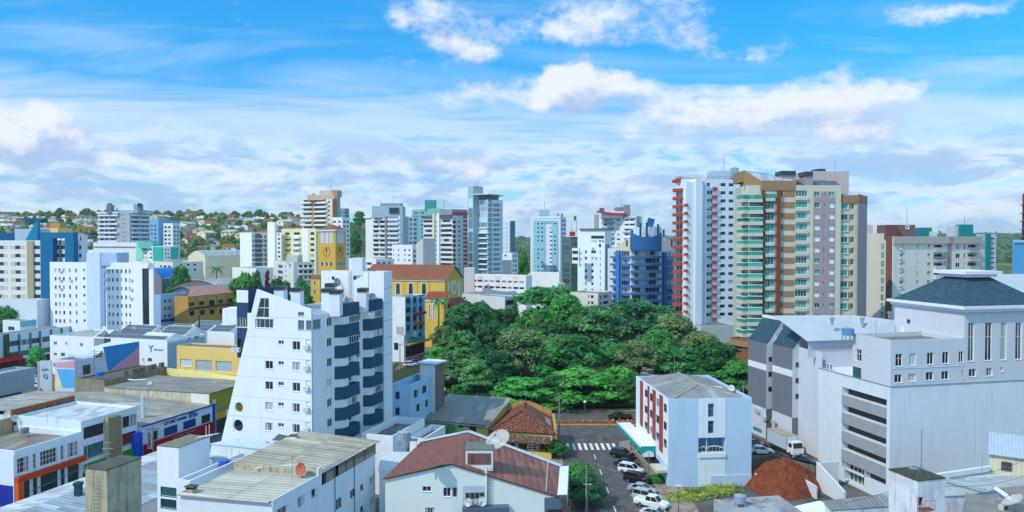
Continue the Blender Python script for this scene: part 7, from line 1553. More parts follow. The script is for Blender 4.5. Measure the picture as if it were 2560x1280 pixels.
mb = MB(); mb.tube(Rr.pt(a + (c - a) * .33, .3, zr0), Rr.pt(a + (c - a) * .33, .3, zr1), .06, 6); mb.build('post', OFFW, b.o)
s = Rr.hit(1776, 1190)[0]; z = Rr.hit(1776, 1189)[1]; Rr.slab('plinth', s, Rr.L, 0, z, .12, paint('b9cfea'))
a, c = L.hit(1571, 1050)[0], L.hit(1641, 1100)[0]; zc_ = L.hit(1641, 1098)[1]; L.slab('canopy', -4.5, 13.5, 4.2, 4.5, 2.6, OFFW)
mb = MB(); mb.box(L.M, -4.5, 13.5, -2.66, -2.6, 3.7, 4.8); mb.box(L.M, 13.5, 13.56, -2.66, 0, 3.7, 4.8); mb.build('canopy_fascia', paint('1f9aa0'), b.o); mb = MB(); mb.box(L.M, 12.2, 13.7, -2.2, -.4, 3.0, 3.68); mb.build('sign', OFFW, b.o)
mb = MB(); mb.box(L.M, -4.5, 13.5, -2.69, -2.662, 4.5, 4.82); mb.build('canopy_stripe', OFFW, b.o)
L.slab('awning', L.L - 4.2, L.L - .4, 2.3, 2.7, 1.9, paint('c9c4b4')); L.slab('shop_glass', 1, L.L - 5, .3, 2.8, .02, G_DARK)
P = [v3(p, zt - .42) for p in inset(b.m.pts, .35)]; rA = (P[0] + P[3]) / 2 * .85 + (P[1] + P[2]) / 2 * .15 + Vector((0, 0, 1.5)); rB = (P[0] + P[3]) / 2 * .28 + (P[1] + P[2]) / 2 * .72 + Vector((0, 0, 1.5))
DKR = corr('98989a', .45, stain=.6, dark=(.14, .14, .135), lines=.4, sheet=4, rust=.12)
sheet(b.o, 'roof', [P[0], P[1], rB, rA], DKR, .08); sheet(b.o, 'roof', [P[1], P[2], rB], DKR, .08); sheet(b.o, 'roof', [P[2], P[3], rA, rB], DKR, .08); sheet(b.o, 'roof', [P[3], P[0], rA], DKR, .08)
mb = MB(); mb.tube(rA + Vector((0, 0, .1)), rB + Vector((0, 0, .1)), .14, 5); mb.tube(rB + Vector((0, 0, .08)), P[1] + Vector((0, 0, .08)), .14, 5); mb.tube(rB + Vector((0, 0, .08)), P[2] + Vector((0, 0, .08)), .14, 5); mb.build('ridge_cap', dirty('b0aca4'), b.o)
mb = MB(); q = rA.lerp(P[1], .45); mb.tube(q, q + Vector((0, 0, 4.5)), .045, 5); q = rB + Vector((-4, 3, 0)); mb.tube(q, q + Vector((0, 0, 2)), .04, 5); mb.build('antenna', ALU, b.o)
q = P[2].lerp(P[3], .3); b.done(); dish('white dish on the far eave of the red striped block', q + Vector((-.6, 0, .1)), .55, (-.3, -.9, .4), WDISH)
HP = paint('c9cdd6', stain=.1, streak=.12); HG = paint('72757e', stain=.12); HW = paint('d6dce4', stain=.2, streak=.32); SLATE = tiles('28485a', '3a6074', .4, .25, mortar=(.015, .022, .03), stain=.3); CORN = paint('dde1e8', stain=.06)
b = block('hotel', 'large pale grey hotel with slate mansard roofs and an open car park front', 'hotel', 2226, 113, 77, 2131, 2640, 851, HP, v=950, par=.7, roof=ROOF_G)
e1, e2 = dirs(77); L, Rr = b.L, b.R; P0 = b.m.pts[1].copy(); zl = Rr.hit(2227, 967)[1]
sT = Rr.hit(2410, 850)[0]
b.pr.clear()
up_ = b.prism([P0 + e2 * L.L, P0, P0 + e1 * sT, P0 + e1 * sT + e2 * L.L], zl + .02, b.zt, HP, par=.7, roof=ROOF_G); L, Rr = up_.sides[0], up_.sides[1]
for u0, u1 in ((2239, 2256), (2273.5, 2290), (2318, 2334), (2356, 2373), (2397, 2409)): Rr.winpx(u0, 884.5 - (u0 - 2239) * .04, u1, 916 - (u0 - 2239) * .06, 'm', mu=2)
Rr.slabpx('string_course', 2228, 917, 2409, 919, .06, HP)
lo_z = zl
L.winpx(2138, 873, 2155, 903, 'm'); L.slabpx('balcony_door', 2133, 918, 2153, 950, .03, G_TEAL)
H0 = P0 + e1 * (sT + .02); hz = zat(777, H0.y); hall = b.prism([H0 + e2 * 15, H0, H0 + e1 * 15.5, H0 + e1 * 15.5 + e2 * 15], zl + .02, hz, HP, par=0, cap=False); HL, HR = hall.sides[0], hall.sides[1]
for u0, u1 in ((2420, 2437), (2463.5, 2480), (2501.5, 2518), (2538.5, 2556)): HR.winpx(u0, 806, u1, 903 - (u0 - 2420) * .04, 'c', mu=2)
for pr_, us in ((Rr, ((2236, 2256, 936, 957), (2271, 2290, 934, 954), (2315, 2334, 930, 951), (2354, 2372, 928, 949))), (HR, ((2422, 2441, 922, 942), (2464, 2482, 920, 940), (2501, 2508, 918, 929)))):
 for u0, u1, v0, v1 in us: pr_.winpx(u0, v0, u1, v1, 'm')
Rr.winpx(2404.5, 925, 2409, 945, 'm')
def cornice(pts, z, o, h, name='cornice'):
 mb = MB(); mb.prism(inset(pts, -o), z + h * .5, z + h); mb.prism(inset(pts, -o * .55), z, z + h * .5 - .003); return mb.build(name, CORN, b.o)
cornice(hall.pts, hz - .2, .9, .9)
def hip(pts, z0, z1, ins_, mat, name='roof'):
 q = inset(pts, -.3); t = inset(pts, ins_); mb = MB(); n_ = len(q)
 for i in range(n_):
  a, c, d, e = v3(q[i], z0), v3(q[(i + 1) % n_], z0), v3(t[(i + 1) % n_], z1), v3(t[i], z1); l = (c - a).length; mb.face([a, c, d, e], [(0, 0), (l, 0), (l - ins_, 5), (ins_, 5)])
 mb.face([v3(p, z1) for p in t]); mb.build(name, mat, b.o); return t
hzt = hz + .7 + 4.2; t = hip(hall.pts, hz + .7, hzt, 5.4, SLATE); cornice(t, hzt, 1.3, 1.0)
s_, z_ = HL.hit(2272, 803); HL.slab('wall_vent', s_ - .3, s_ + .3, z_ - .3, z_ + .3, .15, DARK_F); HL.slabpx('roof_door', 2252, 818, 2261, 832, .05, OFFW)
base = b.prism([P0 + e2 * 17.2 - e1 * .12, P0 - e1 * .12 - e2 * .12, P0 + e1 * 48 - e2 * .12, P0 + e1 * 48 + e2 * 17.2], 0, zl, HW, cap=True, par=0.0); BL2, BR2 = base.sides[0], base.sides[1]
a, c = BL2.hit(2106, 1000)[0], BL2.hit(2217, 1000)[0]
rows = []
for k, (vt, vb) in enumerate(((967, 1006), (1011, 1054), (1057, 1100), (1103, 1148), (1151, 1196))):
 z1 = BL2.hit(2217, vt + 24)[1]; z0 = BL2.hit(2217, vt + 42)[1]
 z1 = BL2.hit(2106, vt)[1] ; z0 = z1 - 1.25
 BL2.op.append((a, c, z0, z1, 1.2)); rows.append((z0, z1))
 mb = MB(); mb.box(BL2.M, a, c, 1.19, 1.25, z0, z1); mb.build('car_park_shade', plain((.012, .02, .028), .4), b.o)  # near-black sheet: shade of the open car park put into its colour
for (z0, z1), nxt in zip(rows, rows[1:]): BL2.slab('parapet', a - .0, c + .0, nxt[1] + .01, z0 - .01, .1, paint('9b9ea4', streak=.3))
mb = MB(); mb.box(BL2.M, a, c, .0, 3, 0, .02); 
q0 = BL2.hit(2114, 1200); zg = BL2.hit(2114, 1205)[1]; ag, cg = BL2.hit(2110, 1220)[0], BL2.hit(2160, 1220)[0]
BL2.op.append((ag, cg, .4, 3.4, 1.2)); mb = MB(); mb.box(BL2.M, ag, cg, 1.2, 1.25, .4, 3.4); f = mb.build('shop_window', G_TEAL, b.o); mb = MB()
for k in range(6): s = ag + (cg - ag) * k / 5; mb.box(BL2.M, s - .05, s + .05, 1.1, 1.19, .4, 3.4)
mb.build('mullion', WHITE_F, f)
mb = MB(); mb.box(BR2.M, 0, BR2.L, -.1, .02, zl - .0, zl + .1); mb.box(BL2.M, 0, BL2.L, -.1, .02, zl, zl + .1); mb.build('ledge', paint('8d929c'), b.o)
mb = MB(); p = gz(2198, 1115, 2); 
Q = P0 + e2 * 17.22; zw = zat(884, xy(2065, 128, 900).y); wing = b.prism([Q + e2 * 9.5 + e1 * .6, Q + e1 * .6, Q + e1 * 14, Q + e1 * 14 + e2 * 9.5], 0, 20.4, HP, par=.4); WL = wing.sides[0]
s0, s1 = WL.hit(2064, 950)[0], WL.hit(2101, 950)[0]; WL.slab('grey_panel', s0, min(s1, WL.L), WL.hit(2064, 1072)[1], WL.hit(2064, 900)[1], .05, HG)
for v0, v1 in ((906, 931), (949, 976), (994, 1021), (1038, 1066)):
 a_, z1 = WL.hit(2067, v0); c_ = WL.hit(2083, v0)[0]; z0 = WL.hit(2067, v1 - 3)[1]; mb = MB(); mb.box(WL.M, a_, c_, -.11, -.05, z0, z1); f = mb.build('window', WHITE_F, b.o); pb = MB()
 for k in range(2): x0 = a_ + (c_ - a_) * k / 2 + .07; x1 = a_ + (c_ - a_) * (k + 1) / 2 - .05; pb.face([WL.pt(x0, -.115, z0 + .3), WL.pt(x1, -.115, z0 + .3), WL.pt(x1, -.115, z1 - .1), WL.pt(x0, -.115, z1 - .1)], [(0, 0), (1, 0), (1, 1), (0, 1)])
 pb.build('pane', glass((.10, .16, .24), (.5, .6, .75), p=.3), f)
WL.winpx(2066, 1106, 2079, 1117, 'd') ; BL2.winpx(2102, 912, 2116, 938, 'm')
wing2 = b.prism([Q + e2 * 20 + e1 * .55, Q + e2 * 9.52 + e1 * .55, Q + e2 * 9.52 + e1 * 14, Q + e2 * 20 + e1 * 14], 0, 21.3, HP, par=.3)
for (un, ul, ur, vt) in ((1981, 1931, 2003, 872), (1916, 1870, 1932, 860)):
 D = 136.4 if un > 1950 else 143.6
 pts = rect(un, D, 77, ul, ur, 950); pt = b.prism(pts, 0, zat(vt, D), HG, par=0, cap=False); z_ = zat(vt, D); TLs, TRs_ = pt.sides[0], pt.sides[1]
 TLs.slab('base_wall', 0, TLs.L, 0, 7.4, .03, HP); TLs.slab('string_course', 0, TLs.L, z_ - 5.2, z_ - 4.0, .03, CORN); TRs_.slab('side_wall', 0, TRs_.L, 7.4, z_, .03, HP)
 for k in range(3):
  s_ = TRs_.L * .55; mb = MB(); mb.box(TRs_.M, s_ - .35, s_ + .35, -.08, -.03, z_ - 3.4 - 2.9 * k, z_ - 2.5 - 2.9 * k); mb.build('window', G_DARK, b.o)
 f1_ = [v3(pts[0], z_), v3(pts[1], z_), v3(pts[1] + e1 * 3.4, z_ + 4.6), v3(pts[0] + e1 * 3.4, z_ + 4.6)]; sheet(b.o, 'roof', f1_, SLATE, .15)
 mb = MB(); mb.face([v3(pts[1], z_), v3(pts[1] + e1 * 3.4, z_), v3(pts[1] + e1 * 3.4, z_ + 4.6)]); mb.face([v3(pts[0] + e1 * 3.4, z_), v3(pts[0], z_), v3(pts[0] + e1 * 3.4, z_ + 4.6)]); mb.build('gable_wall', HP, b.o)
 mb = MB(); mb.prism([pts[0] + e1 * 3.2 + e2 * .3, pts[1] + e1 * 3.2 - e2 * .3, pts[1] + e1 * 4.0 - e2 * .3, pts[0] + e1 * 4.0 + e2 * .3], z_ + 4.4, z_ + 4.9); mb.build('cornice', CORN, b.o)
bk = b.prism([P0 + e2 * 43 + e1 * 2.4, P0 + e2 * 37.3 + e1 * 2.4, P0 + e2 * 37.3 + e1 * 14, P0 + e2 * 43 + e1 * 14], 0, 20, HP, par=.3)
sheet(b.o, 'roof', [gz(2020, 853, 22.3), gz(2131, 849, 22.3), gz(2126, 787, 26), gz(1936, 789, 26)], corr('b9c1cb', .5, stain=.2, lines=.25), .15); sheet(b.o, 'roof', [gz(2131.5, 849, 22.3), gz(2240, 855, 22.3), gz(2236, 800, 26), gz(2126.5, 787, 26)], corr('b0b9c4', .5, stain=.2, lines=.25), .15)
mb = MB(); qq = [gz(2020, 853, 22.2), gz(2131, 849, 22.2), gz(2240, 855, 22.2)]
for p_, q_ in zip(qq, qq[1:]): mb.face([p_ - Vector((0, 0, 3)), q_ - Vector((0, 0, 3)), q_, p_])
mb.build('wall', HP, b.o)
for u, v in ((2080, 808), (2155, 808), (2224, 792)): p = gz(u, v + 4, 24.8); mb = MB(); mb.tube(p, p + Vector((0, 0, .9)), .3, 8); mb.tube(p + Vector((0, 0, .9)), p + Vector((0, 0, 1.3)), .45, 8); mb.build('roof_vent', ALU, b.o)
TS = b.pr[-4].sides[0] if False else pt.sides[0]
for u, v in ((1893, 1024), (1899, 1028), (1914, 1046), (1936, 1054)): s_, z_ = TS.hit(u, v); mb = MB(); mb.box(TS.M, s_ - .45, s_ + .45, -.45, -.04, z_ - .35, z_ + .35); mb.build('air_conditioner', plain('b9bdc2'), b.o)
s_, z_ = TS.hit(1884, 1066); TS.slab('sign', s_, s_ + 3.0, z_ - .55, z_ + .1, .1, paint('1f8f9c'))
b.done(140)
b = block('commercial_building', 'plain white building rising behind the slate mansard at the right edge', 'building', 2466, 150, 84, 2440, 2660, 687, paint('dce1ea', stain=.08), v=720, par=.4); b.done()
b = Bld('ramp_wall', 'pale curved ramp wall beside the car park front of the hotel', 'wall', (*xy(2060, 118, 1200), 0)); q = [gz(2040, 1222, 0), gz(2110, 1262, 0)]; q = [f2(x) for x in q]; d = (q[1] - q[0]).normalized(); n = Vector((-d.y, d.x))
b.prism([q[0], q[1] , q[1] + n * .3, q[0] + n * .3], 0, [4.4, 2.0, 2.0, 4.4], HW, par=0); q2 = f2(gz(2075, 1195, 0)); b.prism([q[0] + n * .31, q[0] + n * 4, q[0] + n * 4 - d * .3, q[0] + n * .31 - d * .3][::-1], 0, 4.2, HW, par=0); b.done()
b = Bld('block_wall', 'weathered concrete block wall behind the red dirt heap', 'wall', (*xy(1935, 126, 1150), 0)); WB_ = [gz(1879, 1145, 3.1), gz(1930, 1137, 3.1), gz(2037, 1166, 3.1)]; W3 = [f2(x) for x in WB_]; BLK = tiles('7f7a6c', '6c685c', .4, .2, mortar=(.16, .15, .13), stain=.6)
for p_, q_ in zip(W3, W3[1:]):
 d = (q_ - p_).normalized(); n = Vector((-d.y, d.x)); b.prism([p_ + d * .01, q_ - d * .01, q_ + n * .25 - d * .01, p_ + n * .25 + d * .01], 0, 3.1, BLK, par=0)
b.done()
b = Bld('retaining_wall', 'grey rendered wall partly buried by the red dirt heap', 'wall', (*xy(1900, 122, 1190), 0)); p_, q_ = f2(gz(1890, 1215, 0)), f2(gz(1932, 1200, 0)); d = (q_ - p_).normalized(); n = Vector((-d.y, d.x)); b.prism([p_, q_, q_ + n * .2, p_ + n * .2], 0, 2.0, HW, par=0); p_, q_ = f2(gz(2004, 1225, 0)), f2(gz(2040, 1248, 0)); d = (q_ - p_).normalized(); n = Vector((-d.y, d.x)); b.prism([p_, q_, q_ + n * .2, p_ + n * .2], 0, 2.0, HW, par=0); b.done()
WDIRT = dirty('d9dde6', dark=(.16, .16, .17), amt=.6)
b = block('water_tower', 'white mould streaked tank tower with a thin mast at the bottom right', 'water tower', 2294, 71.5, 75, 2222, 2362, 1203, WDIRT, v=1230, par=0); b.m.cap = False; mb = MB(); mb.prism(inset(b.m.pts, -.06), b.zt, b.zt + .1); mb.build('roof', dirty('4b4d40', dark=(.03, .03, .025)), b.o)
b.R.winpx(2296.5, 1243, 2308, 1264, 'x', rec=.3); mb = MB(); s0, s1 = b.R.hit(2291, 1250)[0] , b.R.hit(2296, 1250)[0]
for s in (s0, s1): mb.tube(b.R.pt(s, -.15, 10), b.R.pt(s, -.15, b.R.hit(2294, 1240)[1]), .025, 4)
for k in range(16): z = 10 + k * .35; mb.tube(b.R.pt(s0, -.15, z), b.R.pt(s1, -.15, z), .02, 4)
s2 = b.R.hit(2321, 1250)[0]; zb = b.R.hit(2310, 1268)[1]; mb.box(b.R.M, s1, s2, -.8, 0, zb - .06, zb)
for s in (s1, (s1 + s2) / 2, s2): mb.tube(b.R.pt(s, -.8, zb), b.R.pt(s, -.8, zb + .9), .02, 4)
mb.tube(b.R.pt(s1, -.8, zb + .9), b.R.pt(s2, -.8, zb + .9), .02, 4); mb.build('ladder', paint('8a3f34'), b.o)
p = gz(2303, 1194, b.zt); mb = MB(); mb.tube(p, (p.x, p.y, zat(1072, p.y)), .035, 6)
for dx, dy in ((-.55, -.3), (.7, -.2), (0, .7)): mb.tube(p + Vector((dx, dy, 0)), p + Vector((0, 0, 1.35)), .02, 4)
mb.build('antenna', METAL, b.o); p = gz(2284, 1173, b.zt + .1); mb = MB(); mb.box(Matrix.Translation(p), -.4, .4, -.3, .3, 0, .12); mb.build('roof_hatch', ALU, b.o); b.done()
b = qb('low_building', 'low building with a ribbed grey roof left of the streaked tank tower', 'building', [(2085, 1275, 11.5), (2225, 1264, 11.5), (2290, 1250, 11.8), (2222, 1235, 12.2), (2062, 1252, 12)], WDIRT, corr('8b8f92', .5, stain=.5, lines=.35)); b.done()
b = qb('low_building', 'flat grey concrete roof at the bottom edge in front of the dirt heap', 'building', [(1788, 1300, 10.5), (2030, 1300, 10.5), (1944, 1240, 10.8), (1790, 1250, 10.8)], paint('ccd4de'), ground_mat('concrete_roof', (.36, .37, .39), (.25, .26, .28), .4, col3=(.18, .18, .19), s3=.8)); b.done()
b = qb('low_building', 'curved white wall building at the bottom edge right of the flat concrete roof', 'building', [(1985, 1300, 9.8), (2150, 1300, 9.8), (2100, 1262, 10.6), (2048, 1256, 10.8), (1985, 1268, 10.4)], WDIRT, paint('dde2ea')); b.done()
b = qb('low_building', 'grey shed roof crossed by a pale gutter right of the tank tower', 'building', [(2340, 1240, 9), (2420, 1236, 9), (2560, 1212, 9), (2640, 1180, 9.6), (2468, 1172, 9.6), (2330, 1192, 9.4)], WDIRT, corr('aeb4b8', .45, stain=.3, lines=.12)); mb = MB(); p_, q_ = gz(2362, 1198, 9.8), gz(2462, 1224, 9.6); mb.tube(p_, q_, .22, 5); mb.build('gutter', paint('9fb2b4'), b.o); mb = MB(); mb.tube(gz(2340, 1188, 10.1), gz(2475, 1168, 10.3), .25, 5); mb.build('flashing', paint('d0d6de'), b.o); b.done()
a = gz(2473, 1180, 9.5); c = gz(2600, 1198, 9.5); b = Bld('low_building', 'cream plaster building with a barred window at the right edge', 'building', (a.x, a.y, 0)); d = (f2(c) - f2(a)).normalized(); n = Vector((-d.y, d.x)); pr_ = b.prism([f2(a), f2(c), f2(c) + n * 8, f2(a) + n * 8], 0, [zat(1132, a.y), zat(1132, a.y) - .2, zat(1132, a.y), zat(1132, a.y)], dirty('d3cab2', amt=.55), par=0, cap=False); S = pr_.sides[0]
S.winpx(2504, 1155, 2530, 1178, 'd', rec=.25); s0, z1 = S.hit(2503, 1154); s1, z0 = S.hit(2531, 1180); mb = MB()
for k in range(11): s = s0 + (s1 - s0) * k / 10; mb.tube(S.pt(s, -.06, z0), S.pt(s, -.06, z1), .018, 4)
for z in (z0, (z0 + z1) / 2, z1): mb.tube(S.pt(s0, -.06, z), S.pt(s1, -.06, z), .02, 4)
mb.build('window_bars', METAL, b.o); z = zat(1132, a.y); sheet(b.o, 'roof', [v3(f2(a) - n * .3, z), v3(f2(c) - n * .3, z), v3(f2(c) + n * 8, z + 1.0), v3(f2(a) + n * 8, z + 1.0)], corr('b4c2d6', .4, stain=.2, lines=.2), .1, .2); b.done()
a = gz(2411, 1300, 10); b = qb('low_building', 'white gable shed with ribbed grey roofs in the bottom right corner', 'building', [(2400, 1330, 10.2), (2600, 1330, 10.2), (2570, 1262, 11.2), (2418, 1234, 11.2)], WDIRT, corr('8f8d88', .38, stain=.6, lines=.45), rot=1); b.done()
b = qb('low_building', 'ribbed brownish shed roof at the right edge below the cream building', 'building', [(2545, 1262, 10.8), (2640, 1262, 10.8), (2640, 1205, 11.2), (2495, 1222, 11)], WDIRT, corr('98928c', .38, stain=.7, lines=.5, rust=.25)); mb = MB(); mb.tube(gz(2490, 1222, 11.1), gz(2548, 1262, 10.9), .3, 4); mb.build('ridge_cap', paint('d8dde6'), b.o); b.done()
dish('large thin wire dish on the ribbed roof in the bottom right corner', gz(2535, 1285, 10.6), 1.1, (-.5, .1, .9), mesh_m)
p = gz(2508, 1275, 10.8); t_ = thing('air_conditioner', 'boxy grey air conditioner on the ribbed roof in the bottom right corner', 'air conditioner', p); mb = MB(); mb.box(Matrix.Translation(p) @ Matrix.Rotation(.4, 4, 'Z'), -.4, .4, -.3, .3, 0, .6); mb.build('casing', plain('b9bdbf'), t_); mb = MB(); mb.box(Matrix.Translation(p) @ Matrix.Rotation(.4, 4, 'Z'), -.32, .32, -.32, -.302, .1, .5); mb.build('grille', DARK_F, t_)
import numpy as np
def leafmat(c, var=.35):
 c = tuple(x * 2.4 for x in c)
 m, t, b = newmat('foliage'); L = t.links; tc = nd(t, 'ShaderNodeTexCoord'); oi = nd(t, 'ShaderNodeObjectInfo')
 n1 = nd(t, 'ShaderNodeTexNoise'); n1.inputs['Scale'].default_value = .55; n1.inputs['Detail'].default_value = 4; L.new(tc.outputs['Object'], n1.inputs['Vector'])
 f = smooth(t, n1.outputs['Fac'], .35, .68); a = mixc(t, f, tuple(x * (1 - var) for x in c), (c[0] * (1 + var * 1.3), c[1] * (1 + var), c[2] * (1 + var * .4)))
 hs = nd(t, 'ShaderNodeHueSaturation'); L.new(a, hs.inputs['Color']); L.new(math_(t, 'MULTIPLY_ADD', oi.outputs['Random'], .035, .482), hs.inputs['Hue']); L.new(math_(t, 'MULTIPLY_ADD', math_(t, 'FRACT', math_(t, 'MULTIPLY', oi.outputs['Random'], 7.7)), .5, .78), hs.inputs['Value'])
 L.new(hs.outputs[0], b.inputs['Base Color']); b.inputs['Roughness'].default_value = .55; b.inputs['Specular IOR Level'].default_value = .25
 tr = nd(t, 'ShaderNodeBsdfTranslucent'); L.new(hs.outputs[0], tr.inputs['Color']); ms = nd(t, 'ShaderNodeMixShader'); ms.inputs[0].default_value = .32
 L.new(b.outputs[0], ms.inputs[1]); L.new(tr.outputs[0], ms.inputs[2]); L.new(ms.outputs[0], t.nodes['Material Output'].inputs[0]); return m
BARK = ground_mat('bark', (.10, .075, .055), (.05, .04, .03), 1.5)
def cards(rs, lobes, n, size, flat_=.75, up=.35):
 """leaf quads over lumpy lobes; returns a vertex array (n,4,3)"""
 C = np.array([l[0] for l in lobes]); R = np.array([l[1] for l in lobes]); w = R ** 2; idx = rs.choice(len(lobes), n, p=w / w.sum())
 d = rs.normal(size=(n, 3)); d /= np.linalg.norm(d, axis=1)[:, None]; lo = d[:, 2] < -.35; d[lo, 2] *= -.5; d /= np.linalg.norm(d, axis=1)[:, None]
 r = R[idx] * (1 - .42 * rs.random(n) ** 2.2) * (1 + .10 * rs.normal(size=n)); p = C[idx] + d * r[:, None] * np.array([1, 1, flat_])
 nn = d + rs.normal(size=(n, 3)) * .55 + np.array([0, 0, up]); nn /= np.linalg.norm(nn, axis=1)[:, None]
 a = np.cross(nn, rs.normal(size=(n, 3))); a /= np.linalg.norm(a, axis=1)[:, None]; b = np.cross(nn, a); s = size * (.6 + .8 * rs.random(n))
 a *= s[:, None]; b *= (s * .62)[:, None]; return np.stack([p - a, p - b * .9, p + a, p + b], 1)
def leafmesh(q, mat, name='crown'):
 n = len(q); me = bpy.data.meshes.new(name); me.from_pydata(q.reshape(-1, 3).tolist(), [], [(4 * i, 4 * i + 1, 4 * i + 2, 4 * i + 3) for i in range(n)]); me.materials.append(mat); me.update(); return me
def crown_lobes(rs, kind, n):
 L = []
 for i in range(n):
  a = i * 2.39996 + rs.random() * .7; f = math.sqrt((i + .5) / n)
  if kind == 'cone': z = 2 + 9.5 * i / n; r = 3.3 * (1 - i / n) + .5; L.append(((r * .7 * math.cos(a), r * .7 * math.sin(a), z), .8 + 1.1 * (1 - i / n))); continue
  if kind == 'cyp': z = 1.2 + 10.2 * i / n; L.append(((.5 * math.cos(a), .5 * math.sin(a), z), 1.7 * (1 - (i / n) ** 2) + .35)); continue
  if kind == 'tuft': f2 = .35 + .65 * rs.random(); rr = 4.6 * f2; z = 4.5 + 6.3 * rs.random(); k = math.sqrt(max(.1, 1 - ((z - 7.5) / 5) ** 2)); L.append(((rr * k * math.cos(a), rr * k * math.sin(a), z), .95 + .3 * rs.random())); continue
  if kind == 'layer': rr = 4.5 * f; z = 9.6 - 6.4 * f ** 2 + rs.normal() * .5 - (1.8 if i % 3 == 0 else 0); L.append(((rr * math.cos(a), rr * math.sin(a), z), 1.25 + .5 * rs.random())); continue
  if kind == 'low': rr = 4.3 * f; z = 5.2 + 4.6 * (1 - f * f) * rs.random() ** .5 - 2.6 * rs.random(); L.append(((rr * math.cos(a), rr * math.sin(a), z), 1.7 + .7 * rs.random())); continue
  rr = 4.1 * f; z = 7.6 + 2.8 * (1 - f * f) + rs.normal() * .6 - (4.6 * rs.random() if f > .55 else 0); L.append(((rr * math.cos(a), rr * math.sin(a), z), 1.35 + .75 * rs.random()))
 return L
def make_tree(name, kind, label, cat, mat, nl, ncards, size, seed, flat_=.78):
 rs = np.random.RandomState(seed); L = crown_lobes(rs, kind, nl); o = thing(name, label, cat, (0, 0, 0))
 q = cards(rs, L, ncards, size, flat_); me = leafmesh(q, mat); c = bpy.data.objects.new('crown', me); COL.objects.link(c); c.parent = o
 mb = MB(); top = 10 if kind in ('cone', 'cyp') else 6.5; mb.tube((0, 0, -.3), (.1, .1, top * .5), .42, 8, r2=.3); mb.tube((.1, .1, top * .5), (0, 0, top), .3, 8, r2=.14)
 if kind not in ('cone', 'cyp'):
  for (p, r) in L[::max(1, len(L) // 11)]: mb.tube((.05, .05, 3.2 + .25 * (p[2] - 5)), p, .17, 5, r2=.05)
 t = mb.build('trunk', BARK, o); return o
LDK = leafmat((.022, .090, .032)); LMD = leafmat((.028, .128, .036)); LBR = leafmat((.034, .170, .036)); LOL = leafmat((.070, .115, .050)); LGR = leafmat((.050, .140, .052)); LCI = leafmat((.020, .088, .032)); LHI = leafmat((.105, .155, .048)); LRD = leafmat((.10, .02, .03))
SP = {'big': ('low', LHI, 26, 5000, .42), 'dark': ('', LDK, 34, 8500, .36), 'mid': ('', LMD, 34, 8500, .37), 'bright': ('', LBR, 30, 6000, .36), 'olive': ('', LOL, 36, 6500, .32), 'grey': ('', LGR, 34, 7500, .36), 'tuft': ('tuft', LCI, 90, 10500, .30), 'layer': ('layer', LMD, 38, 7500, .34), 'feather': ('layer', LBR, 40, 7000, .36), 'cone': ('cone', LGR, 30, 5500, .40), 'cyp': ('cyp', LDK, 22, 2600, .26)}
PROTO = {}
def plant(sp, label, u, vt, D, wpx, cat='tree', base=0.0, seed=3, group=None, name='tree'):
 key = (sp, seed % 2); h = zat(vt, D) - base; p = xy(u, D, vt); cw = wpx / F * D; k = SP[sp]
 if key not in PROTO: o = PROTO[key] = make_tree(name, k[0], label, cat, k[1], k[2], k[3], k[4], 17 + 5 * (seed % 2) + len(sp))
 else: o = dup(PROTO[key], (0, 0, 0), label=label); o['category'] = cat
 ref = 4.4 if sp == 'cyp' else (7.6 if sp == 'cone' else 11.2); o.location = (p.x, p.y, base); o.rotation_euler = (0, 0, seed * 1.3); o.scale = (cw / ref, cw / ref, h / 11.9)
 if group: o['group'] = group
 return o
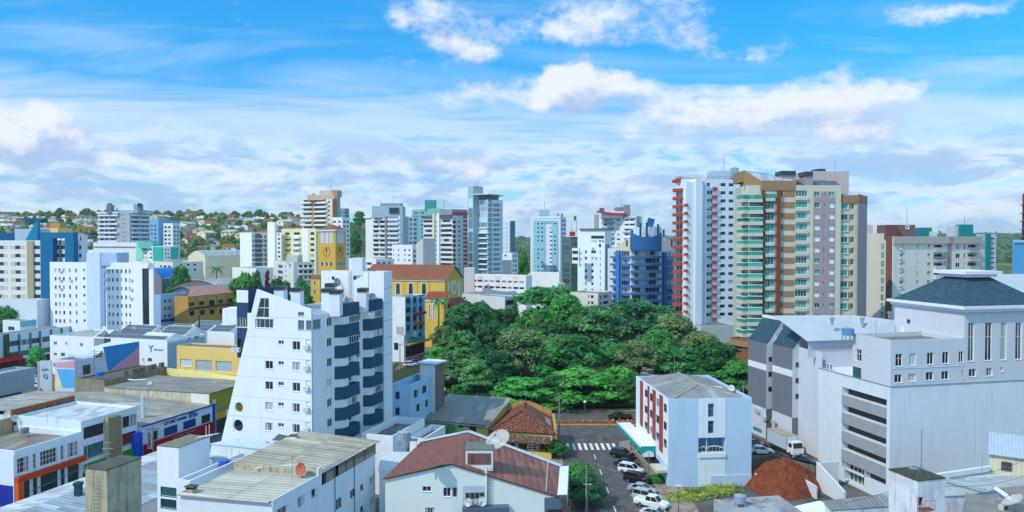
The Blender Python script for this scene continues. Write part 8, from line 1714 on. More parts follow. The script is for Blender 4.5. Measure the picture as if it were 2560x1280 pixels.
PARK = [('tuft', 'dark tree with tufted rounded clumps beside the yellow church', 1180, 752, 240, 165), ('tuft', 'smaller tufted dark tree in front of the tall tufted one', 1225, 800, 226, 110), ('mid', 'wide dark crown at the back of the park below the white square tower', 1385, 722, 295, 215),
  ('bright', 'bright yellow green crown in the middle of the back row', 1412, 738, 272, 112), ('mid', 'medium green crown left of the bright yellow green one', 1335, 776, 258, 130), ('tuft', 'tufted dark crown low in the middle of the park', 1370, 800, 238, 120),
  ('grey', 'grey green crown left of the deep shaded gap', 1505, 770, 250, 175), ('dark', 'broad dark crown below the blue banded tower', 1590, 757, 262, 200), ('mid', 'rounded crown behind the broad dark one, near the red and white tower', 1665, 768, 272, 120),
  ('olive', 'olive crown near the foot of the red and white tower', 1690, 790, 236, 160), ('olive', 'brownish olive crown left of the layered dark one', 1305, 822, 212, 165), ('layer', 'layered dark green crown in the centre of the park', 1428, 826, 206, 210),
  ('cone', 'tall grey green pointed tree at the left of the park', 1160, 826, 206, 150), ('feather', 'large feathery bright green crown leaning over the cross street', 1452, 915, 182, 245), ('feather', 'lower feathery crown left of the large feathery one', 1312, 935, 184, 170),
  ('olive', 'airy olive crown standing in front of the pale park square', 1598, 852, 205, 125), ('mid', 'spreading green crown right of the airy olive one', 1705, 872, 205, 150), ('dark', 'dark crown behind the red striped block', 1795, 862, 200, 165), ('mid', 'low green crown touching the grey hotel tower', 1845, 905, 192, 110),
  ('dark', 'dark narrow crown between the feathery crown and the red striped block', 1572, 950, 177, 75), ('bright', 'bright bushy tree by the shops', 1092, 868, 232, 75), ('cyp', 'narrow dark cypress at the back left of the park', 1289, 738, 288, 28), ('dark', 'small dark crown filling the gap below the tufted trees', 1240, 880, 204, 100),
  ('grey', 'pale green crown under the pointed grey green tree', 1190, 905, 192, 90), ('mid', 'green crown above the airy olive tree', 1640, 828, 222, 110), ('olive', 'thin olive crown in front of the shop street', 1110, 815, 255, 80), ('dark', 'low dark crown at the right edge of the park', 1760, 930, 186, 100), ('dark', 'dark crown above the tiled house', 1390, 945, 179, 120), ('mid', 'green crown between the layered crown and the deep shaded gap', 1530, 860, 214, 130), ('grey', 'grey green crown behind the layered dark one', 1400, 842, 228, 130), ('olive', 'olive crown right of the broad dark one', 1755, 830, 226, 130), ('dark', 'dark crown filling the middle left of the park', 1262, 850, 222, 130), ('mid', 'green crown under the bright yellow green one', 1455, 790, 256, 120), ('tuft', 'tufted crown at the left end of the back row', 1255, 768, 268, 90), ('feather', 'small feathery crown right of the large feathery one', 1545, 905, 190, 110)]
for i, (sp, lab, u, vt, D, w) in enumerate(PARK): plant(sp, lab, u, vt, D, w, seed=i)
STREET = [('mid', 'leafy green street tree hiding the corner of the tiled house', 1386, 1100, 137, 78), ('mid', 'tall hedge like street tree along the left kerb', 1443, 1160, 120, 100), ('dark', 'street tree at the bottom left of the street', 1466, 1192, 112, 112), ('bright', 'small round street tree beside the parked cars', 1646, 1190, 123, 62), ('bright', 'young tree in front of the yellow wooden house', 1128, 1064, 137, 62), ('bright', 'low shrub tree left of the young one by the wooden house', 1092, 1078, 134, 50),
  ('bright', 'round yellow green tree in front of the pale blue shop row', 92, 866, 222, 46), ('dark', 'big dark round tree at the left edge beside the brick gable', 20, 764, 258, 90), ('mid', 'dark green tree right of the vaulted hangars', 602, 690, 300, 95), ('dark', 'wide dark tree left of the church', 700, 700, 296, 80), ('mid', 'green tree touching the church extension', 757, 702, 290, 60), ('mid', 'bushy tree beside the grey roofed house', 448, 672, 330, 62),
  ('mid', 'dark tree in front of the glass tower foot', 1306, 632, 420, 40), ('mid', 'rounded tree standing high behind the clock tower', 900, 530, 900, 36), ('mid', 'green tree below the high rounded one behind the clock tower', 889, 578, 640, 34), ('big', 'large light green tree right of the arched hall', 556, 606, 560, 95), ('cone', 'tree with a pointed green crown behind the dark red one', 640, 676, 306, 60)]
for i, (sp, lab, u, vt, D, w) in enumerate(STREET): plant(sp, lab, u, vt, D, w, seed=i + 3, base=terrain(*xy(u, D, vt)))
SP['red'] = ('cone', LRD, 20, 2600, .42); plant('red', 'dark red pointed tree behind the slanted tower', 668, 672, 302, 40)
def palm(label, u, vt, D, spread):
 p = xy(u, D, vt); h = zat(vt, D); o = thing('palm_tree', label, 'palm tree', (p.x, p.y, terrain(*p))); z0 = o.location.z; mb = MB(); mb.tube((p.x, p.y, z0), (p.x + .2, p.y, h - 1.2), .32, 7, r2=.2); mb.build('trunk', BARK, o); mb = MB(); c = Vector((p.x + .2, p.y, h - 1.2))
 for k in range(16):
  a = k * 2.4; el = .9 - 1.0 * (k % 4) / 3; pr = None
  for j in range(7):
   t = j / 6; w = c + Vector((math.cos(a), math.sin(a), 0)) * spread * t * math.cos(el * .4) + Vector((0, 0, spread * (math.sin(el) * t - .75 * t * t))); sd_ = Vector((-math.sin(a), math.cos(a), 0)) * (.45 * math.sin(math.pi * min(.95, t + .12)) + .04); dr = Vector((0, 0, -.3))
   if pr: mb.face([pr[0], w, w + sd_ + dr, pr[0] + pr[1] + dr]); mb.face([w, pr[0], pr[0] - pr[1] + dr, w - sd_ + dr])
   pr = (w, sd_)
 mb.build('crown', LMD, o)
palm('palm tree in front of the yellow church porch', 1096, 741, 262, 3.6); palm('tall palm near the white podium at the foot of the hill', 540, 664, 380, 4.5)
rs = np.random.RandomState(5)
def hedge(name, a, c, n, w, h, size, mat, kind='stuff', z0=0):
 t = rs.random(n); p = np.outer(1 - t, a) + np.outer(t, c); p += np.stack([(rs.random(n) - .5) * w, (rs.random(n) - .5) * w, z0 + rs.random(n) * h], 1); q = np.stack([p + rs.normal(size=(n, 3)) * size for _ in range(4)], 1)
 return struct(bpy_link(leafmesh(q, mat, name)), kind)
def bpy_link(me): o = bpy.data.objects.new(me.name, me); COL.objects.link(o); return o
a, c = gz(1140, 985, 0), gz(1270, 985, 0); hedge('hedge', a, c, 2500, 2.0, 2.4, .22, LBR)
hedge('shrubs', Vector((-26, 162.7, 0)), Vector((60, 162.7, 0)), 1800, 1.6, .55, .12, leafmat((.25, .08, .02)), z0=.15)
hedge('weeds', gz(1690, 1250, 0), gz(1830, 1222, 0), 2600, 4.0, .5, .14, leafmat((.12, .16, .04)), z0=0)
hedge('undergrowth', Vector((-34, 186, 0)), Vector((66, 186, 0)), 6000, 16, 1.2, .3, LDK, z0=0)
ROOFS = [('orange tiled', tiles('b8663c', '9a5030', .4, .5)), ('pale grey', corr('b9bcc0', .6, stain=.4)), ('brown', tiles('7a5644', '65463a', .4, .5)), ('white', corr('dadcde', .6, stain=.2)), ('dark grey', corr('5e6268', .6)), ('red', tiles('a04a34', '86402c', .4, .5))]
HWALL = [paint(c) for c in ('ece6da', 'e4e6ea', 'd9c8a6', 'e0d2c4', 'cfd8e0', 'e8dcb8')]
def make_house(k, big):
 w, d, h = ((11, 8.5, 3.3), (15, 10, 6.2))[big]; o = thing('house', f'{("low", "two storey")[big]} hillside house with a {ROOFS[k][0]} roof', 'house', (0, 0, 0), f'{("low", "two storey")[big]} hillside houses with {ROOFS[k][0]} roofs'); I = Matrix.Identity(4); rz_ = h + 1.9
 mb = MB(); mb.box(I, -w / 2, w / 2, -d / 2, d / 2, -4, h, skip='t'); mb.face([(-w / 2, -d / 2, h), (-w / 2, 0, rz_), (-w / 2, d / 2, h)][::-1]); mb.face([(w / 2, -d / 2, h), (w / 2, d / 2, h), (w / 2, 0, rz_)]); mb.build('wall', HWALL[(k + big * 2) % 6], o); e = .6
 mb = MB()
 for s in (-1, 1):
  q = [(-w / 2 - e, s * (d / 2 + e), h - .25), (w / 2 + e, s * (d / 2 + e), h - .25), (w / 2 + e, 0, rz_ + .12), (-w / 2 - e, 0, rz_ + .12)]; uv = [(0, 0), (w, 0), (w, 5), (0, 5)]; mb.face(q[::s * -1] if s == 1 else q, uv)
 mb.build('roof', ROOFS[k][1], o); n = 3
 for st in range(1 + big):
  for i in range(n):
   x = -w / 2 + w * (i + .5) / n
   for s in (-1, 1): b_ = MB(); b_.box(I, x - .8, x + .8, s * (d / 2 + .03) - .03, s * (d / 2 + .03) + .03, 1 + 3 * st, 2.3 + 3 * st); b_.build('window', G_DARK, o)
  b_ = MB(); b_.box(I, -w / 2 - .06, -w / 2, -1, 1, 1 + 3 * st, 2.3 + 3 * st); b_.build('window', G_DARK, o)
 return o
HP_ = {}; rh = random.Random(23); placed = []
def put_house(p, k, big, sc_=1.0):
 for c, r in FOOT:
  if (Vector((p.x, p.y)) - c).length < r + 7 * sc_: return
 for q in placed:
  if (q - p).length < 12.5 * sc_: return
 placed.append(p); rz = rh.choice((.3, .3 + math.pi / 2, .3, -.2, 1.2)) + rh.uniform(-.15, .15)
 if (k, big) not in HP_: o = HP_[(k, big)] = make_house(k, big); o.location = p; o.rotation_euler = (0, 0, rz)
 else: o = dup(HP_[(k, big)], p, rz)
 o.scale = (sc_, sc_, sc_)
def small_tree(sp, lab, grp):
 o = make_tree('tree', 'cone' if sp == 'cone' else 'low', lab, 'tree', LHI if sp == 'mid' else (LOL if sp == 'dark' else LGR), 13, 1000, .85, 41 + len(sp)); o['group'] = grp; return o
HT = [None, None, None]; HTL = [('mid', 'light green hillside tree among the houses'), ('dark', 'dark green hillside tree among the houses'), ('cone', 'pointed hillside tree among the houses')]
def put_tree(p, k, s):
 for q in placed:
  if (q - p).length < 7.5: return
 for c, r in FOOT:
  if (Vector((p.x, p.y)) - c).length < r + 2: return
 z = rh.uniform(.8, 1.15)
 if HT[k] is None: o = HT[k] = small_tree(HTL[k][0], HTL[k][1], HTL[k][1].replace('tree', 'trees'))
 else: o = dup(HT[k], p)
 o.location = p; o.rotation_euler = (0, 0, rh.random() * 6); o.scale = (s, s, s * z)
for v in range(533, 642, 7):
 for u in range(-30, 780, 24):
  p = hill_hit(u + rh.uniform(-9, 9), v + rh.uniform(-3, 3))
  if p is None or p.y < 385 or p.y > 1150: continue
  if rh.random() < .56: put_house(p, rh.choice((0, 0, 1, 1, 2, 3, 3, 4, 5)), rh.random() < .3, 1.0)
for v in range(531, 645, 7):
 for u in range(-30, 790, 21):
  p = hill_hit(u + rh.uniform(-12, 12), v + rh.uniform(-3, 3))
  if p is None or p.y < 385 or p.y > 1150: continue
  if rh.random() < .5: put_tree(p, rh.choice((0, 0, 0, 1, 1, 2)), rh.uniform(.5, 1.05))
for i in range(46):
 u = -20 + i * 17.5 + rh.uniform(-8, 8); D = 955 + rh.uniform(-40, 40); q = xy(u, D, 545); put_tree(Vector((q.x, q.y, terrain(q.x, q.y) - 1)), rh.choice((0, 1, 1)), rh.uniform(.7, 1.35))
for (u0, u1, v0, v1, n) in ((384, 800, 668, 735, 46), (860, 1180, 664, 700, 22), (1150, 1530, 690, 742, 26), (1258, 1330, 640, 700, 8), (0, 130, 690, 760, 10), (2480, 2540, 660, 700, 8)):
 for i in range(n * 4):
  p = gz(rh.uniform(u0, u1), rh.uniform(v0, v1) + 14, 0)
  if p.y > 385 or p.y < 285: continue
  p.z = terrain(p.x, p.y); put_house(p, rh.choice((0, 1, 1, 2, 3, 4, 5)), rh.random() < .45, 1.15)
pts = []; rf = np.random.RandomState(9)
for i in range(9000):
 y = 1150 + 2300 * rf.random(); r = -.12 + .86 * rf.random(); x = r * y; pts.append((x, y, terrain(x, y)))
P = np.array(pts); n = len(P); q = []
for k in range(3):
 c = P + rf.normal(size=(n, 3)) * np.array([3, 3, 1.2]) + np.array([0, 0, 2.5]); q.append(np.stack([c + rf.normal(size=(n, 3)) * np.array([4.2, 4.2, 2.6]) for _ in range(4)], 1))
hw = bpy_link(leafmesh(np.concatenate(q), leafmat((.045, .085, .035)), 'wooded_hills')); struct(hw, 'stuff')
TYRE = plain((.015, .015, .016), .8); RIM = plain((.35, .36, .38), .3, .8); LAMP = plain((.75, .78, .8), .15); TAIL = plain((.35, .02, .02), .25); CARGL = glass((.012, .016, .02), p=2)
def carpaint(c, rough=.22):
 m, t, b = newmat('car_paint'); b.inputs['Base Color'].default_value = (*hexc(c), 1); b.inputs['Roughness'].default_value = rough; b.inputs['Coat Weight'].default_value = .6; b.inputs['Coat Roughness'].default_value = .08; return m
KINDS = {'suv': (4.4, [(-2.2, .80, .45, .95), (-2.1, .88, .3, 1.02), (-.9, .91, .25, 1.05), (.85, .91, .25, 1.03), (1.75, .88, .28, .98), (2.1, .82, .33, .85), (2.2, .74, .42, .72)], (-2.05, -1.85, .35, 1.05, 1.02, 1.66)),
  'sedan': (4.5, [(-2.25, .76, .42, .88), (-2.1, .84, .3, .95), (-.9, .87, .22, .96), (.8, .87, .22, .93), (1.75, .84, .25, .84), (2.12, .78, .3, .72), (2.25, .7, .38, .62)], (-1.75, -1.0, .25, 1.1, .93, 1.42)),
  'pickup': (5.2, [(-2.6, .86, .5, 1.05), (-2.5, .9, .4, 1.1), (-.7, .92, .32, 1.1), (1.2, .92, .32, 1.1), (2.1, .9, .35, 1.04), (2.5, .84, .4, .9), (2.6, .76, .5, .8)], (-.75, -.6, .75, 1.4, 1.09, 1.74))}
CARP = {}
def car(kind, col, label, p, rz, group=None):
 key = (kind, col)
 if key in CARP: return _cartag(dup(CARP[key], p, rz), label, group)
 Lc, sec, (a0, a1, c1, c0, zb, zr) = KINDS[kind]; o = thing('car', label, 'pickup' if kind == 'pickup' else 'car', (0, 0, 0)); pm = carpaint(col); mb = MB(); rings = []
 for x, hw, z0, z1 in sec: r_ = .1; rings.append([Vector(q) for q in ((x, -hw + .06, z0), (x, -hw, z0 + .15), (x, -hw, z1 - r_), (x, -hw + r_, z1), (x, hw - r_, z1), (x, hw, z1 - r_), (x, hw, z0 + .15), (x, hw - .06, z0))])
 for A, B_ in zip(rings, rings[1:]):
  for k in range(8): j = (k + 1) % 8; mb.face([A[k], B_[k], B_[j], A[j]][::-1])
 mb.face(rings[0]); mb.face(rings[-1][::-1]); hb, hr = .8, .64
 I = Matrix.Identity(4); mb.face([(a1, -hr, zr), (c1, -hr, zr), (c1, hr, zr), (a1, hr, zr)])
 for s in (-1, 1):
  for xb, xr in ((a0, a1), (c0, c1), ((a0 + c0) / 2 - .1, (a1 + c1) / 2)): mb.tube((xb, s * hb, zb - .02), (xr, s * hr, zr), .045, 4)
  mb.tube((a1, s * hr, zr), (c1, s * hr, zr), .05, 4); mb.box(I, c0 - .25, c0 - .08, s * .93 - .08, s * .93 + .08, zb, zb + .14)
 if kind == 'pickup': mb.box(I, -2.5, -.8, -.8, .8, 1.1, 1.16)
 mb.build('body', pm, o); mb = MB(); G = [(a0, hb, zb - .03), (c0, hb, zb - .03), (c1, hr, zr - .01), (a1, hr, zr - .01)]
 for s in (-1, 1): mb.face([(x, s * y, z) for x, y, z in G][::s * -1])
 mb.face([(c0, -hb, zb - .03), (c0, hb, zb - .03), (c1, hr, zr - .01), (c1, -hr, zr - .01)]); mb.face([(a0, hb, zb - .03), (a0, -hb, zb - .03), (a1, -hr, zr - .01), (a1, hr, zr - .01)]); mb.build('glazing', CARGL, o)
 for sx in (-Lc * .29, Lc * .31):
  for s in (-1, 1): mb = MB(); mb.tube((sx, s * .93, .33), (sx, s * .70, .33), .34, 14); w = mb.build('wheel', TYRE, o); mb = MB(); mb.tube((sx, s * .945, .33), (sx, s * .92, .33), .21, 10); mb.build('rim', RIM, w)
 xf, zf = sec[-2][0] - .04, sec[-2][3] - .12; xk, zk = sec[0][0], sec[0][3] - .14
 for s in (-1, 1): mb = MB(); mb.box(I, xf, xf + .1, s * .62 - .16, s * .62 + .16, zf - .1, zf + .02); mb.build('headlight', LAMP, o); mb = MB(); mb.box(I, xk - .03, xk + .05, s * .66 - .1, s * .66 + .1, zk - .1, zk + .08); mb.build('tail_light', TAIL, o)
 CARP[key] = o; o.location = p; o.rotation_euler = (0, 0, rz); return _cartag(o, label, group)
def _cartag(o, label, group):
 o['label'] = label
 if group: o['group'] = group
 elif 'group' in o: del o['group']
 return o
gpk = 'cars parked at an angle along the street'
for u, v, k, c, lab in ((1556, 1141, 'suv', '10151c', 'black tall car parked at an angle, farthest up the row'), (1567, 1164, 'sedan', '142a36', 'dark teal saloon parked second from the crossing'), (1578, 1180, 'suv', 'e4e6ea', 'white tall car parked between two dark cars'), (1593, 1203, 'suv', '0d1118', 'black tall car parked just below the white one'), (1606, 1229, 'sedan', '9aa6b8', 'silver blue saloon parked in the row'), (1617, 1248, 'suv', 'aeb4ba', 'silver tall car parked beside the small round tree'), (1629, 1264, 'pickup', 'e6e8ea', 'white pickup parked at the near end of the row'), (1640, 1292, 'sedan', 'c3c8ce', 'silver saloon cut off by the bottom edge')):
 p = gz(u, v + 3, .04); car(k, c, lab, p, RAD(-33), gpk)
car('pickup', '0c1116', 'black pickup driving along the far side of the cross street', gz(1550, 1050, .04), math.pi)
for u, v, c, k, lab in ((70, 972, 'e6e8ea', 'suv', 'white car parked nearest in the lot behind the pylon sign'), (78, 961, 'dfe3e6', 'sedan', 'white saloon parked second in the lot behind the pylon sign'), (84, 953, 'e3e6ea', 'suv', 'white car parked farthest in the lot behind the pylon sign')): car(k, c, lab, gz(u, v, .04), RAD(14))
car('suv', 'e4e8ee', 'white car parked by the park shops', gz(1026, 916, .04), RAD(20)); car('sedan', '1f4fc0', 'bright blue car parked by the park shops', gz(1040, 909, .04), RAD(30)); car('sedan', 'c01f1f', 'red car parked by the park shops', gz(1046, 903, .04), RAD(30))
car('sedan', 'e8ecf2', 'white saloon parked in the yard behind the concrete block wall', gz(1903, 1134, 1.62), RAD(-6)); car('suv', '1a2a30', 'dark car half hidden in the yard beside the pale blue block', gz(1886, 1120, 1.62), RAD(-6)); car('sedan', '10242c', 'dark green car in front of the delivery truck', gz(2013, 1160, 1.62), RAD(-40))
p = Vector((49.4, 134.6, 1.62)); o = thing('truck', 'box truck with a grey cargo body and white cab beside the hotel wall', 'truck', (0, 0, 0)); I = Matrix.Identity(4)
mb = MB(); mb.box(I, -3.9, 2.1, -1.2, 1.2, 1.05, 3.4); mb.box(I, 2.1, 2.5, -.8, .8, 2.5, 3.3); mb.build('cargo_box', paint('b4c4d2', stain=.1), o); mb = MB(); mb.box(I, -3.95, 2.12, -1.24, 1.24, 3.4, 3.46); mb.build('cargo_roof', dirty('a9a090', amt=.4), o)
mb = MB(); mb.box(I, 2.25, 4.05, -1.1, 1.1, .65, 1.7); mb.face([(2.3, -1.05, 1.7), (4.05, -1.05, 1.7), (3.7, -1.0, 2.75), (2.3, -1.0, 2.75)]); mb.face([(4.05, 1.05, 1.7), (2.3, 1.05, 1.7), (2.3, 1.0, 2.75), (3.7, 1.0, 2.75)]); mb.face([(2.3, -1.0, 2.75), (3.7, -1.0, 2.75), (3.7, 1.0, 2.75), (2.3, 1.0, 2.75)]); mb.face([(4.05, -1.05, 1.7), (4.05, 1.05, 1.7), (3.7, 1.0, 2.75), (3.7, -1.0, 2.75)]); mb.build('cab', carpaint('e6e8ec'), o)
mb = MB(); mb.face([(4.06, -.95, 1.76), (4.06, .95, 1.76), (3.75, .9, 2.62), (3.75, -.9, 2.62)]); mb.box(I, 2.7, 3.6, -1.07, -1.04, 1.75, 2.5); mb.build('windscreen', CARGL, o); mb = MB(); mb.box(I, -3.7, 3.8, -.5, .5, .55, .95); mb.box(I, -3.4, 2, -1.15, -1.1, .55, .85); mb.build('chassis', DARK_F, o)
for x in (-2.4, 3.1):
 for s in (-1, 1): mb = MB(); mb.tube((x, s * 1.12, .48), (x, s * .8, .48), .48, 14); w = mb.build('wheel', TYRE, o); mb = MB(); mb.tube((x, s * 1.13, .48), (x, s * 1.1, .48), .26, 10); mb.build('rim', RIM, w)
for s in (-1, 1): mb = MB(); mb.box(I, 4.04, 4.1, s * .8 - .18, s * .8 + .18, .85, 1.1); mb.build('headlight', LAMP, o)
o.location = p; o.rotation_euler = (0, 0, RAD(-77))
def heap():
 c = gz(1980, 1236, 0); mb = MB(); n, m = 56, 22; ring = []
 for j in range(m + 1):
  f = j / m; row = []
  for i in range(n):
   a = i * math.tau / n; r = 6.8 * f * (1 + .12 * math.sin(3 * a + 1)); x, y = c.x + r * math.cos(a) * 1.0, c.y + 4.0 + r * math.sin(a) * .9; h = 4.3 * (1 - f ** 1.6) + .5 * mnoise.noise((x * .8, y * .8, 2)) * (1 - f) + .32 * mnoise.noise((x * 2.1, y * 2.1, 5)); row.append(Vector((x, y, max(0, h) if f < 1 else -.1)))
  ring.append(row)
 for A, B_ in zip(ring, ring[1:]):
  for i in range(n): j = (i + 1) % n; mb.face([A[i], B_[i], B_[j], A[j]])
 o = mb.build('dirt_heap', ground_mat('red_earth', (.20, .050, .024), (.12, .030, .016), .9, col3=(.26, .085, .045), s3=5), origin=(c.x, c.y, 0)); tag(o, 'heap of bare red earth in the yard beside the hotel', 'dirt heap')
heap()
def wire(name, label, runs, sag=.6, r=.025):
 mb = MB()
 for a, c in runs:
  a, c = Vector(a), Vector(c); pr = a
  for k in range(1, 11): t = k / 10; q = a.lerp(c, t) - Vector((0, 0, sag * 4 * t * (1 - t))); mb.tube(pr, q, r, 3, cap=False); pr = q
 tag(mb.build(name, DARK_F, origin=tuple(runs[0][0])), label, 'wire')
def utility(label, u, v, h, arms=((0, .9),)):
 p = gz(u, v, 0); o = thing('utility_pole', label, 'utility pole', p); mb = MB(); mb.tube(p, p + Vector((0, 0, h)), .17, 8, r2=.11); mb.build('shaft', dirty('8f8c84', amt=.4), o); mb = MB()
 for dz, w in arms: mb.box(Matrix.Translation(p + Vector((0, 0, h - .5 - dz))) @ Matrix.Rotation(.2, 4, 'Z'), -w, w, -.06, .06, -.06, .06)
 mb.build('crossarm', dirty('6f675a', amt=.4), o); return p + Vector((0, 0, h))
A = utility('concrete utility pole at the street corner by the tiled house', 1398, 1105, 9.4, ((0, 1.0), (1.2, .7))); B_ = utility('concrete utility pole on the left kerb near the bottom', 1466, 1292, 7.4); C_ = utility('utility pole in front of the yellow church', 1071, 862, 9.0, ((0, 1.2), (.8, 1.2))); D_ = utility('pale pole standing by the shop street', 1000, 925, 8.2); E_ = utility('utility pole behind the red striped block', 1858, 1058, 9, ((0, .8),)); F_ = utility('utility pole on the street before the red lettered band', 383, 1158, 6.6, ((0, 1.1),))
Z = Vector((0, 0, 1)); end = Vector((14.5, 80, 6.5))
wire('power_lines', 'bundle of dark power lines running down the left kerb', [(A - Z * d + Vector((dx, 0, 0)), B_ - Z * (d * .6) + Vector((dx, 0, 0))) for d, dx in ((.3, -.7), (.3, 0), (.3, .7), (1.6, 0), (1.9, .2), (2.2, 0))] + [(B_ - Z * d * .6 + Vector((dx, 0, 0)), end - Z * d + Vector((dx, 0, 0))) for d, dx in ((.3, -.5), (.3, .5), (1.6, 0))])
wire('power_lines', 'thin power lines crossing above the cross street', [(A - Z * d, Vector((25, 141, 10.5)) - Z * d) for d in (.3, 1.5)], .4)
wire('power_lines', 'power lines along the shop street beside the park', [(C_ - Z * d, D_ - Z * d * .5) for d in (.3, .8, 1.5)], .8)
def lamp(label, u, v, h, kind):
 p = gz(u, v, 0); o = thing('street_lamp', label, 'street lamp', p); mb = MB(); mb.tube(p, p + Vector((0, 0, h)), .075, 7, r2=.05); mb.tube(p, p + Vector((0, 0, .6)), .14, 7); mb.build('post', plain((.10, .12, .12), .5), o); mb = MB(); t = p + Vector((0, 0, h))
 if kind == 'globe':
  for i in range(4): a0, a1 = -math.pi / 2 + math.pi * i / 4, -math.pi / 2 + math.pi * (i + 1) / 4; mb.tube(t + Z * (.32 + .32 * math.sin(a0)), t + Z * (.32 + .32 * math.sin(a1)), max(.02, .32 * math.cos(a0)), 10, r2=max(.02, .32 * math.cos(a1)), cap=False)
  mb.build('globe', OFFW, o)
 else: mb.box(Matrix.Translation(t), -.45, .45, -.12, .12, -.03, .06); mb.build('lamp_head', OFFW, o)
lamp('globe street lamp on the planted median', 1462, 1056, 4.2, 'globe'); lamp('flat headed lamp at the rounded pavement corner', 1577, 1128, 4.6, 'flat'); lamp('flat headed lamp on the pavement beside the parked cars', 1622, 1205, 5.0, 'flat'); lamp('flat headed lamp near the weeds at the bottom', 1696, 1290, 4.4, 'flat'); lamp('globe lamp under the trees at the left of the park', 1111, 1018, 4.0, 'globe'); lamp('flat headed lamp beside the utility pole at the bottom of the street', 1470, 1290, 4.6, 'flat')
p = gz(1562, 1092, .15); o = thing('street_sign', 'blue street name sign at the rounded pavement corner', 'sign', p); mb = MB(); mb.tube(p, p + Z * 2.6, .04, 6); mb.build('post', METAL, o); mb = MB(); mb.box(Matrix.Translation(p + Z * 2.4), -.1, 1.2, -.02, .02, -.2, .2); mb.build('plate', paint('1f6fc0'), o)
p = gz(93, 905, 0); o = thing('billboard', 'grey billboard on a post in front of the pale blue shop row', 'billboard', p); mb = MB(); mb.tube(p, p + Z * 4.2, .15, 8); mb.build('post', METAL, o); mb = MB(); mb.box(Matrix.Translation(p + Z * 5.0) @ Matrix.Rotation(-.1, 4, 'Z'), -2.4, 1.6, -.1, .1, -.8, .9); mb.build('panel', paint('aebfc6'), o)
mb = MB(); x = -24
while x < 60: mb.tube((x, 161.7, .15), (x, 161.7, .75), .03, 4); mb.tube((x, 161.7, .72), (x + 1.5, 161.7, .72), .025, 4, cap=False); x += 1.5
tag(mb.build('median_rail', METAL, origin=(-24, 161.7, .15)), 'low metal rail along the planted median of the cross street', 'rail')
def person(label, p, rz, shirt, pants, stride=.28):
 me = bpy.data.meshes.new('person'); V = []; E = []; Rr_ = []
 def add(v, r, par=None): V.append(v); Rr_.append(r); (E.append((par, len(V) - 1)) if par is not None else None); return len(V) - 1
 hip = add((0, 0, .95), .135); waist = add((0, 0, 1.1), .125, hip); chest = add((.01, 0, 1.32), .155, waist); neck = add((.01, 0, 1.47), .055, chest); hd = add((.03, 0, 1.56), .085, neck); hd2 = add((.025, 0, 1.66), .092, hd); add((.015, 0, 1.72), .06, hd2); add((.13, 0, 1.6), .018, hd)
 for s in (-1, 1):
  k = stride * s; h = add((0, s * .09, .9), .095, hip); kn = add((k * .55 + .03, s * .1, .5), .062, h); an = add((k, s * .1, .1), .042, kn); add((k + .17, s * .11, .045), .036, an)
  sh = add((0, s * .19, 1.4), .062, chest); el = add((-k * .45, s * .24, 1.12), .044, sh); wr = add((-k * .7 + .06, s * .25, .88), .03, el); pm = add((-k * .75 + .09, s * .25, .81), .032, wr)
  for i in range(4): add((-k * .75 + .07 + .022 * i, s * .25, .71 + .01 * abs(i - 1.5)), .009, pm)
  add((-k * .75 + .15, s * .23, .78), .010, pm)
 me.from_pydata(V, E, []); o = bpy.data.objects.new('person', me); COL.objects.link(o); o.location = p; o.rotation_euler = (0, 0, rz); md = o.modifiers.new('skin', 'SKIN'); ly = me.skin_vertices[0].data
 for i, r in enumerate(Rr_): ly[i].radius = (r, r)
 ly[0].use_root = True; sb = o.modifiers.new('sub', 'SUBSURF'); sb.levels = sb.render_levels = 1
 m, t, b = newmat('clothes'); L = t.links; tc = nd(t, 'ShaderNodeTexCoord'); sp = nd(t, 'ShaderNodeSeparateXYZ'); L.new(tc.outputs['Object'], sp.inputs[0]); z = sp.outputs[2]; skin = hexc('b98a6a')
 c = mixc(t, math_(t, 'GREATER_THAN', z, .95), hexc(pants), hexc(shirt)); c = mixc(t, math_(t, 'LESS_THAN', z, .08), c, (.05, .045, .04)); c = mixc(t, math_(t, 'GREATER_THAN', z, 1.46), c, skin)
 arm = math_(t, 'MULTIPLY', math_(t, 'GREATER_THAN', math_(t, 'ABSOLUTE', sp.outputs[1]), .195), math_(t, 'LESS_THAN', z, 1.18)); arm = math_(t, 'MULTIPLY', arm, math_(t, 'GREATER_THAN', z, .62)); c = mixc(t, arm, c, skin); c = mixc(t, math_(t, 'GREATER_THAN', math_(t, 'SUBTRACT', z, math_(t, 'MULTIPLY', sp.outputs[0], .9)), 1.62), c, (.02, .015, .012))
 L.new(c, b.inputs['Base Color']); b.inputs['Roughness'].default_value = .8; me.materials.append(m); tag(o, label, 'person')
 return o
person('person in a grey shirt and dark trousers walking over the zebra crossing', gz(1512, 1102, .045), RAD(165), '3f4650', '14161c')
person('person in a red shirt standing under the street trees at the bottom', gz(1431, 1285, .15), RAD(70), 'c02a26', '20242c', .05)
person('person in a dark top waiting under the teal edged canopy', gz(1588, 1098, .15), RAD(-90), '20242c', '14161c', .06)
person('person in a pale shirt on the shop street pavement, beside the pale pole', gz(990, 902, .1), RAD(40), 'c9b0b0', '20242c', .2)
person('person in a blue shirt nearest the shop windows by the park', gz(1046, 884, .1), RAD(60), '5f8fb8', '1a1c24', .2)
person('person in a black top beside the one in blue by the shop windows', gz(1052, 882, .1), RAD(-120), '1a1c22', '2a3040', .15)
def pile(name, label, cat, p, parts):
 o = thing(name, label, cat, p)
 for nm, mat, fn in parts: mb = MB(); fn(mb, Vector(p)); mb.build(nm, mat, o)
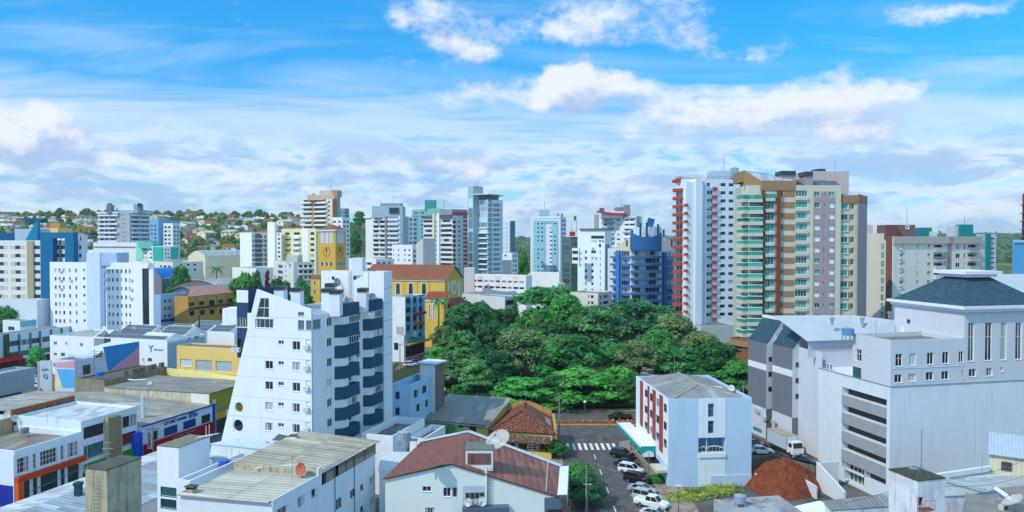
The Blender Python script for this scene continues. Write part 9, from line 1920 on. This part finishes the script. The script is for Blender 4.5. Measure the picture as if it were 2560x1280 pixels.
def tankf(r, h): return lambda mb, p: (mb.tube(p + Vector((0, 0, .25)), p + Vector((0, 0, .25 + h)), r, 12, r2=r * 1.08), mb.tube(p + Vector((0, 0, .25 + h)), p + Vector((0, 0, .4 + h)), r * 1.1, 12, r2=r * .3))
def legf(r): return lambda mb, p: [mb.box(Matrix.Translation(p), x - .06, x + .06, y - .06, y + .06, -.6, .25) for x in (-r * .7, r * .7) for y in (-r * .7, r * .7)]
for u, v, z, r, h, c, lab in ((560, 1172, 10.2, .7, .9, '3a6fc0', 'round blue water tank on the terrace beside the windowless stair block'), (1010, 1104, 14.6, .8, 1.0, '9aa4ae', 'grey round water tank on the white terrace left of the brown gable roof'), (2120, 842, 24.3, .9, 1.1, '5f8fc0', 'blue grey water tank on the flat roof of the hotel front'), (62, 1086, 8, .6, .8, '6f7f8c', 'small grey water tank on the sheet roof at bottom left'), (1850, 1262, 10.8, .6, .8, '8fa0b0', 'small pale water tank on the flat concrete roof at the bottom edge')):
 pile('water_tank', lab, 'water tank', gz(u, v, z), (('tank', paint(c), tankf(r, h)), ('stand', ALU, legf(r))))
for u, v, z, L_, a, lab in ((640, 1172, 11.7, 5, .3, 'thin pipe lying along the big corrugated roof'), (270, 1012, 7.4, 7, .1, 'white pipe lying on the long grey sheet roof'), (1745, 965, 14.4, 4, -.4, 'pipe lying on the grey roof of the red striped block'), (2420, 1196, 9.8, 6, .2, 'grey pipe on the shed roof right of the tank tower')):
 p = gz(u, v, z); d = Vector((math.cos(a), math.sin(a), 0)) * L_; mb = MB(); mb.tube(p + Vector((0, 0, .12)), p + d + Vector((0, 0, .12)), .07, 6)
 for k in (0, .5, 1): mb.box(Matrix.Translation(p + d * k), -.1, .1, -.1, .1, -.1, .1)
 tag(mb.build('roof_pipe', OFFW, origin=tuple(p)), lab, 'pipe')
for u, v, z, h, lab in ((580, 1190, 11.4, 3.2, 'bare television mast near the left edge of the big corrugated roof'), (1330, 1150, 9.3, 2.2, 'small television mast on the right slope of the brown roof'), (1780, 975, 14.6, 2.6, 'television mast on the grey roof of the red striped block'), (2455, 1190, 9.8, 3.0, 'thin mast on the shed roof right of the tank tower'), (118, 1060, 9.6, 2.4, 'thin mast on the white roof at bottom left'), (2190, 845, 24.3, 2.8, 'mast on the flat roof of the hotel front')):
 p = gz(u, v, z); mb = MB(); mb.tube(p, p + Vector((0, 0, h)), .035, 5)
 for k, w in ((.95, .5), (.8, .7), (.65, .45)): mb.tube(p + Vector((-w, .1, h * k)), p + Vector((w, -.1, h * k)), .018, 4)
 tag(mb.build('tv_antenna', ALU, origin=tuple(p)), lab, 'antenna')
wire('cables', 'thin cables drooping over the sheds in the bottom right corner', [(gz(2362, 1200, 12), gz(2560, 1150, 12)), (gz(2362, 1215, 12), gz(2560, 1190, 11)), (gz(2290, 1200, 16), gz(2060, 1262, 11))], .5)
wire('cables', 'cables strung along the street at bottom left', [(F_ - Vector((0, 0, d)), gz(520, 1075, 5.5 - d)) for d in (.2, .7, 1.2)] + [(F_ - Vector((0, 0, d)), gz(60, 1235, 6.2 - d)) for d in (.2, .7, 1.2)], .4)
hz = bpy.data.meshes.new('haze'); bmz = bmesh.new(); bmesh.ops.create_cube(bmz, size=1); bmz.to_mesh(hz); bmz.free()
ho = bpy.data.objects.new('haze', hz); COL.objects.link(ho); ho.location = (0, 3000, 65); ho.scale = (16500, 6600, 140); struct(ho, 'stuff')
hm = bpy.data.materials.new('haze'); hm.use_nodes = True; ht = hm.node_tree; ht.nodes.clear(); hv = nd(ht, 'ShaderNodeVolumePrincipled'); hv.inputs['Color'].default_value = (.85, .93, 1, 1); hv.inputs['Density'].default_value = .00009; hv.inputs['Anisotropy'].default_value = .2
ht.links.new(hv.outputs[0], nd(ht, 'ShaderNodeOutputMaterial').inputs['Volume']); hz.materials.append(hm)
